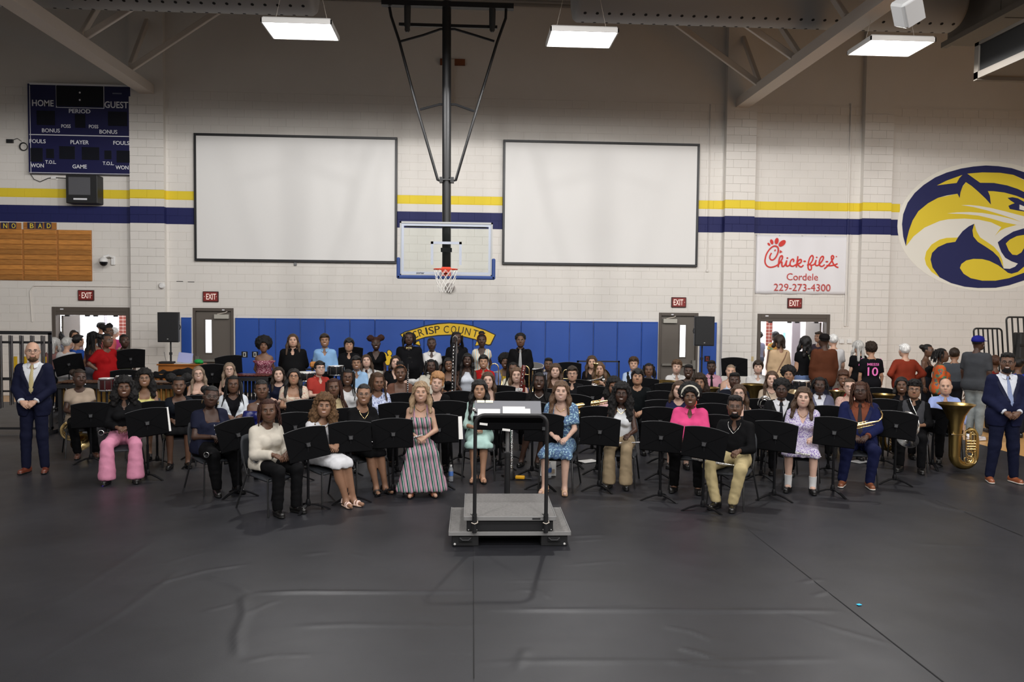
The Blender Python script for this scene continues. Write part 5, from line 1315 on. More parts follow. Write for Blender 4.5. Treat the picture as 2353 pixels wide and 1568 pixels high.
def P(fx, fy, s, pose, yaw, skin, hair, hcol, desc, extra, top=(20, 20, 22), bot=(16, 16, 18), **p):
    p['pose'] = pose
    yh = 705 + (fx - W / 2) * .0107 + 0
    if s == 0:                                           # standing: depth from the feet
        g = onZ(fx, p['feet']); d = (g - CAM).dot(FWD)
    else: d = F / s
    lo, hi = ((1.08, 1.33) if pose == 'sit' else (1.36, 1.80))
    for _ in range(6):
        pt = atd(fx, fy, d)
        if pt.z > hi: d *= 1 + min(.2, (pt.z - hi) / max(.05, CH - hi))
        elif pt.z < lo: d *= 1 - min(.2, (lo - pt.z) / (CH - lo))
    pt = atd(fx, fy, d); s = F / d
    hz = p.get('raise_', 0.); p['Z'] = pt.z - hz
    k = p.get('k', 1.0)
    J = joints(p); ya = R(yaw); loc = Vector((pt.x, pt.y, 0)) - Matrix.Rotation(ya, 3, 'Z') @ Vector((0, J.hy, 0))
    if s == 0 or (pose == 'stand' and 'feet' in p): pass
    near = s > 138; lod = 0 if s > 160 else 1 if s > 138 else 2
    v = .0175 if s > 165 else .0215 if s > 138 else .029 if s > 118 else .036
    ax, fl, _ = person_mesh(p, J, lod, v)
    # ---- skin
    V, Q = nets(fl['body'], ax); V = relax(V, Q, 1, .25); mi = [np.zeros(len(Q), np.int32)]; Vs = [V]; Qs = [Q]; n = len(V)
    hl = p.get('hd'); wyaw = math.atan2(-pt.x, pt.y) + R(p.get('ho', 0)) if hl is None else R(hl)
    ly = wyaw - ya; ly = (ly + pi) % (2 * pi) - pi
    lim = R(78); ly = max(-lim, min(lim, ly))
    hs = p.get('hs', 1.11 if not p.get('fem') else 1.12)
    fw = p.get('fw', 1.0 + .12 * (p.get('w', 1.) - 1))
    Mh = Matrix.Translation(J.head) @ Matrix.Rotation(ly, 4, 'Z') @ Matrix.Rotation(R(p.get('tilt', -2)), 4, 'X') @ Matrix.Rotation(R(p.get('roll', rng.uniform(-4, 4))), 4, 'Y') @ Matrix.Diagonal((hs * fw, hs, hs, 1))
    jw = p.get('jaw', .86 if p.get('fem') else .97)
    def shape(V0):
        V0 = V0.copy(); t_ = np.clip((-.005 - V0[:, 2]) / .085, 0, 1) * np.clip((.135 + V0[:, 2]) / .03, 0, 1); V0[:, 0] *= 1 - (1 - jw) * t_; return V0
    def app(V0, Q0, M, m0):
        nonlocal n
        A = np.array(M.to_3x3(), f4); t = np.array(M.translation, f4)
        V1 = V0 @ A.T + t; Vs.append(V1); q = Q0 + n; Qs.append(q[:, ::-1] if M.determinant() < 0 else q); mi.append(m0 if isinstance(m0, np.ndarray) else np.full(len(Q0), m0, np.int32)); n += len(V0)
    hv, hq = head_mesh(lod); app(shape(hv), hq, Mh, 0)
    if not p.get('noface'):
        a_, b_, c_ = face_np(bool(p.get('sm', 0))); app(shape(a_), b_, Mh, c_)
    if p.get('curl') is None: p['curl'] = 2 if p.get('arms', 'lap') in ('flute', 'clar', 'up', 'tuba') else 1 if p.get('arms', 'lap') != 'side' else 0
    for sd in (-1, 1):
        X = J.hd[sd].normalized(); Zb = J.hb[sd]; Yv = Zb.cross(X).normalized(); Zb = X.cross(Yv)
        # thumb side (+y in hand space) must point to the body's middle
        fl_ = 1 if Yv.dot(Vector((-sd, -.2, 0))) > 0 else -1
        Mx = Matrix(((X.x, fl_ * Yv.x, Zb.x, 0), (X.y, fl_ * Yv.y, Zb.y, 0), (X.z, fl_ * Yv.z, Zb.z, 0), (0, 0, 0, 1)))
        sc = .98 if not p.get('fem') else .9
        hv, hq = hand_mesh(lod, p['curl']); app(hv, hq, Matrix.Translation(J.wr[sd]) @ Mx @ Matrix.Scale(sc, 4), 0)
    me = npmesh('person', np.concatenate(Vs), np.concatenate(Qs), skin_mats(skin, hcol if hair else 'dbrown'), True, np.concatenate(mi))
    o = obj('person', me); o.location = loc; o.rotation_euler = (0, 0, ya)
    lab = ('person in ' + desc + ' ' + extra).strip(); tag(o, lab, 'person', p.get('group'))
    if hz: o.location.z = hz
    # ---- clothes
    def garment(nm, Fd, m_, mats=None):
        V, Q = nets(Fd, ax)
        if len(V) == 0: return None
        V = relax(V, Q, 1, .3); return obj(nm, npmesh(nm, V, Q, [m_]), o)
    tm = top if not isinstance(top, tuple) else cloth(col(top)); bm = bot if not isinstance(bot, tuple) else cloth(col(bot))
    garment(p.get('tn', 'shirt' if p.get('collar') or p.get('tie') else 'top') if not p.get('dress') else 'bodice', fl['top'], tm)
    if 'jacket' in fl: jc = p.get('jacket') or p.get('vest'); garment('jacket' if p.get('jacket') else 'vest', fl['jacket'], cloth(col(jc)))
    garment('trousers' if p.get('lw') != 'skirt' else 'skirt', fl['bot'], bm)
    zs = J.zs; ly_ = J.hy + (.035 if pose == 'sit' else .02); yn = ly_ + .03
    if p.get('collar'):
        c = obj('collar', COLLAR, o, T(0, yn + .002, zs + .058) @ Matrix.Rotation(R(10), 4, 'X') @ Matrix.Diagonal((1.16, 1.2, 1.05, 1)), material=tm if p['collar'] is True else cloth(col(p['collar'])))
    if p.get('tie'):
        tmat = p['tie'] if not isinstance(p['tie'], tuple) else cloth(col(p['tie']), .6)
        pts = [(0, zs + .055, .016), (0, zs + .035, .021), (0, zs + .015, .013), (0, zs - .02, .018), (0, zs - .09, .024), (0, zs - .17, .029), (0, zs - .25, .034), (0, zs - .30, .034), (0, zs - .34, .004)]
        if pose == 'sit': pts = [(x, z, w_) for x, z, w_ in pts if z > J.zh + .12]
        Ft = np.minimum(fl['top'], fl['body'])
        tb = strip_on(Ft, ax, pts, .006, .008); tb.build('necktie', tmat, o, 'all')
    if p.get('bow'):
        y = (surf_y(np.minimum(fl['top'], fl['body']), ax, 0, zs + .03) or -.1) - .022; bb = MB()
        for sd in (-1, 1): bb.add([(0, y, zs + .052), (sd * .055, y - .012, zs + .068), (sd * .055, y - .012, zs + .022), (0, y, zs + .038), (sd * .03, y - .022, zs + .045)], [(0, 4, 1), (1, 4, 2), (2, 4, 3), (0, 3, 4)])
        bb.box((0, y - .012, zs + .045), (.02, .02, .024), None, .004).build('bow_tie', cloth(col(p['bow'])), o)
    if p.get('neckl'):
        Ft = np.minimum(fl['top'], fl['body']); r_ = p.get('nr', .062); pts = []
        for a in range(-8, 9):
            an = a / 8 * R(100); x_ = sin(an) * r_; z_ = zs + .045 - (cos(an) * .0 + (1 - abs(a / 8)) * p.get('nd', .05)); y_ = surf_y(Ft, ax, x_, z_)
            pts.append((x_, (y_ if y_ is not None else yn - .05) - .004, z_))
        MB().tube(pts, p.get('nw', .0035), 5).build('necklace', {'gold': m_gold, 'silver': m_silv, 'pearl': m_white}[p['neckl']], o, True)
    if p.get('lapel'):
        Ft = fl['jacket']; c = cloth([v * .85 for v in col(p['jacket'])], .55)
        for sd in (-1, 1):
            dv = p.get('jv', .30); pts = []
            for f in (0, .25, .5, .75, 1):
                z_ = zs + .05 - f * (dv - .0); x_ = sd * (max(z_ - (zs - dv), 0) * .34 + .018 + .012 * sin(pi * min(1, f * 1.4)))
                pts.append((x_, z_, .016 + .012 * sin(pi * min(1, (1 - f) * 1.1))))
            strip_on(Ft, ax, pts, .002, .004).build('lapel', c, o, 'all')
    if p.get('buttons'):
        for k in range(p['buttons']):
            z_ = zs - .06 - k * .055; y_ = surf_y(fl['top'], ax, p.get('bx', 0), z_)
            if y_ is not None: MB().ell((p.get('bx', 0), y_ - .003, z_), (.006, .004, .006), 6, 4).build('button', p.get('bm', m_white), o)
    # ---- hair, glasses ...
    if hair:
        cur = hair.split(':')[0] in ('afro', 'curly', 'puffs', 'curlytop', 'topknot', 'fade', 'dreads', 'braids', 'micro', 'locs')
        obj('hair', hair_mesh(hair, lod), o, Mh, material=curly_mat(hcol) if cur else hair_mat(hcol))
    if p.get('gl'):
        obj('glasses', GL, o, Mh, material={1: m_black, 2: mat('clear_frame', (.16, .14, .125), .3), 3: mat('tortoise', (.06, .02, .012), .25), 4: mat('thin_frame', (.10, .085, .075), .3)}[p['gl']])
    if p.get('hoops'): obj('earrings', EAR, o, Mh)
    if p.get('studs'): obj('earrings', STUD, o, Mh)
    if p.get('beard'):
        global BEARD
        if BEARD is None: BEARD = beard_mesh()
        obj('beard', BEARD, o, Mh, material=curly_mat(p['beard']))
    if p.get('mous'):
        MB().tube([(-.026, -.09, -.046), (-.012, -.1005, -.041), (0, -.1025, -.0405), (.012, -.1005, -.041), (.026, -.09, -.046)], [.0012, .0026, .003, .0026, .0012], 6).build('moustache', curly_mat(p['mous']), o, True).matrix_local = Mh
    if p.get('band'):
        kb = 1.13 if hair and hair.startswith('afro') else 1.
        MB().tube([(.083 * kb * cos(a), -.014 - .034 * abs(sin(a)) - .03 * (kb - 1) * 8, .030 + .092 * kb * sin(a)) for a in [R(-14) + R(208) * k / 22 for k in range(23)]], p.get('bw', .012), 7).build('headband', cloth(col(p['band'])) if isinstance(p['band'], tuple) else p['band'], o, 'all').matrix_local = Mh
    if p.get('hat'):
        b = MB().lathe([(.097, .028), (.1, .05), (.094, .085), (.07, .115), (.03, .128), (0, .13)], 20, Matrix.Diagonal((.9, 1.12, 1, 1)) @ T(0, .014, 0))
        if p.get('brim', True): b.ell((0, -.13, .034), (.072, .075, .008), 14, 5, Matrix.Rotation(R(6), 3, 'X'))
        b.build('cap', cloth(col(p['hat'])), o, 'all').matrix_local = Mh
    if p.get('strapbag'):
        pass
    # ---- shoes
    sk = p.get('shoe', 'dress'); sc_ = p.get('shc', (14, 13, 13)); so = p.get('sole', (12, 12, 12))
    for sd in (-1, 1):
        a, t_ = J.ank[sd], J.toe[sd]; dv = (t_ - a); yw = math.atan2(dv.x, -dv.y)
        if p.get('foot'): pass
        obj('shoe', SHOE[sk], o, T(a.x, a.y + .0, a.z - .085) @ Matrix.Rotation(yw, 4, 'Z') @ Matrix.Diagonal((1.02, 1.02, 1.05, 1) if not p.get('fem') else (.93, .93, 1, 1)), material=[mat('shoe_upper', col(sc_), .3, coat=.3), mat('shoe_sole', col(so), .6)])
        if p.get('socks'):
            c_ = lerp(J.ank[sd], J.knee[sd], .32); MB().tube([a + Vector((0, .0, -.03)), a + Vector((0, .005, .04)), c_], [.043, .044, .050], 14).build('sock', cloth(col(p['socks'])), o, True)
    rec = dict(o=o, J=J, p=p, s=s, loc=loc, ya=ya, who='the person in ' + desc, ax=ax, fl=fl if p.get('keep') else None, pt=pt, Mh=Mh)
    PEOPLE.append(rec)
    if pose == 'sit': CHAIRS.append(rec)
    return rec

BLK, NAVY, WHT = (17, 17, 19), (24, 30, 62), (232, 230, 228)
flo = lambda base, a, b, sc=38: pattern('floral_print', 'floral', [(0, srgb(*base)), (.55, srgb(*a)), (.64, srgb(*b)), (.72, srgb(*base))], sc)
# ---------------------------------------------------------------- the two men at the sides
P(75, 808, 0, 'stand', 7, 'f', None, 'brown', 'navy suit and yellow tie', 'standing at far left, bald, hands clasped', (226, 228, 232), (23, 26, 48), feet=1090, jacket=(24, 27, 50), lapel=1, tie=pattern('yellow_stripe_tie', 'stripe', [(0, srgb(205, 190, 140)), (.8, srgb(120, 100, 60))], 22, .5, .7), collar=True, sl=2.0, arms='clasp', gl=4, beard='lbrown', ks=.12, shoe='dress', shc=(92, 44, 30), w=1.04, noface=False, long=True, jv=.31)
P(2315, 834, 0, 'stand', -8, 'b', 'fade', 'black', 'navy suit and blue plaid tie', 'standing at the far right with black glasses', (222, 226, 236), (23, 27, 50), feet=1112, jacket=(26, 30, 58), lapel=1, tie=pattern('blue_plaid_tie', 'stripe', [(0, srgb(170, 185, 215)), (.5, srgb(40, 60, 120))], 30, .5, .9), collar=True, sl=2.0, arms='clasp', gl=1, beard='black', ks=.16, w=1.18, shc=(134, 74, 46), sole=(220, 214, 204), sm=1, long=True, jv=.33)

# ---------------------------------------------------------------- front rows, left half
P(183, 869, 149, 'sit', 28, 'a', 'bun', 'dbrown', 'beige short sleeved top', 'with hair in a bun, second from the left', (176, 158, 140), BLK, fem=True, arms='lap', neck='crew', sl=.55, puff=.008, untuck=True, hem=.5, ho=14, ff=.05, fa=.06, shoe='flat', shc=(90, 55, 40))
P(285, 891, 170, 'sit', 16, 'b', 'curly:.2', 'black', 'black shirt and pink wide trousers', 'with big black curls', (19, 19, 21), (226, 150, 178), fem=True, sm=1, w=1.12, sl=1.85, neck='v', collar=True, arms='fold', flare=.05, ks=.17, ff=-.02, neckl='silver', nd=.09, shoe='flat')
P(332, 870, 148, 'sit', 12, 'd', 'curly:.24', 'black', 'yellow strappy sundress', 'behind the pink trousers', (232, 222, 140), (228, 220, 150), fem=True, sm=1, gl=2, neck='strap', sl=0, dress=True, lw='skirt', bl=1.25)
P(411, 887, 156, 'sit', 18, 'b', 'puffs', 'black', 'dark short sleeved dress with scoop neck', 'with two hair puffs', (26, 30, 38), (18, 18, 20), fem=True, sm=1, neck='scoop', sl=.35, dress=True, lw='skirt', bl=1.0)
P(456, 860, 128, 'sit', 12, 'g', 'long:.30', 'ash', 'black strapless top', 'with long fair hair and glasses', (16, 16, 18), BLK, fem=True, sm=1, gl=4, neck='strapless', sl=0)
P(527, 850, 121, 'sit', 6, 'g', 'long:.28', 'ash', 'black top with thin straps', 'with long light brown hair, by the pads', (16, 16, 18), BLK, fem=True, sm=1, gl=4, neck='strap', sl=0)
P(485, 912, 181, 'sit', 38, 'a', 'bun', 'black', 'navy square necked top with white buttons', 'with hoop earrings, holding a clarinet', (30, 33, 52), (15, 15, 17), fem=True, sm=0, gl=2, w=1.3, neck='square', sl=.62, untuck=True, hoops=1, buttons=5, arms='fold', shoe='boot', ks=.13, fa=.05, roll=8, ho=5)
P(536, 884, 150, 'sit', 20, 'b', 'braids:.33', 'black', 'open white shirt over black', 'with black braids and glasses', (18, 18, 22), BLK, fem=True, gl=3, jacket=(226, 232, 238), jv=.30, neck='crew', w=1.08)
P(601, 896, 163, 'sit', 22, 'b', 'pony', 'black', 'navy satin off shoulder dress', 'with pearl choker', mat('navy_satin', srgb(22, 28, 88), .3, spec=.6, bump=.4, bscale=14), mat('navy_satin', srgb(22, 28, 88), .3, spec=.6, bump=.4, bscale=14), fem=True, w=1.1, neck='off', sl=.7, puff=.03, dress=True, lw='skirt', bl=1.8, studs=1, neckl='pearl', nr=.06, nd=.015, nw=.0065, ho=4)
P(617, 944, 199, 'sit', 46, 'b', 'braids:.20', 'auburn', 'cream sweatshirt and black trousers', 'seated nearest at front left', (218, 210, 196), (17, 17, 19), fem=True, sl=1.9, neck='crew', arms='lap', puff=.012, untuck=True, tt=.02, ks=.12, ff=.02, shoe='dress', ho=0, long=True)
P(640, 861, 124, 'sit', 8, 'g', 'long:.30', 'dbrown', 'navy sleeved top', 'with long brunette hair, smiling', (24, 28, 48), BLK, fem=True, sm=1, sl=.8)
P(675, 867, 138, 'sit', 8, 'e', 'wavy:.30', 'black', 'cream floral puff sleeved blouse', 'with long black hair and tortoise glasses', flo((226, 212, 190), (218, 168, 158), (196, 150, 120), 46), BLK, fem=True, gl=3, w=1.1, neck='square', sl=.6, puff=.025, tilt=-8)
P(735, 847, 121, 'sit', 40, 'g', 'side', 'black', 'brick red button shirt', 'looking aside with black glasses', (172, 60, 52), BLK, gl=1, w=1.12, collar=True, sl=.7, neck='v', hd=28, tilt=-6)
P(767, 891, 159, 'sit', 26, 'b', 'locs:.40', 'auburn', 'tan button shirt', 'with long auburn braids', (222, 202, 160), BLK, fem=True, collar=True, neck='v', sl=.6, buttons=3)
P(799, 868, 140, 'sit', 10, 'b', 'braids:.38', 'black', 'white tee', 'with long black braids and glasses, smiling', (232, 232, 234), BLK, fem=True, sm=1, gl=3)
P(745, 933, 191, 'sit', 40, 'd', 'curly:.34', 'gold', 'fitted white dress', 'with long golden brown curls', (228, 228, 232), (226, 226, 230), fem=True, sm=1, neck='crew', sl=.62, puff=.012, dress=True, lw='skirt', bl=1.04, arms='fold', ks=.07, fs=.05, ff=-.02, shoe='sandal', shc=(224, 196, 184), sole=(200, 170, 150), neckl='gold', nd=.07, fa=.10)
P(836, 907, 178, 'sit', 28, 'd', 'pony', 'black', 'black tee and black skirt', 'with clear glasses and pendant', (17, 17, 19), (15, 15, 17), fem=True, sm=1, gl=2, sl=.55, lw='skirt', bl=1.02, arms='flute', neckl='gold', nd=.12, ks=.07, fs=.06, shoe='sandal', shc=(24, 22, 22), fa=.08)
P(868, 877, 153, 'sit', 20, 'c', 'micro:.42', 'brown', 'pale blue patterned blouse', 'with long brown braids, looking down', flo((205, 214, 240), (70, 84, 140), (225, 230, 245), 40), BLK, fem=True, sl=.8, tilt=10, ho=14)
P(819, 835, 118, 'sit', 4, 'd', 'side', 'black', 'sky blue collared shirt', 'grinning broadly in the fourth row', (160, 196, 232), BLK, sm=1, collar=True, neck='v', sl=1.8)
P(842, 830, 112, 'sit', 2, 'g', 'long:.22', 'brown', 'white shirt and dark tie', 'with long brown hair', WHT, BLK, collar=True, tie=(50, 20, 24), sl=1.8, tilt=-8)
P(909, 833, 115, 'sit', 0, 'g', 'half:.16', 'dbrown', 'black shirt', 'with shoulder length dark hair and pale skin', BLK, BLK, w=1.1, neck='v', tilt=-5)
P(920, 858, 140, 'sit', 8, 'b', 'topknot', 'black', 'brown short sleeved top', 'with patterned headband', (112, 78, 64), BLK, fem=True, sm=1, w=1.12, sl=.6, neck='square', band=pattern('tan_band', 'floral', [(0, srgb(150, 110, 80)), (.5, srgb(60, 30, 22))], 90), bw=.010, arms='clar')
P(942, 835, 113, 'sit', 0, 'c', 'fade', 'black', 'white collared blouse', 'with cropped hair and clear glasses', WHT, BLK, fem=True, sm=1, gl=2, collar=True, sl=.7)
P(991, 842, 121, 'sit', -2, 'a', 'dreads:.17', 'black', 'cream short sleeved shirt', 'with black dreadlocks', (226, 220, 204), BLK, collar=True, neck='v', sl=.7, w=1.08)
P(1031, 838, 115, 'sit', -2, 'c', 'long:.24', 'black', 'black sleeveless top', 'with dark glasses beside the bass clarinet', BLK, BLK, fem=True, sm=1, gl=1, neck='strap', sl=0)
P(967, 902, 178, 'sit', 6, 'f', 'wavy:.22', 'blond', 'green and pink striped long dress', 'with blond hair', pattern('stripe_dress', 'stripe', [(0, srgb(196, 152, 170)), (.34, srgb(24, 96, 78)), (.62, srgb(214, 200, 206)), (.74, srgb(24, 96, 78)), (.88, srgb(196, 152, 170))], 5.2, .8, .16), pattern('stripe_dress', 'stripe', [(0, srgb(196, 152, 170)), (.34, srgb(24, 96, 78)), (.62, srgb(214, 200, 206)), (.74, srgb(24, 96, 78)), (.88, srgb(196, 152, 170))], 5.2, .8, .16), fem=True, sm=1, neck='strap', sl=0, dress=True, lw='skirt', bl=1.96, flare=.12, ks=.13, ff=-.04, arms='fold', neckl='gold', nd=.06, shoe='sandal', shc=(120, 66, 40), pleat=.006)
P(1004, 881, 155, 'sit', 4, 'g', 'updo', 'straw', 'black deep necked sleeveless top', 'with strawberry blond updo', (15, 15, 17), BLK, fem=True, sm=0, neck='v', sl=.12, roll=8)
P(1074, 828, 117, 'sit', 0, 'a', 'long:.42', 'black', 'white halter top', 'with very long straight black hair', (220, 226, 236), BLK, fem=True, sm=1, neck='halter', sl=0)
P(1111, 832, 115, 'sit', -3, 'e', 'side', 'black', 'red polo shirt', 'with short black hair, smiling', (196, 34, 34), BLK, sm=1, collar=True, neck='v', sl=.6)
P(1102, 896, 165, 'sit', -2, 'e', 'wavy:.36', 'black', 'pale mint dress', 'with long black hair, behind the conductor stand', (186, 214, 206), (188, 222, 214), fem=True, sm=1, neck='v', sl=1.3, puff=.016, dress=True, lw='skirt', bl=1.06, flare=.06, arms='fold', ks=.075, fs=.06, ff=-.03, shoe='sandal', shc=(196, 150, 120), pleat=.005)
P(1121, 875, 146, 'sit', -4, 'g', 'long:.34', 'brown', 'dark strapless top', 'with auburn hair, behind the mint dress', (40, 34, 36), BLK, fem=True, neck='strapless', sl=0)
P(1161, 832, 111, 'sit', -4, 'b', 'afro:.135', 'black', 'denim shirt over yellow', 'with rounded black afro', (226, 190, 60), BLK, fem=True, sm=1, jacket=(130, 150, 200), jv=.26, neck='scoop')
P(1179, 849, 120, 'sit', -6, 'b', 'braids:.36', 'black', 'cream knitted top', 'with black braids, behind a bassoon', (226, 220, 200), BLK, fem=True)
P(1187, 863, 136, 'sit', -6, 'g', 'long:.30', 'lbrown', 'white sleeveless top', 'holding a dark red bassoon', (224, 222, 222), BLK, fem=True, sm=1, w=1.1, neck='halter', sl=0, arms='clar')
P(1239, 877, 151, 'sit', -10, 'a', 'braids:.34', 'black', 'black tee and pale choker', 'with long black braids', (28, 27, 28), (17, 17, 19), fem=True, sm=1, w=1.08, sl=.5, neck='crew', neckl='pearl', nr=.06, nd=.06, lw='skirt', bl=1.03, shoe='flat', fa=-.1)
P(1260, 838, 109, 'sit', -4, 'b', 'fade', 'black', 'lavender collared shirt', 'with glasses beside the cymbal', (186, 190, 214), BLK, gl=1, collar=True, sl=1.8, neck='v')
P(1276, 853, 125, 'sit', -8, 'g', 'wavy:.28', 'brown', 'brown patterned blouse', 'with long brunette hair', (86, 62, 46), BLK, fem=True, sm=1, neck='v', sl=1.5)
P(1289, 900, 175, 'sit', -16, 'g', 'wavy:.34', 'lbrown', 'blue floral puff sleeved dress', 'with long wavy hair', flo((86, 112, 150), (150, 190, 206), (190, 214, 224), 42), flo((86, 112, 150), (150, 190, 206), (190, 214, 224), 42), fem=True, sm=1, neck='square', sl=.8, puff=.028, dress=True, lw='skirt', bl=1.08, arms={-1: 'fold', 1: 'flute'}, ks=.13, ff=-.02, shoe='sandal', shc=(206, 170, 140), sole=(190, 150, 110), neckl='gold', nd=.08, pleat=.006, curl=1, flare=.04)
P(1315, 860, 129, 'sit', -10, 'f', 'side', 'dbrown', 'black open collared shirt', 'with moustache and glasses', (24, 24, 27), BLK, gl=4, mous='dbrown', collar=True, neck='v', sl=1.8)
P(1360, 833, 110, 'sit', -4, 'f', 'wavy:.28', 'brown', 'black blouse by the gong frame', 'with long wavy brown hair', (22, 20, 22), BLK, fem=True, sl=1.4)
P(1377, 849, 120, 'sit', -8, 'f', 'wavy:.34', 'lbrown', 'black printed tee', 'with long fair hair behind a raised trumpet', (18, 18, 20), BLK, arms='up')
P(1411, 889, 150, 'sit', -12, 'c', 'curly:.16', 'black', 'pale pink blouse', 'with black shoulder length curls', (222, 178, 176), BLK, fem=True, sm=1, sl=.9, puff=.014, neck='v')
P(1428, 905, 170, 'sit', -16, 'a', 'curly:.3', 'black', 'white sleeveless top and khaki trousers', 'with black glasses', (230, 232, 234), (172, 152, 122), fem=True, sm=1, gl=1, neck='halter', sl=0, arms='flute', flare=.03, ks=.11, ff=.0, shoe='dress', neckl='gold', nd=.08)
P(1456, 837, 110, 'sit', -8, 'f', 'curlytop', 'brown', 'light blue shirt and dark vest straps', 'with curly brown hair', (186, 206, 236), BLK, collar=True, vest=(30, 28, 26), sl=1.8, sm=1)
P(1465, 867, 139, 'sit', -14, 'e', 'bowl', 'black', 'black zipped jacket', 'with thick black hair, eyes lowered', (16, 20, 22), BLK, sl=1.9, mous='black', arms='lap', tilt=-8, w=1.1)
P(1491, 851, 119, 'sit', -10, 'b', 'braids:.2', 'black', 'white long sleeved shirt', 'with shoulder length black hair, by a tuba bell', WHT, BLK, fem=True, collar=True, sl=1.6, w=1.05)
P(1555, 844, 112, 'sit', -6, 'g', 'curlytop', 'lbrown', 'white open shirt', 'with tousled blond hair before the door', WHT, BLK, collar=True, neck='v', sl=1.6)
P(1582, 854, 114, 'sit', -8, 'a', 'fade', 'black', 'dark tee', 'with short hair beside the fair haired player', (24, 24, 28), BLK, sm=1)
P(1635, 844, 110, 'sit', -8, 'a', 'fade', 'black', 'pink shirt and black tie', 'beneath the speaker pole', (226, 168, 186), BLK, collar=True, tie=(16, 16, 18), sl=1.8)
P(1586, 912, 173, 'sit', -20, 'b', 'afro:.135', 'black', 'bright pink shirt and white headband', 'smiling, holding a flute', (238, 84, 142), (17, 17, 19), fem=True, sm=1, w=1.18, collar=True, sl=.95, puff=.02, neck='v', band=(232, 226, 210), bw=.012, arms='flute', shoe='flat', ks=.15, ff=.0, studs=1)
P(1560, 896, 151, 'sit', -14, 'g', 'half:.18', 'brown', 'navy dress with round neck', 'with short brunette hair', (36, 36, 66), (36, 36, 66), fem=True, sl=.7, dress=True, lw='skirt', bl=1.05)
P(1607, 880, 141, 'sit', -14, 'd', 'curly:.2', 'dbrown', 'coral lace top', 'mostly hidden by a curly haired player', mat('coral_lace', srgb(214, 88, 70), .8, bump=.5, bscale=60, var=.2, vscale=50), BLK, fem=True, sl=.8)
P(1679, 854, 117, 'sit', -10, 'f', 'buzz', 'ash', 'blue ruffled strappy dress', 'with buzzed fair hair', flo((176, 196, 224), (225, 232, 240), (120, 140, 180), 40), BLK, fem=True, neck='strap', sl=0)
P(1688, 875, 133, 'sit', -12, 'a', 'fade', 'black', 'dark navy tee', 'broad shouldered, with cropped hair', (26, 28, 38), BLK, w=1.35, sl=.7)
P(1698, 905, 156, 'sit', -18, 'g', 'long:.34', 'brown', 'sleeveless dark dress', 'with long brown hair, behind the chain wearer', (40, 40, 48), BLK, fem=True, gl=4, neck='strap', sl=0)
P(1689, 935, 189, 'sit', -34, 'b', 'fade', 'black', 'black shirt and cream trousers', 'with clear glasses and silver chain', (17, 17, 19), (204, 186, 140), sm=1, gl=4, w=1.05, collar=True, neck='v', sl=1.9, arms='flute', neckl='silver', nd=.13, nr=.075, ks=.19, fs=.10, ff=.02, shoe='sneaker', beard='black')
P(1742, 844, 112, 'sit', -8, 'g', 'bowl', 'dbrown', 'white pleated shirt', 'with brown fringe behind a large tuba bell', WHT, BLK, collar=True, neck='v', sl=1.6, w=1.08)
P(1774, 872, 139, 'sit', -14, 'g', 'long:.28', 'brown', 'beige tee', 'with long brown hair, smiling', (190, 172, 152), BLK, fem=True, sm=1, neckl='silver', nd=.05)
P(1812, 862, 126, 'sit', -12, 'd', 'afro:.125', 'black', 'black collared shirt', 'with thick black curls, near the snare drum', (22, 22, 26), BLK, collar=True, sl=1.6, w=1.05)
P(1796, 896, 156, 'sit', -18, 'a', 'afro:.115', 'black', 'black suit and dark tie', 'with thin glasses and short curls', (226, 226, 230), BLK, jacket=(20, 20, 22), lapel=1, collar=True, tie=(34, 36, 44), gl=1, sl=2.0, jv=.26)
P(1846, 914, 172, 'sit', -24, 'g', 'wavy:.24', 'brown', 'lavender floral dress and white socks', 'with wavy brown hair', flo((222, 216, 232), (132, 104, 178), (170, 150, 205), 60), flo((222, 216, 232), (132, 104, 178), (170, 150, 205), 60), fem=True, neck='v', sl=.6, puff=.018, dress=True, lw='skirt', bl=1.05, arms='flute', ks=.15, ff=.0, shoe='flat', shc=(12, 12, 13), socks=(230, 230, 230), neckl='gold', nd=.08, flare=.03)
P(1884, 886, 141, 'sit', -18, 'a', 'dreads:.13', 'black', 'grey blue cardigan and white collar', 'with short dreadlocks and glasses', (220, 222, 230), BLK, fem=True, gl=4, jacket=(98, 100, 122), jv=.2, collar=True, w=1.15)
P(1938, 872, 127, 'sit', -16, 'c', 'updo', 'rust', 'dark red top', 'with rust orange hair and glasses', (120, 30, 30), BLK, fem=True, sm=1, gl=3, sl=1.4)
P(1953, 890, 142, 'sit', -18, 'g', 'tight', 'brown', 'pink lace blouse', 'with glasses, behind the blue suited player', flo((220, 184, 170), (190, 130, 118), (230, 204, 190), 60), BLK, fem=True, gl=4, sm=1, sl=.7, puff=.01)
P(1977, 899, 167, 'sit', -22, 'a', 'locs:.27', 'rust', 'royal blue suit and rust shirt', 'with long rust locs and black glasses', (130, 74, 54), (26, 31, 66), jacket=(29, 35, 76), lapel=1, collar=True, tie=(48, 42, 44), gl=1, w=1.2, sl=2.0, arms='lap', ks=.17, shoe='sneaker', shc=(120, 70, 44), sole=(228, 224, 214), long=True, jv=.33, fa=-.05)
P(2072, 886, 140, 'sit', -20, 'b', 'half:.16', 'black', 'black collared blouse', 'behind the grey vest', (22, 22, 26), BLK, fem=True, sm=1, collar=True, sl=1.4)
P(2101, 896, 153, 'sit', -32, 'd', 'curlytop', 'black', 'grey vest over black shirt', 'with curly hair and glasses, holding a horn', (17, 17, 19), (17, 17, 19), gl=1, vest=(72, 72, 76), mous='black', collar=True, sl=1.5, arms='lap', ks=.14, ff=.0, shoe='dress')
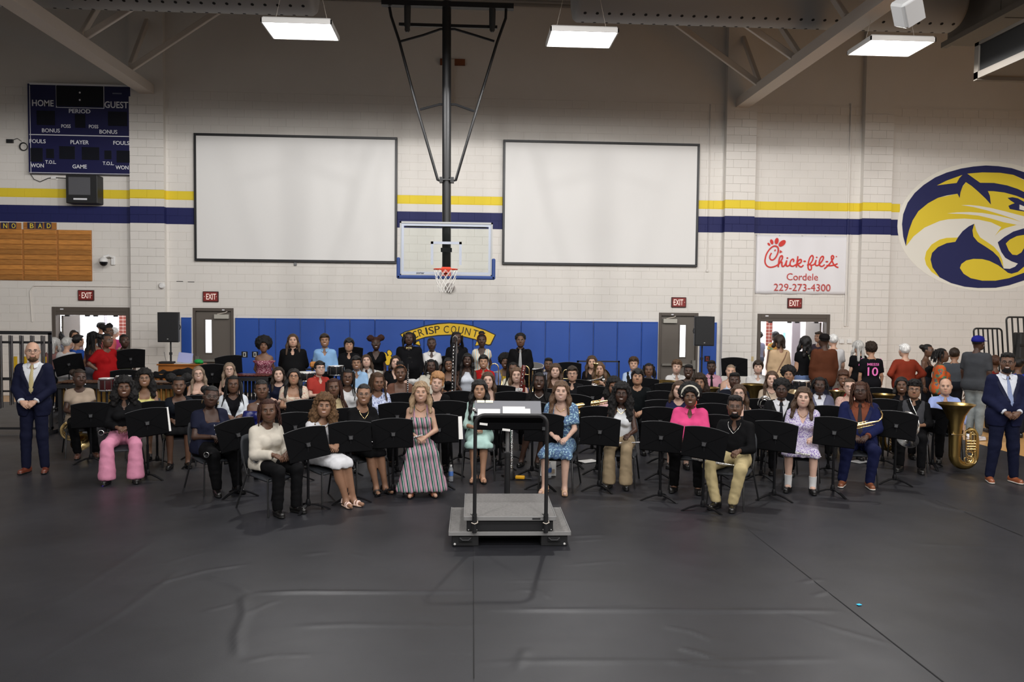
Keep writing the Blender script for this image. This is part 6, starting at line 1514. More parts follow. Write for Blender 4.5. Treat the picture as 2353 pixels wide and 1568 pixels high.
P(2173, 889, 144, 'sit', -22, 'f', None, 'brown', 'periwinkle blue shirt', 'with shaved head behind the large tuba', (160, 176, 226), BLK, collar=True, neck='v', sl=1.75, w=1.1, arms='tuba')

# ---------------------------------------------------------------- the standing back row
P(606, 795, 113, 'stand', 4, 'c', 'afro:.155', 'black', 'maroon floral top and white trousers', 'standing with large afro, shoulders bare', flo((120, 44, 66), (214, 170, 176), (96, 30, 50), 45), (222, 220, 214), fem=True, neck='off', sl=.45, puff=.03, arms='back', hoops=1)
P(673, 783, 113, 'stand', 4, 'f', 'long:.26', 'brown', 'black polo jumper', 'tall and standing, with long brown hair', (16, 16, 18), BLK, w=1.42, sl=1.9, neck='v', collar=True, arms='back', untuck=True)
P(746, 783, 113, 'stand', 2, 'd', 'side', 'dbrown', 'pale blue shirt and black trousers', 'standing before the blue pads, smiling', (142, 184, 228), BLK, sm=1, sl=1.9, puff=.008, collar=True, neck='v', arms='back')
P(802, 793, 112, 'stand', 2, 'e', 'bowl', 'black', 'black polo shirt', 'standing before a music stand', (17, 17, 20), BLK, sl=.7, neck='v', collar=True, arms='clasp')
P(864, 790, 110, 'stand', 0, 'a', 'puffs', 'auburn', 'black vee neck tee and white skirt', 'standing with reddish hair puffs', (14, 14, 16), (218, 212, 200), fem=True, sm=1, gl=2, neck='v', sl=.5, lw='skirt', arms='side')
P(940, 778, 113, 'stand', 0, 'a', 'dreads:.17', 'black', 'black shirt and gold bow tie', 'standing, heavily built, with dreadlocks', (17, 17, 20), BLK, w=1.38, sl=1.9, collar=True, bow=(206, 186, 130), arms='side', buttons=3, bm=m_blk)
P(992, 791, 112, 'stand', 0, 'a', 'tight', 'black', 'white short sleeved blouse', 'standing with hair drawn back', WHT, BLK, fem=True, sl=.7, collar=True, arms='clasp', neck='v')
P(1050, 778, 113, 'stand', -2, 'a', 'locs:.26', 'black', 'black buttoned shirt', 'standing with long black locs behind the bass clarinet', (18, 18, 21), BLK, sl=1.9, collar=True, neck='v', arms='clasp')
P(1107, 783, 112, 'stand', -2, 'a', 'topknot', 'black', 'multicoloured striped tee', 'standing beneath the yellow emblem', pattern('candy_stripe', 'stripe', [(0, srgb(230, 226, 214)), (.3, srgb(110, 190, 205)), (.45, srgb(232, 228, 216)), (.65, srgb(226, 150, 140)), (.78, srgb(232, 226, 205)), (.92, srgb(226, 196, 120))], 6.5), BLK, fem=True, neck='v', sl=.5, untuck=True, arms='back', band=(110, 60, 44), bw=.007)
P(1196, 783, 113, 'stand', -4, 'b', 'afro:.10', 'black', 'black suit and striped tie', 'standing alone before the pads, holding sticks', (14, 14, 16), BLK, jacket=(15, 15, 17), collar=True, tie=pattern('bw_tie', 'stripe', [(0, srgb(225, 225, 225)), (.5, srgb(12, 12, 14))], 26, .5, .8), sl=2., arms='clasp', jv=.26)
# ---------------------------------------------------------------- visitors by the two doorways
JEAN = mat('denim', srgb(78, 96, 132), .85, bump=.3, bscale=60, var=.2, vscale=9)
def B(fx, fy, s, yaw, skin, hair, hcol, desc, extra, top, bot=(30, 32, 40), **p):
    p.setdefault('arms', 'side'); p.setdefault('hd', yaw); p['group'] = 'visitors by the doorways'
    return P(fx, fy, s, 'stand', yaw, skin, hair, hcol, desc, extra, top, bot, **p)
B(152, 756, 84, 60, 'd', 'short', 'black', 'dark tee', 'in the left lobby, face turned aside behind others', (60, 70, 100))
B(137, 778, 92, 150, 'b', 'afro:.13', 'black', 'grey tee', 'with a black afro, entering the left lobby', (120, 122, 132))
B(126, 790, 107, 170, 'f', 'half:.16', 'gray', 'dusty pink top', 'with grey hair at the left edge of the doorway', (160, 116, 112), fem=True)
B(155, 790, 110, 172, 'f', 'short', 'gray', 'white blouse', 'with short grey hair, back turned', (214, 210, 210), (200, 198, 196), fem=True, w=1.2, sl=.8, untuck=True)
B(171, 772, 96, 40, 'e', 'half:.14', 'dbrown', 'pale top', 'in the left lobby, light face partly hidden', (190, 170, 170), fem=True)
B(180, 784, 108, 150, 'e', 'short', 'black', 'bright blue tee', 'with dark hair, seen from behind, left doorway', (62, 110, 214), (196, 190, 196), sl=.6, untuck=True)
B(216, 776, 110, 176, 'c', 'locs:.36', 'black', 'grey jumpsuit', 'with very long black hair, back turned', (78, 40, 44), (94, 94, 104), fem=True, neck='strapless', sl=0, long=True)
B(234, 753, 88, 140, 'd', 'fade', 'black', 'pale grey shirt', 'tall, in the left lobby', (196, 200, 206))
B(249, 762, 102, 70, 'b', 'puffs', 'black', 'salmon pink tee', 'in the left doorway with glasses', (226, 112, 108), gl=1, w=1.15)
B(246, 783, 119, 62, 'b', 'bun', 'black', 'red tee', 'with hand on hip, left doorway', (160, 20, 24), (24, 28, 50), fem=True, w=1.35, gl=2, sl=.85, untuck=True, arms={-1: 'hips', 1: 'fold'})
B(264, 764, 92, 160, 'f', 'short', 'white', 'magenta top', 'with white hair in the left lobby', (222, 84, 150), fem=True)
B(286, 784, 114, 40, 'a', 'tight', 'black', 'olive top', 'with dark skin at the right side of the left doorway', (62, 66, 52), fem=True, arms='fold')
B(1741, 774, 80, 200, 'b', 'afro:.11', 'black', 'slate grey tee', 'at the left edge of the right doorway', (104, 104, 122), (60, 62, 74))
B(1768, 774, 74, -40, 'b', 'fade', 'black', 'navy top carrying a child', 'far inside the right lobby', (50, 52, 74))
B(1781, 773, 86, 190, 'b', 'short', 'black', 'orange and green patterned shirt', 'in the right lobby behind the tan sweater', flo((206, 150, 70), (70, 150, 130), (220, 200, 130), 18))
tan_ = B(1790, 784, 113, 186, 'd', 'half:.10', 'dbrown', 'tan sweater', 'with thin brown crossbody strap, back turned', (206, 176, 140), (28, 34, 56), fem=True, w=1.2, sl=1.8, puff=.012, untuck=True, keep=1)
blk_ = B(1850, 788, 114, 182, 'e', 'wavy:.22', 'black', 'black tee and jeans', 'with an olive bag, back turned', (14, 14, 16), JEAN, fem=True, w=1.2, sl=.55, keep=1)
B(1881, 775, 92, -60, 'd', 'short', 'dbrown', 'dark vest', 'in the right lobby beyond the leather jacket', (60, 50, 60))
B(1893, 783, 116, 178, 'a', 'buzz', 'black', 'brown leather jacket', 'with a dark bandana, back turned', (92, 52, 32), (44, 46, 60), w=1.2, jacket=(92, 52, 34), sl=2.0, hat=(26, 22, 22), brim=False)
B(1914, 783, 108, 176, 'f', 'short', 'white', 'white shirt and light trousers', 'white haired, beside the leather jacket', (216, 214, 214), (160, 150, 140), sl=.8, w=1.1)
B(1971, 797, 110, 190, 'f', 'long:.24', 'gray', 'plain black tee', 'with long grey blond hair, facing the right wall', (16, 16, 19), (32, 34, 44), fem=True, sl=.7, untuck=True)
jer_ = B(2001, 803, 117, 174, 'e', 'curlytop', 'dbrown', 'black and pink number ten jersey', 'seen from behind', (17, 17, 21), (34, 38, 56), sl=.8, untuck=True, keep=1)
B(2078, 806, 117, 182, 'f', 'short', 'white', 'rust red shirt', 'white haired, hands at the waist, back turned', (134, 52, 34), (60, 60, 70), w=1.25, sl=1.9, untuck=True, arms='hips')
B(2133, 806, 108, 40, 'b', 'bun', 'black', 'black sleeveless top', 'with glasses behind the patterned shirt', (16, 16, 18), fem=True, gl=4, neck='strap', sl=0)
B(2165, 817, 121, 72, 'b', 'dreads:.15', 'black', 'orange and green patterned blouse', 'in profile with black braids', flo((206, 92, 42), (84, 140, 100), (120, 60, 110), 16), (40, 60, 50), fem=True, w=1.25, sl=.8, untuck=True)
B(2193, 815, 112, 150, 'd', 'short', 'dbrown', 'charcoal tee', 'hidden behind the blue cap wearer', (72, 76, 82), w=1.1)
cap_ = B(2248, 789, 126, 118, 'a', 'buzz', 'black', 'dark grey tee and blue cap', 'turned right, with faded jeans', (66, 68, 72), mat('faded_jeans', srgb(122, 128, 128), .85, bump=.35, bscale=40, var=.3, vscale=6), w=1.38, sl=.9, untuck=True, hat=(34, 36, 126), beard='black', studs=1, shoe='sneaker', shc=(200, 200, 205), sole=(220, 220, 220))
B(2285, 833, 118, 170, 'b', 'short', 'rust', 'dark scarf and top', 'rust red hair, behind the navy suit', (120, 34, 26), fem=True)
B(2338, 838, 122, 160, 'b', 'bun', 'black', 'royal blue top', 'cut off by the right edge of the room view', (44, 60, 150), fem=True)
# printed pieces on the visitors' clothes, and what they carry
def back_y(rec, x, z):
    y = surf_y(rec['fl']['top'], rec['ax'], x, z, True); return .12 if y is None else y
mpk = mat('jersey_pink', srgb(222, 110, 176), .6); J = jer_['J']
for body, z, hh, ww in (('MESSI', J.zs - .05, .05, .22), ('10', J.zs - .19, .17, .2)):
    o = text('jersey_print', body, 1., mpk, jer_['o'], Matrix.Identity(4), .01, .002)
    xs = [v_.co.x for v_ in o.data.vertices]; ys = [v_.co.y for v_ in o.data.vertices]; w_, h_ = max(xs) - min(xs), max(ys) - min(ys)
    o.matrix_local = T(0, back_y(jer_, 0, z) + .006, z) @ Matrix.Rotation(pi, 4, 'Z') @ FACE @ Matrix.Diagonal((ww / w_, hh / h_, 1, 1)) @ T(-(max(xs) + min(xs)) / 2, -(max(ys) + min(ys)) / 2, 0)
for sd in (-1, 1):
    a, b_ = J.sh[sd], J.el[sd]; MB().tube([a + Vector((sd * .02, 0, .06)), lerp(a, b_, .3) + Vector((sd * .056, .0, 0))], .012, 6).build('sleeve_stripe', mpk, jer_['o'], True)
J = tan_['J']; pts = []
for k in range(9):
    f = k / 8; x_ = -.12 + .25 * f if True else 0; z_ = J.zs + .02 - .46 * f; pts.append((-(x_), back_y(tan_, -x_, z_) + .008, z_))
MB().tube([(-x_ * 1, y_, z_) for x_, y_, z_ in pts], .009, 6).build('bag_strap', mat('brown_strap', srgb(96, 62, 40), .5), tan_['o'], True)
J = blk_['J']; ol = mat('olive_canvas', srgb(120, 126, 88), .8, bump=.3, bscale=90)
t = thing('shoulder_bag', 'olive green shoulder bag hanging on the black tee wearer', 'bag', blk_['loc'], blk_['ya'])
pts = [(-(.02 + .14 * k / 8), back_y(blk_, -(.02 + .14 * k / 8), J.zs - .02 - .36 * k / 8) + .012, J.zs + .0 - .38 * k / 8) for k in range(9)]
sb = MB(); sb.tube(pts, .016, 6); sb.build('strap', ol, t, True)
e = pts[-1]; MB().box((e[0] - .03, e[1] + .035, e[2] - .12), (.2, .08, .26), None, .03).build('bag_body', ol, t); MB().box((e[0] - .03, e[1] + .08, e[2] - .06), (.19, .012, .14), None, .005).build('flap', ol, t)
# ---------------------------------------------------------------- chairs
m_chair = mat('chair_shell', srgb(44, 46, 50), .55, spec=.3, bump=.12, bscale=180); m_leg = mat('chair_tube', (.012, .012, .013), .35)
def bent_panel(w, h, t, curve, M, nx=8, nz=6, rnd=.06):
    b = MB(); vs = []
    for side in (0, 1):
        for j in range(nz + 1):
            for i in range(nx + 1):
                u, v_ = i / nx * 2 - 1, j / nz * 2 - 1
                k = 1 - .13 * max(0, abs(v_) - .55) / .45 * max(0, 1); x = u * w / 2 * (k if abs(u) > .5 else (1 - (1 - k) * abs(u) * 2 * .5))
                vs.append(M @ Vector((x, curve * (1 - u * u) + side * t + .02 * (1 - v_) ** 2 * .25, v_ * h / 2 * (1 - .10 * max(0, abs(u) - .6) / .4))))
    n = (nx + 1) * (nz + 1); fs = []
    for j in range(nz):
        for i in range(nx):
            k = j * (nx + 1) + i; fs.append((k, k + 1, k + nx + 2, k + nx + 1)); fs.append((n + k, n + k + nx + 1, n + k + nx + 2, n + k + 1))
    rim = [i for i in range(nx + 1)] + [(j + 1) * (nx + 1) + nx for j in range(nz)] + [nz * (nx + 1) + nx - 1 - i for i in range(nx)] + [(nz - 1 - j) * (nx + 1) for j in range(nz - 1)]
    for a, c in zip(rim, rim[1:] + rim[:1]): fs.append((c, a, a + n, c + n))
    return b.add(vs, fs)
CHP = {}
CHM = bent_panel(.43, .40, .014, .035, T(0, .185, .66) @ Matrix.Rotation(R(-12), 4, 'X')); CHP['backrest'] = CHM.mesh('backrest', m_chair, 'all')
CHP['seat'] = bent_panel(.45, .44, .018, -.018, T(0, -.14, .425) @ Matrix.Rotation(R(-88), 4, 'X')).mesh('seat', m_chair, 'all')
def leg_me(s, front):
    if front: return MB().tube([(s * .19, -.32, .41), (s * .205, -.335, .395), (s * .225, -.375, .0)], .0115, 8).mesh('leg', m_leg, True)
    return MB().tube([(s * .175, .245, .74), (s * .19, .17, .52), (s * .19, .12, .42), (s * .20, .12, .38), (s * .235, .27, 0.)], .0115, 8).mesh('leg', m_leg, True)
LEG = [leg_me(s, f) for s in (-1, 1) for f in (0, 1)]
FRM = MB().tube([(-.19, .12, .405), (-.19, -.32, .405), (.19, -.32, .405), (.19, .12, .405)], .010, 8, True).mesh('seat_frame', m_leg, True)
def chair(loc, rz, label):
    t = thing('band_chair', label, 'chair', loc, rz, 'black band chairs')
    obj('seat', CHP['seat'], t); obj('backrest', CHP['backrest'], t); obj('seat_frame', FRM, t)
    for l in LEG: obj('leg', l, t)
    return t
for r in CHAIRS:
    if r['s'] < 116: continue
    chair(r['loc'], r['ya'], 'dark grey chair seating ' + r['who'])
# ---------------------------------------------------------------- music stands
m_desk = mat('stand_desk', (.0035, .0035, .004), .7, spec=.04, bump=.08, bscale=240); m_spipe = mat('stand_tube', (.006, .006, .007), .45, spec=.15); m_paper = mat('sheet_paper', srgb(226, 224, 220), .8)
def desk_mesh():
    w, h, t = .52, .335, .004; n = 14; b = MB(); top = [(-w / 2 + w * i / n, h / 2 + .032 * (1 - (2 * i / n - 1) ** 2)) for i in range(n + 1)]
    poly = [(-w / 2 * .97, -h / 2), (w / 2 * .97, -h / 2)] + top[::-1]
    b.prism(poly, t)
    return b
DESK = desk_mesh().mesh('desk', m_desk)
rb_ = MB()
for s in (-1, 1):
    for z in (-1, 1): rb_.tube([(s * .03, -.004, z * .02 + .0), (s * .22, -.003, z * .13)], .0035, 4)
RIB = rb_.mesh('rib', m_desk)
RIMM = MB().tube([(-.26 + .52 * i / 14, -.0, .1675 + .032 * (1 - (2 * i / 14 - 1) ** 2)) for i in range(15)], .004, 6).mesh('edge_bead', mat('edge_grey', (.06, .06, .063), .4), True)  # top edge bead in a lighter grey than the desk
LIP = MB().bx((-.252, 0, -.172), (.252, .055, -.166)).bx((-.252, .05, -.172), (.252, .056, -.155)).mesh('lip', m_desk)
CLAMP = MB().box((0, -.018, -.01), (.05, .03, .05), None, .006).tube([(-.03, -.025, .012), (.03, -.025, .012)], .006, 6).mesh('clamp', mat('clamp_metal', (.02, .02, .022), .4, spec=.3), True)
BASEL = []
for k in range(3):
    a = k * 2 * pi / 3 + pi / 2; c, s = cos(a), sin(a); b = MB(); pts = [(.0, .075), (.08, .07), (.16, .045), (.23, .016), (.255, .004)]
    vs = []; wd_ = [.022, .022, .019, .015, .012]
    for (r_, z_), w_ in zip(pts, wd_): vs += [(c * r_ - s * w_, s * r_ + c * w_, z_), (c * r_ + s * w_, s * r_ - c * w_, z_), (c * r_ + s * w_, s * r_ - c * w_, max(0, z_ - .014)), (c * r_ - s * w_, s * r_ + c * w_, max(0, z_ - .014))]
    fs = []
    for i in range(4):
        for j in range(4): fs.append((i * 4 + j, i * 4 + (j + 1) % 4, i * 4 + 4 + (j + 1) % 4, i * 4 + 4 + j))
    fs += [(0, 1, 2, 3), (19, 18, 17, 16)]
    BASEL.append(b.add(vs, fs).mesh('leg', m_spipe))
HUB = MB().lathe([(.028, .05), (.03, .085), (.022, .12), (.016, .13)], 12).mesh('hub', m_spipe, True)
PAPER = MB().box((.02, .008, .0), (.44, .006, .30)).mesh('sheet_music', m_paper)
def music_stand(px, py, s, yaw, label, tilt=-14, roll=0, paper=None, w=1.):
    pt = atd(px, py, F / s); z = max(.6, pt.z)
    t = thing('music_stand', label, 'music stand', (pt.x, pt.y, 0), R(yaw), 'black music stands')
    M = T(0, -.03, z) @ Matrix.Rotation(R(roll), 4, 'Y') @ Matrix.Rotation(R(tilt), 4, 'X') @ Matrix.Diagonal((w, 1, w, 1))
    obj('desk', DESK, t, M); obj('rib', RIB, t, M); obj('edge_bead', RIMM, t, M); obj('lip', LIP, t, M); obj('clamp', CLAMP, t, M)
    MB().cyl((0, -.045, .06), (0, -.045, z - .0), .0125, 8).build('pole', m_spipe, t, True); MB().cyl((0, -.045, .06), (0, -.045, z * .62), .0165, 8).build('lower_tube', m_spipe, t, True)
    for b in BASEL: obj('leg', b, t, T(0, -.045, 0) @ Matrix.Rotation(rng.uniform(-.3, .3), 4, 'Z'))
    obj('hub', HUB, t, T(0, -.045, 0))
    if paper:
        p = MB().box((paper * .03, .008, .012), (.5, .004, .33 if abs(paper) < 2 else .3)).build('sheet_music', m_paper, t); p.matrix_local = M
    return t, Vector((pt.x, pt.y, 0))
SPEC = [(208, 955, 156, 24), (339, 972, 171, 18, -16, -7, 1), (445, 950, 158, 24), (543, 999, 186, 42, -16, -8), (676, 981, 171, 26, -14, 0, 1), (704, 1021, 199, 36, -16, -6), (804, 1005, 191, 20, -18), (902, 997, 183, 14, -16), (1008, 987, 176, 6, -16, -2, 2),
        (1250, 984, 176, -8, -16, 2), (1379, 992, 177, -12, -16, 2), (1520, 1005, 186, -20, -16, 3), (1620, 1020, 196, -30, -16, 5), (1782, 1004, 184, -24, -16, 4), (1918, 994, 179, -30, -16, 3), (2060, 978, 168, -32, -16, 4), (2152, 969, 153, -78, -12),
        (912, 957, 165, 10), (930, 932, 150, 6), (1030, 953, 165, 0), (1058, 928, 151, 0), (1150, 954, 158, -4, -14, 0, 1), (1176, 929, 150, -4), (1224, 956, 163, -6, -14, 0, 1), (1322, 937, 155, -34, -10), (1362, 914, 141, -10), (1374, 965, 161, -12), (1326, 897, 126, -6), (1307, 854, 111, -4),
        (1522, 926, 141, -16), (1521, 948, 150, -16), (1518, 968, 165, -18), (1642, 959, 163, -22), (1652, 987, 173, -26), (1640, 931, 146, -20), (1752, 974, 165, -24), (1744, 946, 151, -20), (1906, 963, 158, -26), (2031, 946, 150, -26), (1687, 844, 115, -8), (159, 838, 118, 20, -20, -14), (302, 825, 118, 8, -14, -3), (288, 874, 125, 10),
        (526, 839, 115, 10, -18, -6), (489, 860, 120, 6), (806, 818, 108, 0), (1034, 839, 110, 0), (700, 950, 160, 22), (794, 970, 165, 22), (361, 952, 157, 16), (450, 938, 150, 16), (1538, 906, 131, -12), (1148, 913, 141, -4), (1268, 922, 146, -8), (1480, 894, 130, -12), (2020, 918, 138, -22)]
placed = []; used_w = set()
seat = [r for r in PEOPLE]
for sp in SPEC:
    pt = atd(sp[0], sp[1], F / sp[2]); best = None
    for r in seat:
        if id(r) in used_w: continue
        v_ = Vector((pt.x, pt.y, 0)) - r['loc']; fwd = Vector((sin(r['ya']), -cos(r['ya']), 0)); dd = (v_ - fwd * .72).length
        if best is None or dd < best[0]: best = (dd, r)
    r = best[1]; used_w.add(id(r)); rel = 'in front of ' if (Vector((pt.x, pt.y, 0)) - r['loc']).y < 0 else 'behind '
    music_stand(*sp[:4], 'black music stand ' + rel + r['who'], *(sp[4:]))
# ---------------------------------------------------------------- conductor's podium with rail, stand
pg = onZ(1171.5, 1257); yf = pg.y; m_carp = mat('podium_carpet', srgb(112, 110, 108), .9, bump=.4, bscale=160, var=.16, vscale=40); m_edge = mat('podium_edge', srgb(128, 127, 126), .5); m_box = mat('podium_box', (.012, .012, .013), .5)
t = thing('conductor_podium', 'two step grey topped conductor podium with black guard rail', 'podium', (pg.x, yf, 0), R(-.5))
MB().bx((-.6, 0, .118), (.6, .99, .147), .006).build('lower_platform', m_carp, t)
MB().bx((-.605, -.006, .112), (.605, .004, .150), .002).bx((-.607, -.006, .112), (-.597, .99, .150), .002).bx((.597, -.006, .112), (.607, .99, .150), .002).build('lower_edge_trim', m_edge, t)
for sx in (-1, 1):
    MB().bx((sx * .31, .02, 0), (sx * .575, .3, .118), .006).build('skirt_box', m_box, t)
    MB().bx((sx * .375, .006, .045), (sx * .505, .03, .095), .006).tube([(sx * .385, .004, .085), (sx * .41, -.012, .068), (sx * .47, -.012, .068), (sx * .495, .004, .085)], .009, 6).build('carry_handle', m_blk, t)
    MB().ell((sx * .545, .018, .022), (.012, .006, .012), 10, 6).build('latch_stud', m_alu, t)
MB().bx((-.575, .3, 0), (.575, .95, .118), .004).build('rear_box', m_box, t)
MB().bx((-.43, .02, .147), (.43, .97, .262), .01).build('upper_box', m_box, t)
MB().bx((-.452, 0, .262), (.452, .99, .301), .006).build('upper_platform', m_carp, t)
MB().bx((-.457, -.007, .262), (.457, .004, .304), .003).bx((-.459, -.007, .262), (-.449, .99, .304), .003).bx((.449, -.007, .262), (.459, .99, .304), .003).build('upper_edge_trim', m_edge, t)
MB().bx((.22, -.012, .276), (.3, -.006, .290)).build('maker_badge', m_blk, t)
for x_, z_ in ((-.41, .165), (-.33, .165), (.33, .165), (.41, .165)): MB().ell((x_, .018, z_), (.006, .004, .006), 8, 4).build('bolt', m_alu, t)
rx0, rx1 = -.352, .352; zr = 1.315
pts = [(rx0, -.03, .15), (rx0, -.03, zr - .09)] + [(rx0 + .09 - .09 * cos(a), -.03, zr - .09 + .09 * sin(a)) for a in [k * pi / 14 for k in range(1, 8)]] + [(rx1 - .09 + .09 * sin(a), -.03, zr - .09 + .09 * cos(a)) for a in [k * pi / 14 for k in range(0, 8)]] + [(rx1, -.03, .15)]
MB().tube(pts, .019, 12).build('guard_rail', m_black, t, True)
for xx in (rx0, rx1):
    MB().cyl((xx, -.03, .15), (xx, -.03, .34), .024, 12).build('rail_socket', m_black, t, True)
    MB().tube([(xx - .03, -.05, .255), (xx, -.062, .245), (xx + .03, -.05, .255), (xx + .03, -.0, .26)], .005, 6).build('rail_bracket', m_steel, t)
    MB().tube([(xx, -.05, .31), (xx - .04, -.06, .345)], .004, 5).build('tie_wrap', m_blk, t)
# conductor's desk
pt = atd(1167, 952, F / 198.); t = thing('conductor_stand', 'wide grey conductor desk with papers on a single post behind the podium', 'music stand', (pt.x, pt.y, 0), R(-1.5)); z = pt.z
m_grey = mat('desk_grey', srgb(112, 113, 118), .5, bump=.05, bscale=120)
MD = T(0, .02, z + .03) @ Matrix.Rotation(R(-52), 4, 'X')
MB().bx((-.39, -.006, -.16), (.39, .006, .17), .004).build('desk_board', m_grey, t).matrix_local = MD
MB().bx((-.4, -.075, -.18), (.4, .0, -.165)).bx((-.4, -.08, -.18), (.4, -.07, -.155)).build('lip', m_desk, t).matrix_local = MD
MB().bx((-.395, -.12, z - .17), (.395, .1, z - .075), .01).build('under_shelf', m_desk, t)
for x0_, x1_, z0_, z1_, off in ((-.35, -.09, -.15, .02, .012), (-.06, .2, -.15, .06, .014), (-.05, .26, -.15, .03, .010)): MB().bx((x0_, -off - .004, z0_), (x1_, -off + .002, z1_)).build('score_page', m_paper, t).matrix_local = MD
for x0_ in (-.36, -.26): MB().bx((x0_, -.012, .128), (x0_ + .088, -.007, .168)).build('sticky_note', mat('pale_note', srgb(226, 224, 200), .7), t).matrix_local = MD
for x_, z_ in ((-.28, z - .1), (-.02, z - .165)): MB().box((x_, -.128, z_ + .0), (.09, .004, .026), Matrix.Rotation(R(6), 3, 'Y')).build('label_strip', m_paper, t)
MB().cyl((0, .0, .03), (0, .0, z * .58), .034, 14).build('outer_post', m_black, t, True); MB().cyl((0, 0, z * .5), (0, 0, z - .1), .024, 14).build('inner_post', mat('grey_post', (.22, .22, .22), .35, .6), t, True)
MB().lathe([(.04, z * .56), (.042, z * .6), (.03, z * .61)], 14).build('post_collar', m_blk, t, True)
MB().lathe([(.22, 0), (.22, .02), (.06, .035), (.034, .06)], 20).build('foot_plate', m_black, t, True)
mp = atd(1089, 941, F / 199.); t2 = thing('microphone', 'silver headed microphone at the corner of the conductor desk', 'microphone', mp); MB().ell((0, 0, 0), (.022, .022, .024), 12, 8).build('mic_head', m_silv, t2, True); MB().cyl((0, 0, -.01), (.06, .05, -.09), .013, 10, .01).build('mic_body', m_blk, t2, True)
# ---------------------------------------------------------------- loudspeakers on stands
for px, py, s, lab in ((392, 752, 99, 'black loudspeaker on a pole left of the blue pads'), (1614, 761, 98, 'black loudspeaker on a pole right of the blue pads')):
    pt = atd(px, py, F / s); w = .235; t = thing('loudspeaker', lab, 'loudspeaker', (pt.x, pt.y, 0), 0, 'pole speakers'); z = pt.z
    b = MB(); b.prism([(-w * .62, .2), (w * .62, .2), (w, -.17), (-w, -.17)], .69, T(0, 0, z) @ Matrix.Rotation(-pi / 2, 4, 'X')); b.build('cabinet', m_blk, t)
    MB().bx((-w + .015, -.19, z - .33), (w - .015, -.168, z + .33), .01).build('grille', mat('speaker_grille', (.010, .010, .011), .6, bump=.2, bscale=300), t)
    MB().bx((-.015, -.196, z - .275), (.015, -.188, z - .262)).build('badge', m_alu, t)
    for sx in (-1, 1): MB().tube([(sx * w * .8, .05, z - .06), (sx * (w * .8 + .02), .05, z), (sx * w * .8, .05, z + .06)], .01, 6).build('side_handle', m_blk, t)
    MB().cyl((0, 0, .5), (0, 0, z - .34), .0175, 10).cyl((0, 0, .35), (0, 0, 1.15), .022, 10).build('pole', m_black, t, True)
    MB().lathe([(.035, 1.12), (.035, 1.18)], 10).build('pole_collar', m_blk, t)
    for k in range(3):
        a = k * 2 * pi / 3 + .4; MB().tube([(0, 0, .62), (.55 * cos(a), .55 * sin(a), .012)], .012, 8).tube([(0, 0, .28), (.3 * cos(a), .3 * sin(a), .30)], .008, 6).build('leg', m_black, t, True)
# ---------------------------------------------------------------- instruments
m_ebony = mat('black_wood', (.007, .007, .008), .3, spec=.5); m_key = m_silv; m_dbrass = mat('old_brass', (.42, .29, .10), .3, 1.)
def frame_between(A, B):
    d = B - A; Z_ = d.normalized(); Y_ = (A - CAM).normalized(); X_ = Y_.cross(Z_).normalized(); Y_ = Z_.cross(X_)
    return Matrix.Translation(A) @ Matrix((X_, Y_, Z_)).transposed().to_4x4(), d.length
def keys(b, z0, z1, n, r, off, side=1, rodded=True):
    for k in range(n):
        z = z0 + (z1 - z0) * (k + .5) / n; b.ell((0, -side * off, z), (r, r * .45, r), 8, 4)
        if k % 2: b.tube([(.0, -side * off, z), (.012, -side * (off + .004), z + .02), (.012, -side * off, z + .05)], .0025, 4)
    if rodded: b.tube([(.010, -side * off, z0), (.010, -side * off, z1)], .0022, 5); b.tube([(-.010, -side * off, z0 + .03), (-.010, -side * off, z1 - .05)], .0022, 5)
def flute(p, q, s, label):
    A, B_ = atd(*p, F / s), atd(*q, F / s); M, L = frame_between(A, B_); L = max(L, .6)
    t = thing('flute', label, 'flute', (0, 0, 0), group='flutes'); t.matrix_world = M
    MB().cyl((0, 0, 0), (0, 0, L), .0105, 12).lathe([(.0125, L * .25), (.0125, L * .29)], 12).lathe([(.0125, L * .72), (.0125, L * .75)], 12).build('tube', m_silv, t, True)
    b = MB(); keys(b, L * .27, L * .70, 13, .008, .013); keys(b, .02, L * .22, 4, .008, .013); tag(b.build('key_work', m_silv, t, True), kind='stuff')
    MB().ell((0, -.010, L * .86), (.012, .006, .02), 10, 5).build('lip_plate', m_silv, t, True)
def clarinet(p, q, s, label, L=.62, k=.9):
    A, B_ = atd(*p, F / s), atd(*q, F / (s * k)); M, _ = frame_between(A, B_)
    t = thing('clarinet', label, 'clarinet', (0, 0, 0), group='clarinets'); t.matrix_world = M
    MB().lathe([(.004, .03), (.02, .015), (.031, .001), (.033, 0), (.026, .02), (.018, .06), (.0145, .10), (.0135, .3), (.013, .52)], 16).build('body', m_ebony, t, True)
    MB().lathe([(.031, -.002), (.0345, -.001), (.0345, .003), (.033, .004)], 16, None, True).lathe([(.0165, .11), (.0165, .125)], 12, None, True).lathe([(.016, .33), (.016, .34)], 12, None, True).build('rings', m_silv, t, True)
    MB().lathe([(.013, .52), (.012, .545), (.010, .56), (.005, L)], 10).build('mouthpiece', m_blk, t, True)
    b = MB(); keys(b, .13, .50, 12, .009, .017); keys(b, .14, .32, 5, .008, .017, -1); tag(b.build('key_work', m_silv, t, True), kind='stuff')
for a in (((1337, 1021), (1470, 1017), 172, 'silver flute lying on the khaki trousers'), ((1486, 1028), (1595, 1044), 179, 'silver flute held over black trousers by the bright pink shirt wearer'), ((1589, 1054), (1704, 1073), 193, 'silver flute held above the cream trousers'),
          ((1781, 1033), (1861, 1046), 179, 'silver flute lying on the lavender floral dress'), ((1215, 996), (1307, 1018), 174, 'silver flute end on the blue floral dress'), ((866, 1029), (957, 1004), 182, 'silver flute held at the striped dress waist')): flute(*a)
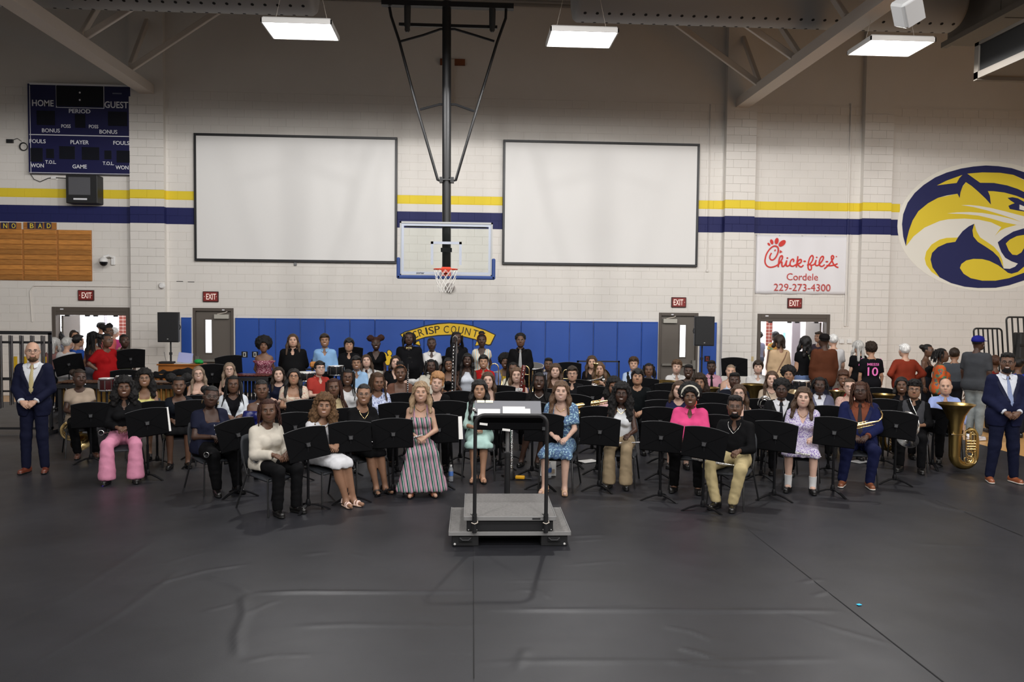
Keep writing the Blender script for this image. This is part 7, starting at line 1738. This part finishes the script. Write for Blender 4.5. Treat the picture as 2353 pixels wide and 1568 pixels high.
for a in (((474, 1046), (560, 1028), 191, 'black clarinet held over the lap of the navy top wearer'), ((588, 1058), (650, 1040), 203, 'black clarinet across the black trousers of the cream sweatshirt wearer'), ((852, 1020), (916, 1031), 182, 'black clarinet on the lap of the black tee wearer with pendant'),
          ((232, 995), (268, 996), 174, 'black clarinet over the pink trousers'), ((384, 983), (404, 986), 162, 'black clarinet by the dark scoop necked dress'), ((936, 925), (937, 872), 143, 'upright black clarinet before the brown top', .62, 1.)): clarinet(*a)
def bass_clarinet(px, ptop, pbot, s, label, silver=False):
    A, B_ = atd(px[1], pbot, F / s), atd(px[0], ptop, F / s); A.z = max(A.z, .03); A.x, A.y = A.x, B_.y
    M, L = frame_between(A, B_); t = thing('bass_clarinet', label, 'bass clarinet', (0, 0, 0)); t.matrix_world = M
    bm = mat('dull_silver_tube', (.55, .54, .53), .35, 1.) if silver else m_ebony
    MB().cyl((0, 0, .06), (0, 0, L * .94), .021, 14).build('body', bm, t, True)
    if not silver: MB().cyl((.052, .02, L * .28), (.052, .02, L * .95), .016, 12).build('second_bore', mat('dark_grey_tube', (.10, .095, .095), .35), t, True)
    b = MB(); keys(b, .12, L * .9, 24, .016, .026); keys(b, .3, L * .6, 9, .018, .028, -1); tag(b.build('key_work', m_silv, t, True), kind='stuff')
    MB().tube([(0, 0, L * .93), (.0, -.02, L * .985), (.02, -.05, L), (.045, -.03, L * .985), (.052, .01, L * .95)], .020, 10).build('neck', m_silv, t, True)
    MB().cyl((0, 0, -.0), (0, 0, .07), .006, 8).build('floor_peg', m_silv, t, True); MB().lathe([(.024, L * .33), (.026, L * .335), (.024, L * .345)], 12).lathe([(.024, L * .62), (.026, L * .63), (.024, L * .64)], 12).build('rings', m_silv, t, True)
    return A
bass_clarinet((1043, 1036), 772, 1000, 126, 'tall black contrabass clarinet standing among the middle rows')
A = bass_clarinet((1177, 1175), 972, 1106, 168, 'keyed silver low clarinet standing behind the conductor stand', True)
t = thing('instrument_stand', 'small black instrument stand with yellow foot behind the podium', 'stand', (A.x, A.y, 0))
MB().lathe([(.05, .0), (.05, .08), (.035, .11)], 10).build('cup', m_blk, t, True)
MB().tube([(0, 0, .03), (.28, -.05, .008)], .012, 8).tube([(0, 0, .03), (-.12, .2, .008)], .012, 8).build('leg', m_black, t, True); MB().box((.12, -.03, .03), (.13, .06, .045), Matrix.Rotation(R(-10), 3, 'Z'), .01).build('yellow_grip', mat('yellow_rubber', srgb(230, 170, 30), .5), t)
# bassoon
A, B_ = atd(1194, 912, F / 138), atd(1204, 841, F / 138); M, L = frame_between(A, B_); t = thing('bassoon', 'dark red bassoon held upright before the white sleeveless top', 'bassoon', (0, 0, 0)); t.matrix_world = M
m_bsn = mat('bassoon_maple', srgb(88, 24, 20), .25, coat=.4, var=.2, vscale=12)
MB().lathe([(.030, -.55), (.032, -.3), (.030, 0), (.028, L * .45), (.034, L * .5), (.034, L), (.03, L + .01)], 14).build('long_joint', m_bsn, t, True); MB().cyl((.05, .0, -.55), (.05, 0, L * .4), .022, 12).build('wing_joint', m_bsn, t, True)
MB().lathe([(.033, L * .18), (.036, L * .19), (.036, L * .27), (.033, L * .28)], 14).build('white_ring', m_white, t, True); b = MB(); keys(b, -.4, L * .9, 14, .012, .037); tag(b.build('key_work', m_silv, t, True), kind='stuff')
# trombones, trumpet, horns
def trombone(px, py, s, label, w=.17):
    P_ = atd(px, py, F / s); t = thing('trombone', label, 'trombone', P_, R(-4), 'trombones'); L = .78
    MB().tube([(-w * .5, 0, -L), (-w * .5, 0, -.09)] + [(-w * .5 * cos(a), 0, -.09 + .09 * sin(a)) for a in [k * pi / 10 for k in range(1, 10)]] + [(w * .5, 0, -.09), (w * .5, 0, -L)], .0105, 10).build('slide_tubes', m_gold, t, True)
    MB().tube([(-w * .5, 0, -.17), (w * .5, 0, -.17)], .008, 8).tube([(-w * .5, 0, -.72), (w * .5, 0, -.72)], .008, 8).build('brace', m_gold, t, True)
    MB().lathe([(.012, -.0), (.016, -.2), (.03, -.32), (.06, -.40), (.105, -.43), (.108, -.432), (.1, -.425), (.055, -.39), (.02, -.3)], 20, T(w * .9, .05, -.1), True).build('bell', m_gold, t, True)
trombone(1136, 836, 114, 'brass trombone slide raised before the red polo shirt'); trombone(1206, 841, 119, 'brass trombone slide raised behind the bassoon'); trombone(1301, 850, 122, 'brass trombone section raised beside the brown blouse', .12)
def trumpet(px, py, s, label, rot, mt=m_gold):
    P_ = atd(px, py, F / s); t = thing('trumpet', label, 'trumpet', P_); t.rotation_euler = rot
    MB().lathe([(.006, 0), (.007, .2), (.012, .32), (.022, .40), (.06, .47), (.062, .475), (.055, .465), (.018, .39)], 18, None, True).build('bell', mt, t, True)
    MB().tube([(0, .0, 0), (0, -.02, -.04), (0, -.05, -.05), (0, -.07, -.02), (0, -.075, .05), (0, -.075, .3), (0, -.1, .34), (0, -.1, .1)], .0065, 8).tube([(.0, -.1, .12), (0, -.1, -.16)], .0055, 8).build('tubing', mt, t, True)
    b = MB()
    for k in range(3): b.cyl((0, -.13, .12 + .028 * k), (0, .02, .12 + .028 * k), .0115, 10)
    b.build('valves', mt, t, True); MB().lathe([(.005, -.16), (.008, -.2), (.013, -.22), (.012, -.222)], 10, T(0, -.1, 0)).build('mouthpiece', m_silv, t, True)
trumpet(1366, 893, 122, 'brass trumpet raised in front of a long fair haired face', (R(4), 0, R(30))); trumpet(1332, 878, 124, 'silver trumpet end near the black open collared shirt', (R(80), 0, R(60)), m_silv)
def saxophone(px, py, s, label, M3):
    P_ = atd(px, py, F / s); t = thing('saxophone', label, 'saxophone', P_, group='saxophones'); t.matrix_world = Matrix.Translation(P_) @ M3
    MB().lathe([(.032, -.28), (.026, -.1), (.018, .15), (.012, .3)], 16).build('body_tube', m_gold, t, True)
    MB().tube([(0, 0, -.28), (0, -.015, -.35), (0, -.06, -.38), (0, -.10, -.34), (0, -.115, -.24)], [.032, .036, .038, .042, .048], 14).lathe([(.048, -.24), (.056, -.14), (.07, -.06), (.085, -.03), (.086, -.028), (.07, -.05)], 18, T(0, -.115, 0), True).build('bow_bell', m_gold, t, True)
    MB().tube([(0, 0, .3), (0, -.0, .36), (0, .03, .41), (0, .08, .425), (0, .13, .41)], [.012, .0115, .011, .010, .008], 10).build('neck', m_gold, t, True); MB().tube([(0, .13, .41), (0, .18, .385)], [.011, .007], 8).build('mouthpiece', m_blk, t, True)
    b = MB(); keys(b, -.24, .28, 16, .017, .034); keys(b, -.2, .2, 8, .016, .03, -1)
    for k in range(7): b.ell((.03, -.01, -.2 + .06 * k), (.006, .016, .016), 8, 4)
    tag(b.build('key_work', m_gold, t, True), kind='stuff')
saxophone(1352, 929, 156, 'gold saxophone lying on its side with the neck turned up, by the pale pink blouse', Matrix.Rotation(R(80), 4, 'Y') @ Matrix.Rotation(R(90), 4, 'Z'))
saxophone(1958, 981, 176, 'gold saxophone lying across the blue suit lap', Matrix.Rotation(R(78), 4, 'Y') @ Matrix.Rotation(R(90), 4, 'Z'))
def french_horn(px, py, s, label, mt, rz, r=.145):
    P_ = atd(px, py, F / s); t = thing('french_horn', label, 'french horn', P_, R(rz), 'french horns')
    for k, (rr, y) in enumerate(((r, 0), (r * .8, .02), (r * .62, -.015), (r * .9, -.025))): MB().tube([(rr * cos(a), y, rr * sin(a)) for a in [i * pi / 12 for i in range(24)]], .009 if k else .013, 8, closed=True).build('coil', mt, t, True)
    MB().lathe([(.018, 0), (.03, .12), (.06, .2), (.12, .25), (.155, .262), (.157, .264), (.14, .258), (.05, .19)], 22, T(.06, .05, -.05) @ Matrix.Rotation(R(115), 4, 'X') @ Matrix.Rotation(R(20), 4, 'Y'), True).build('bell', mt, t, True)
    b = MB()
    for k in range(4): b.cyl((-.06 + .035 * k, -.05, -.02), (-.06 + .035 * k, .02, -.02), .016, 10)
    b.build('valves', mt, t, True); MB().tube([(r, 0, 0), (r * .9, -.03, r * .9), (r * .5, -.05, r * 1.7), (r * .35, -.06, r * 2.1)], .0055, 8).build('leadpipe', mt, t, True)
french_horn(164, 990, 150, 'brass french horn in the lap of the beige top wearer', m_gold, 20); french_horn(2086, 978, 160, 'silver french horn held by the grey vest wearer', m_silv, -70, .19); french_horn(1758, 931, 152, 'silver french horn between the beige tee and the black suit', m_silv, -60, .13)
def tuba(px, py, s, rim, h, label, name='tuba', mt=m_dbrass, rz=0, floor=False):
    P_ = atd(px, py, F / s); zr = P_.z; t = thing(name, label, name, (P_.x, P_.y, 0 if floor else zr - h), R(rz), 'upright brass'); r = rim / 2; H = zr if floor else h
    x0 = 0
    MB().lathe([(r * .30, H * .22), (r * .33, H * .5), (r * .39, H * .70), (r * .52, H * .84), (r * .74, H * .945), (r, H), (r * 1.005, H + .004), (r * .97, H + .002), (r * .7, H * .935), (r * .45, H * .82)], 28, None, True).build('bell', mt, t, True)
    w = r * 1.24; rb = r * .31
    MB().tube([(0, 0, H * .24)] + [(w * .5 - w * .5 * cos(a), 0, H * .24 - H * .235 * sin(a) + rb * sin(a)) for a in [k * pi / 12 for k in range(1, 12)]] + [(w, 0, H * .24), (w, 0, H * .46), (w * .97, 0, H * .55), (w * .86, 0, H * .61), (w * .7, 0, H * .62), (w * .55, 0, H * .58)], [rb * (1 - .035 * k) for k in range(18)], 14).build('bottom_bow', mt, t, True)
    for k, (xa, xb, za, zb) in enumerate(((.36, .56, .3, .62), (.4, .8, .2, .34), (.34, .86, .13, .22), (.6, .86, .3, .56), (.42, .7, .24, .3), (.62, .74, .4, .6), (.46, .66, .15, .2))):
        xa, xb = w * xa, w * xb; za, zb = H * za, H * zb; MB().tube([(xa, -rb * .9, zb - .02), (xa, -rb * 1.1, za + .03), (xa + .02, -rb * 1.1, za), (xb - .02, -rb * 1.1, za), (xb, -rb * 1.1, za + .03), (xb, -rb * .9, zb - .02), (xb - .02, -rb * .9, zb), (xa + .02, -rb * .9, zb)], .0085, 8, closed=True).build('slide_loop', m_gold, t, True)
    b = MB()
    for k in range(4): b.cyl((w * .38, -rb * 1.1 - .0, H * (.34 + .04 * k)), (w * .8, -rb * 1.1, H * (.34 + .04 * k)), .016, 10)
    b.build('valves', m_gold, t, True)
    MB().tube([(-r * .25, -r * .3, H * .56), (0, -r * .36, H * .555), (w * .3, -r * .32, H * .56), (w * .42, -rb, H * .52)], .0075, 8).build('leadpipe', m_gold, t, True); MB().lathe([(.006, 0), (.01, .03), (.017, .045)], 10, T(-r * .25, -r * .3, H * .56) @ Matrix.Rotation(R(-90), 4, 'Y')).build('mouthpiece', m_silv, t, True)
tuba(2197, 929, 156, .52, 1, 'large brass tuba standing on the floor before the periwinkle blue shirt', floor=True)
tuba(1530, 876, 119, .46, .8, 'brass tuba bell before the white shirt of the tousled blond player'); tuba(1628, 891, 127, .40, .95, 'brass euphonium bell before the pink shirt and black tie', 'euphonium'); tuba(1733, 884, 123, .48, .85, 'wide brass tuba bell before the white pleated shirt')
tuba(2031, 907, 141, .36, .95, 'dark brass euphonium bell behind the royal blue suit', 'euphonium'); tuba(1925, 899, 133, .30, .92, 'brass euphonium bell below the dark red top', 'euphonium', m_gold)
# ---------------------------------------------------------------- percussion and back of the band
pt = atd(57, 765, F / 130); t = thing('tubular_chimes', 'black framed tubular chimes behind the navy suited person at the far left', 'chimes', (pt.x, pt.y, 0)); hw = .45; zt_ = pt.z
fr = MB()
for a, b in (((-hw - .35, -.03, zt_ - .03), (hw, .03, zt_ + .03)), ((hw - .04, -.03, 0), (hw, .03, zt_)), ((-hw - .35, -.02, zt_ - .19), (hw, .02, zt_ - .15)), ((-hw - .35, -.02, .95), (hw, .02, 1.0)), ((-hw - .35, -.02, .74), (hw, .02, .77)), ((-hw - .35, -.06, .08), (hw, .06, .12)), ((hw - .06, -.35, 0), (hw + .02, .35, .06))): fr.bx(a, b)
fr.build('frame', m_black, t)
for k in range(13): MB().cyl((-hw - .3 + .092 * k, -.05 + .1 * (k % 2), .35 + .03 * k), (-hw - .3 + .092 * k, -.05 + .1 * (k % 2), zt_ - .05), .0185, 10).build('chime_tube', mat('chime_steel', (.22, .21, .21), .3, 1.), t, True)
for k in range(4): MB().bx((-.36 + .17 * k, .3, .62 + .1 * (k % 2)), (-.31 + .17 * k, .33, 1.35)).build('yellow_strip', mat('yellow_strip', srgb(222, 178, 30), .5), t)
def marimba(px, py, s, w, label, barcol, n, tubes):
    pt = atd(px, py, F / s); z = pt.z; t = thing('marimba', label, 'marimba', (pt.x, pt.y, 0)); bm = mat('bar_' + barcol[0], srgb(*barcol[1]), .35, var=.2, vscale=8)
    MB().bx((-w / 2, -.32, z - .09), (w / 2, -.28, z - .02)).bx((-w / 2, .28, z - .07), (w / 2, .32, z)).bx((-w / 2, -.32, z - .09), (-w / 2 + .05, .32, z - .02)).bx((w / 2 - .05, -.32, z - .09), (w / 2, .32, z - .02)).build('rail_frame', m_black, t)
    for sx in (-1, 1): MB().bx((sx * (w / 2 - .1) - .03, -.28, 0), (sx * (w / 2 - .1) + .03, -.22, z - .08)).bx((sx * (w / 2 - .1) - .03, .22, 0), (sx * (w / 2 - .1) + .03, .28, z - .08)).bx((sx * (w / 2 - .1) - .03, -.3, .05), (sx * (w / 2 - .1) + .03, .3, .1)).build('leg_frame', m_black, t)
    bar = MB().box((0, 0, 0), (w / n * .82, .42, .022), None, .004).mesh('bar', bm); tb = MB().cyl((0, 0, 0), (0, 0, -.42), w / n * .36, 8).mesh('resonator', mat('resonator_' + tubes[0], srgb(*tubes[1]), .35, .4))
    for k in range(n): obj('bar', bar, t, T(-w / 2 + .05 + (w - .1) * (k + .5) / n, -.06, z + .01)); obj('resonator', tb, t, T(-w / 2 + .05 + (w - .1) * (k + .5) / n, -.12, z - .06))
    return t, z
marimba(285, 878, 127, 2.2, 'long marimba with golden resonator tubes behind the front row left players', ('honey', (70, 46, 30)), 24, ('gold', (140, 108, 54)))
marimba(555, 862, 116, 1.3, 'dark red wooden xylophone before the maroon floral top', ('rosewood', (84, 38, 30)), 16, ('black', (20, 20, 22)))
def drum(px, py, s, r, h, label, shell, name='drum', tilt=0, stand=True, head=None):
    pt = atd(px, py, F / s); t = thing(name, label, 'drum', (pt.x, pt.y, 0)); z = pt.z; M = T(0, 0, z) @ Matrix.Rotation(R(tilt), 4, 'X')
    MB().lathe([(r * .97, -h / 2), (r, -h * .4), (r, h * .4), (r * .97, h / 2)], 24).build('shell', shell, t, True).matrix_local = M
    for zz in (-h / 2, h / 2 - .025): MB().lathe([(r * 1.03, zz), (r * 1.05, zz + .012), (r * 1.03, zz + .025)], 24).build('hoop', m_chrome, t, True).matrix_local = M
    MB().lathe([(0, h / 2), (r * .98, h / 2 + .002)], 24).build('drumhead', head or m_paper, t, True).matrix_local = M
    lg = MB().box((0, 0, 0), (.018, .02, h * .72), None, .004).mesh('lug', m_chrome)
    for k in range(8): a = k * pi / 4 + .2; obj('lug', lg, t, M @ T(r * 1.02 * cos(a), r * 1.02 * sin(a), 0) @ Matrix.Rotation(a + pi / 2, 4, 'Z'))
    if stand:
        MB().cyl((0, .02, .1), (0, .02, z - h / 2), .016, 8).build('stand_post', m_black, t, True)
        for k in range(3): a = k * 2 * pi / 3; MB().tube([(0, .02, .35), (.3 * cos(a), .02 + .3 * sin(a), .01)], .011, 6).build('leg', m_black, t, True)
m_mar = mat('maroon_shell', srgb(58, 20, 22), .25); m_bks = mat('black_shell', (.01, .01, .011), .25)
drum(245, 884, 133, .125, .22, 'maroon bongo drum with chrome rims behind the beige top', m_mar); drum(284, 878, 127, .13, .22, 'second bongo drum, mostly hidden by big black curls', m_mar)
drum(1840, 884, 119, .17, .15, 'black snare drum with white head near the thick black curls', m_bks); drum(772, 852, 113, .16, .2, 'black tom drum before the pale blue shirt', m_bks); drum(1222, 862, 110, .24, .42, 'large black floor tom beside the trombones', m_bks, tilt=12, head=m_bks)
drum(705, 866, 117, .2, .18, 'black tom drum by the wooden block, behind the brick red shirt', m_bks)
def cymbal(px, py, s, r, label, tilt=8):
    pt = atd(px, py, F / s); z = pt.z; t = thing('cymbal', label, 'cymbal', (pt.x, pt.y, 0), group='cymbals'); M = T(0, 0, z) @ Matrix.Rotation(R(tilt), 4, 'X')
    MB().lathe([(.012, .022), (.035, .018), (.05, .004), (r * .6, -.008), (r, -.022), (r, -.024), (r * .6, -.010), (.05, .001)], 28, None, True).build('plate', mat('cymbal_bronze', (.62, .46, .26), .3, .9), t, True).matrix_local = M
    MB().cyl((0, 0, .05), (0, 0, z + .07), .011, 8).cyl((0, 0, z + .02), (0, 0, z + .06), .018, 8).build('stand_post', m_black, t, True)
    for k in range(3): a = k * 2 * pi / 3 + .5; MB().tube([(0, 0, .4), (.28 * cos(a), .28 * sin(a), .01)], .010, 6).build('leg', m_black, t, True)
cymbal(1234, 849, 107, .2, 'bronze cymbal on a stand before the blue pads'); cymbal(951, 845, 112, .17, 'bronze cymbal behind the white collared blouse', 2); cymbal(1826, 898, 134, .13, 'small bronze cymbal below the thick black curls', 14)
# gong frame
a, b_ = atd(1326, 829, F / 105), atd(1425, 829, F / 105); t = thing('gong_frame', 'square black gong frame before the blue pads', 'frame', ((a.x + b_.x) / 2, a.y, 0)); w = (b_.x - a.x) / 2
MB().bx((-w, -.02, a.z - .03), (w, .02, a.z)).bx((-w, -.02, 0), (-w + .035, .02, a.z)).bx((w - .035, -.02, 0), (w, .02, a.z)).bx((-w, -.25, 0), (-w + .04, .25, .04)).bx((w - .04, -.25, 0), (w, .25, .04)).build('frame_tubes', m_black, t)
MB().lathe([(0, 0), (.2, .004), (.27, .01), (.285, .035), (.28, .037), (.26, .014), (.2, .008), (0, .004)], 28, T(0, 0, a.z - .42) @ Matrix.Rotation(R(90), 4, 'X'), True).build('gong_disc', mat('dark_bronze', (.10, .07, .04), .4, .8), t, True)
for sx in (-.15, .15): MB().cyl((sx, 0, a.z - .2), (sx, 0, a.z), .004, 5).build('gong_cord', m_rub, t)
# upright piano with odds and ends
a, b_ = atd(367, 836, F / 104), atd(462, 838, F / 104); t = thing('upright_piano', 'brown wooden upright piano near the left loudspeaker', 'piano', ((a.x + b_.x) / 2, a.y, 0)); w = (b_.x - a.x) / 2; z = a.z
m_pw = mat('piano_wood', srgb(150, 90, 36), .4, var=.2, vscale=5, stretch=(1, 1, 8))
MB().bx((-w, -.1, .1), (w, .3, z - .03), .01).build('case', m_pw, t); MB().bx((-w - .02, -.14, z - .03), (w + .02, .32, z), .006).build('lid', m_pw, t); MB().bx((-w, -.4, .62), (w, -.1, .74), .01).build('key_bed', m_pw, t); MB().bx((-w + .05, -.38, .74), (w - .05, -.2, .755)).build('keys', m_paper, t)
for sx in (-1, 1): MB().bx((sx * (w - .05) - .03, -.38, 0), (sx * (w - .05) + .03, -.3, .62), .006).build('leg', m_pw, t)
px_, py_ = t.location.x, t.location.y
q = atd(420, 824, F / 104); t2 = thing('laptop', 'open laptop with pale lid on the upright piano', 'laptop', (q.x, py_ + .05, z)); MB().bx((-.17, -.14, 0), (.17, .1, .015), .004).build('base', m_alu, t2); MB().box((-.02, .14, .12), (.32, .01, .23), Matrix.Rotation(R(-18), 3, 'X') @ Matrix.Rotation(R(6), 3, 'Y'), .003).build('lid', mat('lilac_lid', srgb(160, 164, 205), .4), t2)
q = atd(384, 832, F / 104); t2 = thing('radio_receiver', 'black radio receiver with antenna on the upright piano', 'receiver', (q.x, py_ + .05, z)); MB().bx((-.17, -.1, 0), (.13, .1, .045), .005).build('case', m_blk, t2); MB().tube([(-.06, .05, .04), (-.1, .05, .25)], .004, 5).build('antenna', m_blk, t2)
q = atd(453, 829, F / 104); tag(MB().ell((q.x, py_ + .05, z + .05), (.1, .08, .055), 12, 7).ell((q.x + .06, py_ + .02, z + .035), (.06, .06, .04), 10, 6).build('green_pouch', mat('green_cloth', srgb(20, 150, 70), .5, bump=.4, bscale=30), None, True), 'shiny green pouch on the upright piano', 'pouch')
# black cloth over the covered keyboard
q = atd(402, 852, F / 114); b = MB(); V = []; nx, ny = 24, 8
for j in range(ny + 1):
    for i in range(nx + 1):
        u, v_ = i / nx - .5, j / ny - .5; ed = max(abs(u) * 2, abs(v_) * 2); V.append((u * .85, v_ * .6, .02 * sin(u * 22) * cos(v_ * 9) - .09 * max(0, ed - .75) * 4 + .03 * sin(u * 7)))
Q = [(j * (nx + 1) + i, j * (nx + 1) + i + 1, (j + 1) * (nx + 1) + i + 1, (j + 1) * (nx + 1) + i) for j in range(ny) for i in range(nx)]
t = thing('covered_vibraphone', 'vibraphone under a black cloth cover near the left loudspeaker', 'vibraphone', (q.x, q.y, 0)); c_ = MB().add(V, Q).build('cloth_cover', cloth((.008, .008, .009)), t, 'all', (0, 0, q.z)); c_.modifiers.new('thick', 'SOLIDIFY').thickness = .01
MB().bx((-.38, -.24, q.z - .14), (.38, .24, q.z - .05)).bx((-.36, -.2, 0), (-.31, -.15, q.z - .1)).bx((.31, -.2, 0), (.36, -.15, q.z - .1)).bx((-.36, .15, 0), (-.31, .2, q.z - .1)).bx((.31, .15, 0), (.36, .2, q.z - .1)).build('frame', m_wood, t)
# wooden temple block by the red shirt
q = atd(716, 838, F / 113); t = thing('drum_rack', 'black drum rack with an orange wooden block before the black jumper', 'rack', (q.x, q.y, 0)); MB().bx((-.02, .08, 0), (.02, .12, q.z + .1)).bx((-.4, .07, q.z - .12), (.4, .11, q.z - .09)).bx((-.3, -.2, 0), (.3, .3, .03)).build('rack_tubes', m_black, t); MB().box((.12, 0, q.z), (.3, .16, .12), None, .03).build('wood_block', mat('orange_wood', srgb(176, 116, 56), .45, var=.2), t)
# water bottles, folders and papers on the floor
def bottle(px, py, label):
    g = onZ(px, py); t = thing('water_bottle', label, 'bottle', g, group='water bottles'); pl = mat('clear_plastic', (.86, .9, .95), .12, trans=.75, ior=1.2)
    MB().lathe([(.028, 0), (.032, .01), (.032, .05), (.029, .06), (.032, .07), (.032, .15), (.024, .18), (.012, .2), (.012, .21)], 16).build('bottle_body', pl, t, True); MB().lathe([(.033, .075), (.033, .135)], 16, None, True).build('label_band', mat('blue_band', srgb(80, 120, 190), .5), t, True); MB().lathe([(.015, .2), (.015, .222), (0, .223)], 12).build('cap', m_white, t, True)
bottle(254, 1082, 'water bottle on the floor beside the pink trousers'); bottle(1036, 1106, 'water bottle on the floor beside the striped dress'); bottle(1262, 1098, 'water bottle on the floor behind the blue floral dress'); bottle(311, 1030, 'water bottle on the floor by the tubular chimes')
g = onZ(1253, 1102); t = thing('paper_box', 'white paper carton on the floor behind the blue floral dress', 'carton', g + Vector((.05, .2, 0))); MB().bx((-.1, 0, 0), (.12, .16, .34), .006).build('carton_body', m_paper, t); MB().bx((-.09, -.004, .04), (.1, .0, .1)).build('carton_band', mat('cream_band', srgb(186, 170, 150), .7), t)
for px, py, lab, c in ((1352, 1061, 'white sheet of paper on the floor under the stands', m_paper), (1975, 1062, 'pale folder leaning under the chairs behind the blue suit', mat('pale_folder', srgb(150, 150, 150), .6))): g = onZ(px, py); tag(MB().box((g.x, g.y, .006), (.28, .2, .006), Matrix.Rotation(.5, 3, 'Z')).build('folder', c), lab, 'paper')
# bleacher end rails at the right
m_rail = mat('black_rail', (.009, .009, .009), .4)
for xa, xb, yt, s, lab, n in ((2237, 2304, 755, 106, 'black bleacher end rail behind the blue cap', 7), (2312, 2394, 729, 112, 'taller black bleacher end rail at the right edge', 7)):
    a, b_ = atd(xa, yt, F / s), atd(xb, yt, F / s); w = (b_.x - a.x); t = thing('bleacher_rail', lab, 'railing', (a.x, a.y, 0)); z = a.z; dx = .0
    def rp(u, z_): return Vector((u + (z - z_) * .10, 0, z_))
    MB().tube([rp(0, .3), rp(0, z - .07)] + [rp(.07 - .07 * cos(q), z - .07 + .07 * sin(q)) for q in [k * pi / 8 for k in range(1, 4)]] + [rp(.07, z), rp(w - .07, z)] + [rp(w - .07 + .07 * sin(q), z - .07 + .07 * cos(q)) for q in [k * pi / 8 for k in range(1, 4)]] + [rp(w, z - .07), rp(w, .3)], .0185, 10).build('outer_tube', m_rail, t, True)
    for k in range(1, n - 1): MB().cyl(rp(w * k / (n - 1), .3), rp(w * k / (n - 1), z - .01), .0165, 8).build('baluster', m_rail, t, True)
    MB().bx((-.02, -.03, 0), (w + .2, .03, .32)).build('foot_beam', m_rail, t)
a = atd(2348, 765, F / 113); t = thing('bleacher_end', 'dark folded bleacher end at the right edge', 'bleacher', (a.x, a.y, 0)); MB().bx((-.02, 0, 0), (1.4, .25, a.z), .02).build('end_panel', mat('dark_panel', (.012, .012, .012), .5), t)
for k in range(5): MB().bx((-.05, -.03, .25 + k * .35), (1.4, .0, .29 + k * .35)).build('seat_edge', m_rail, t)
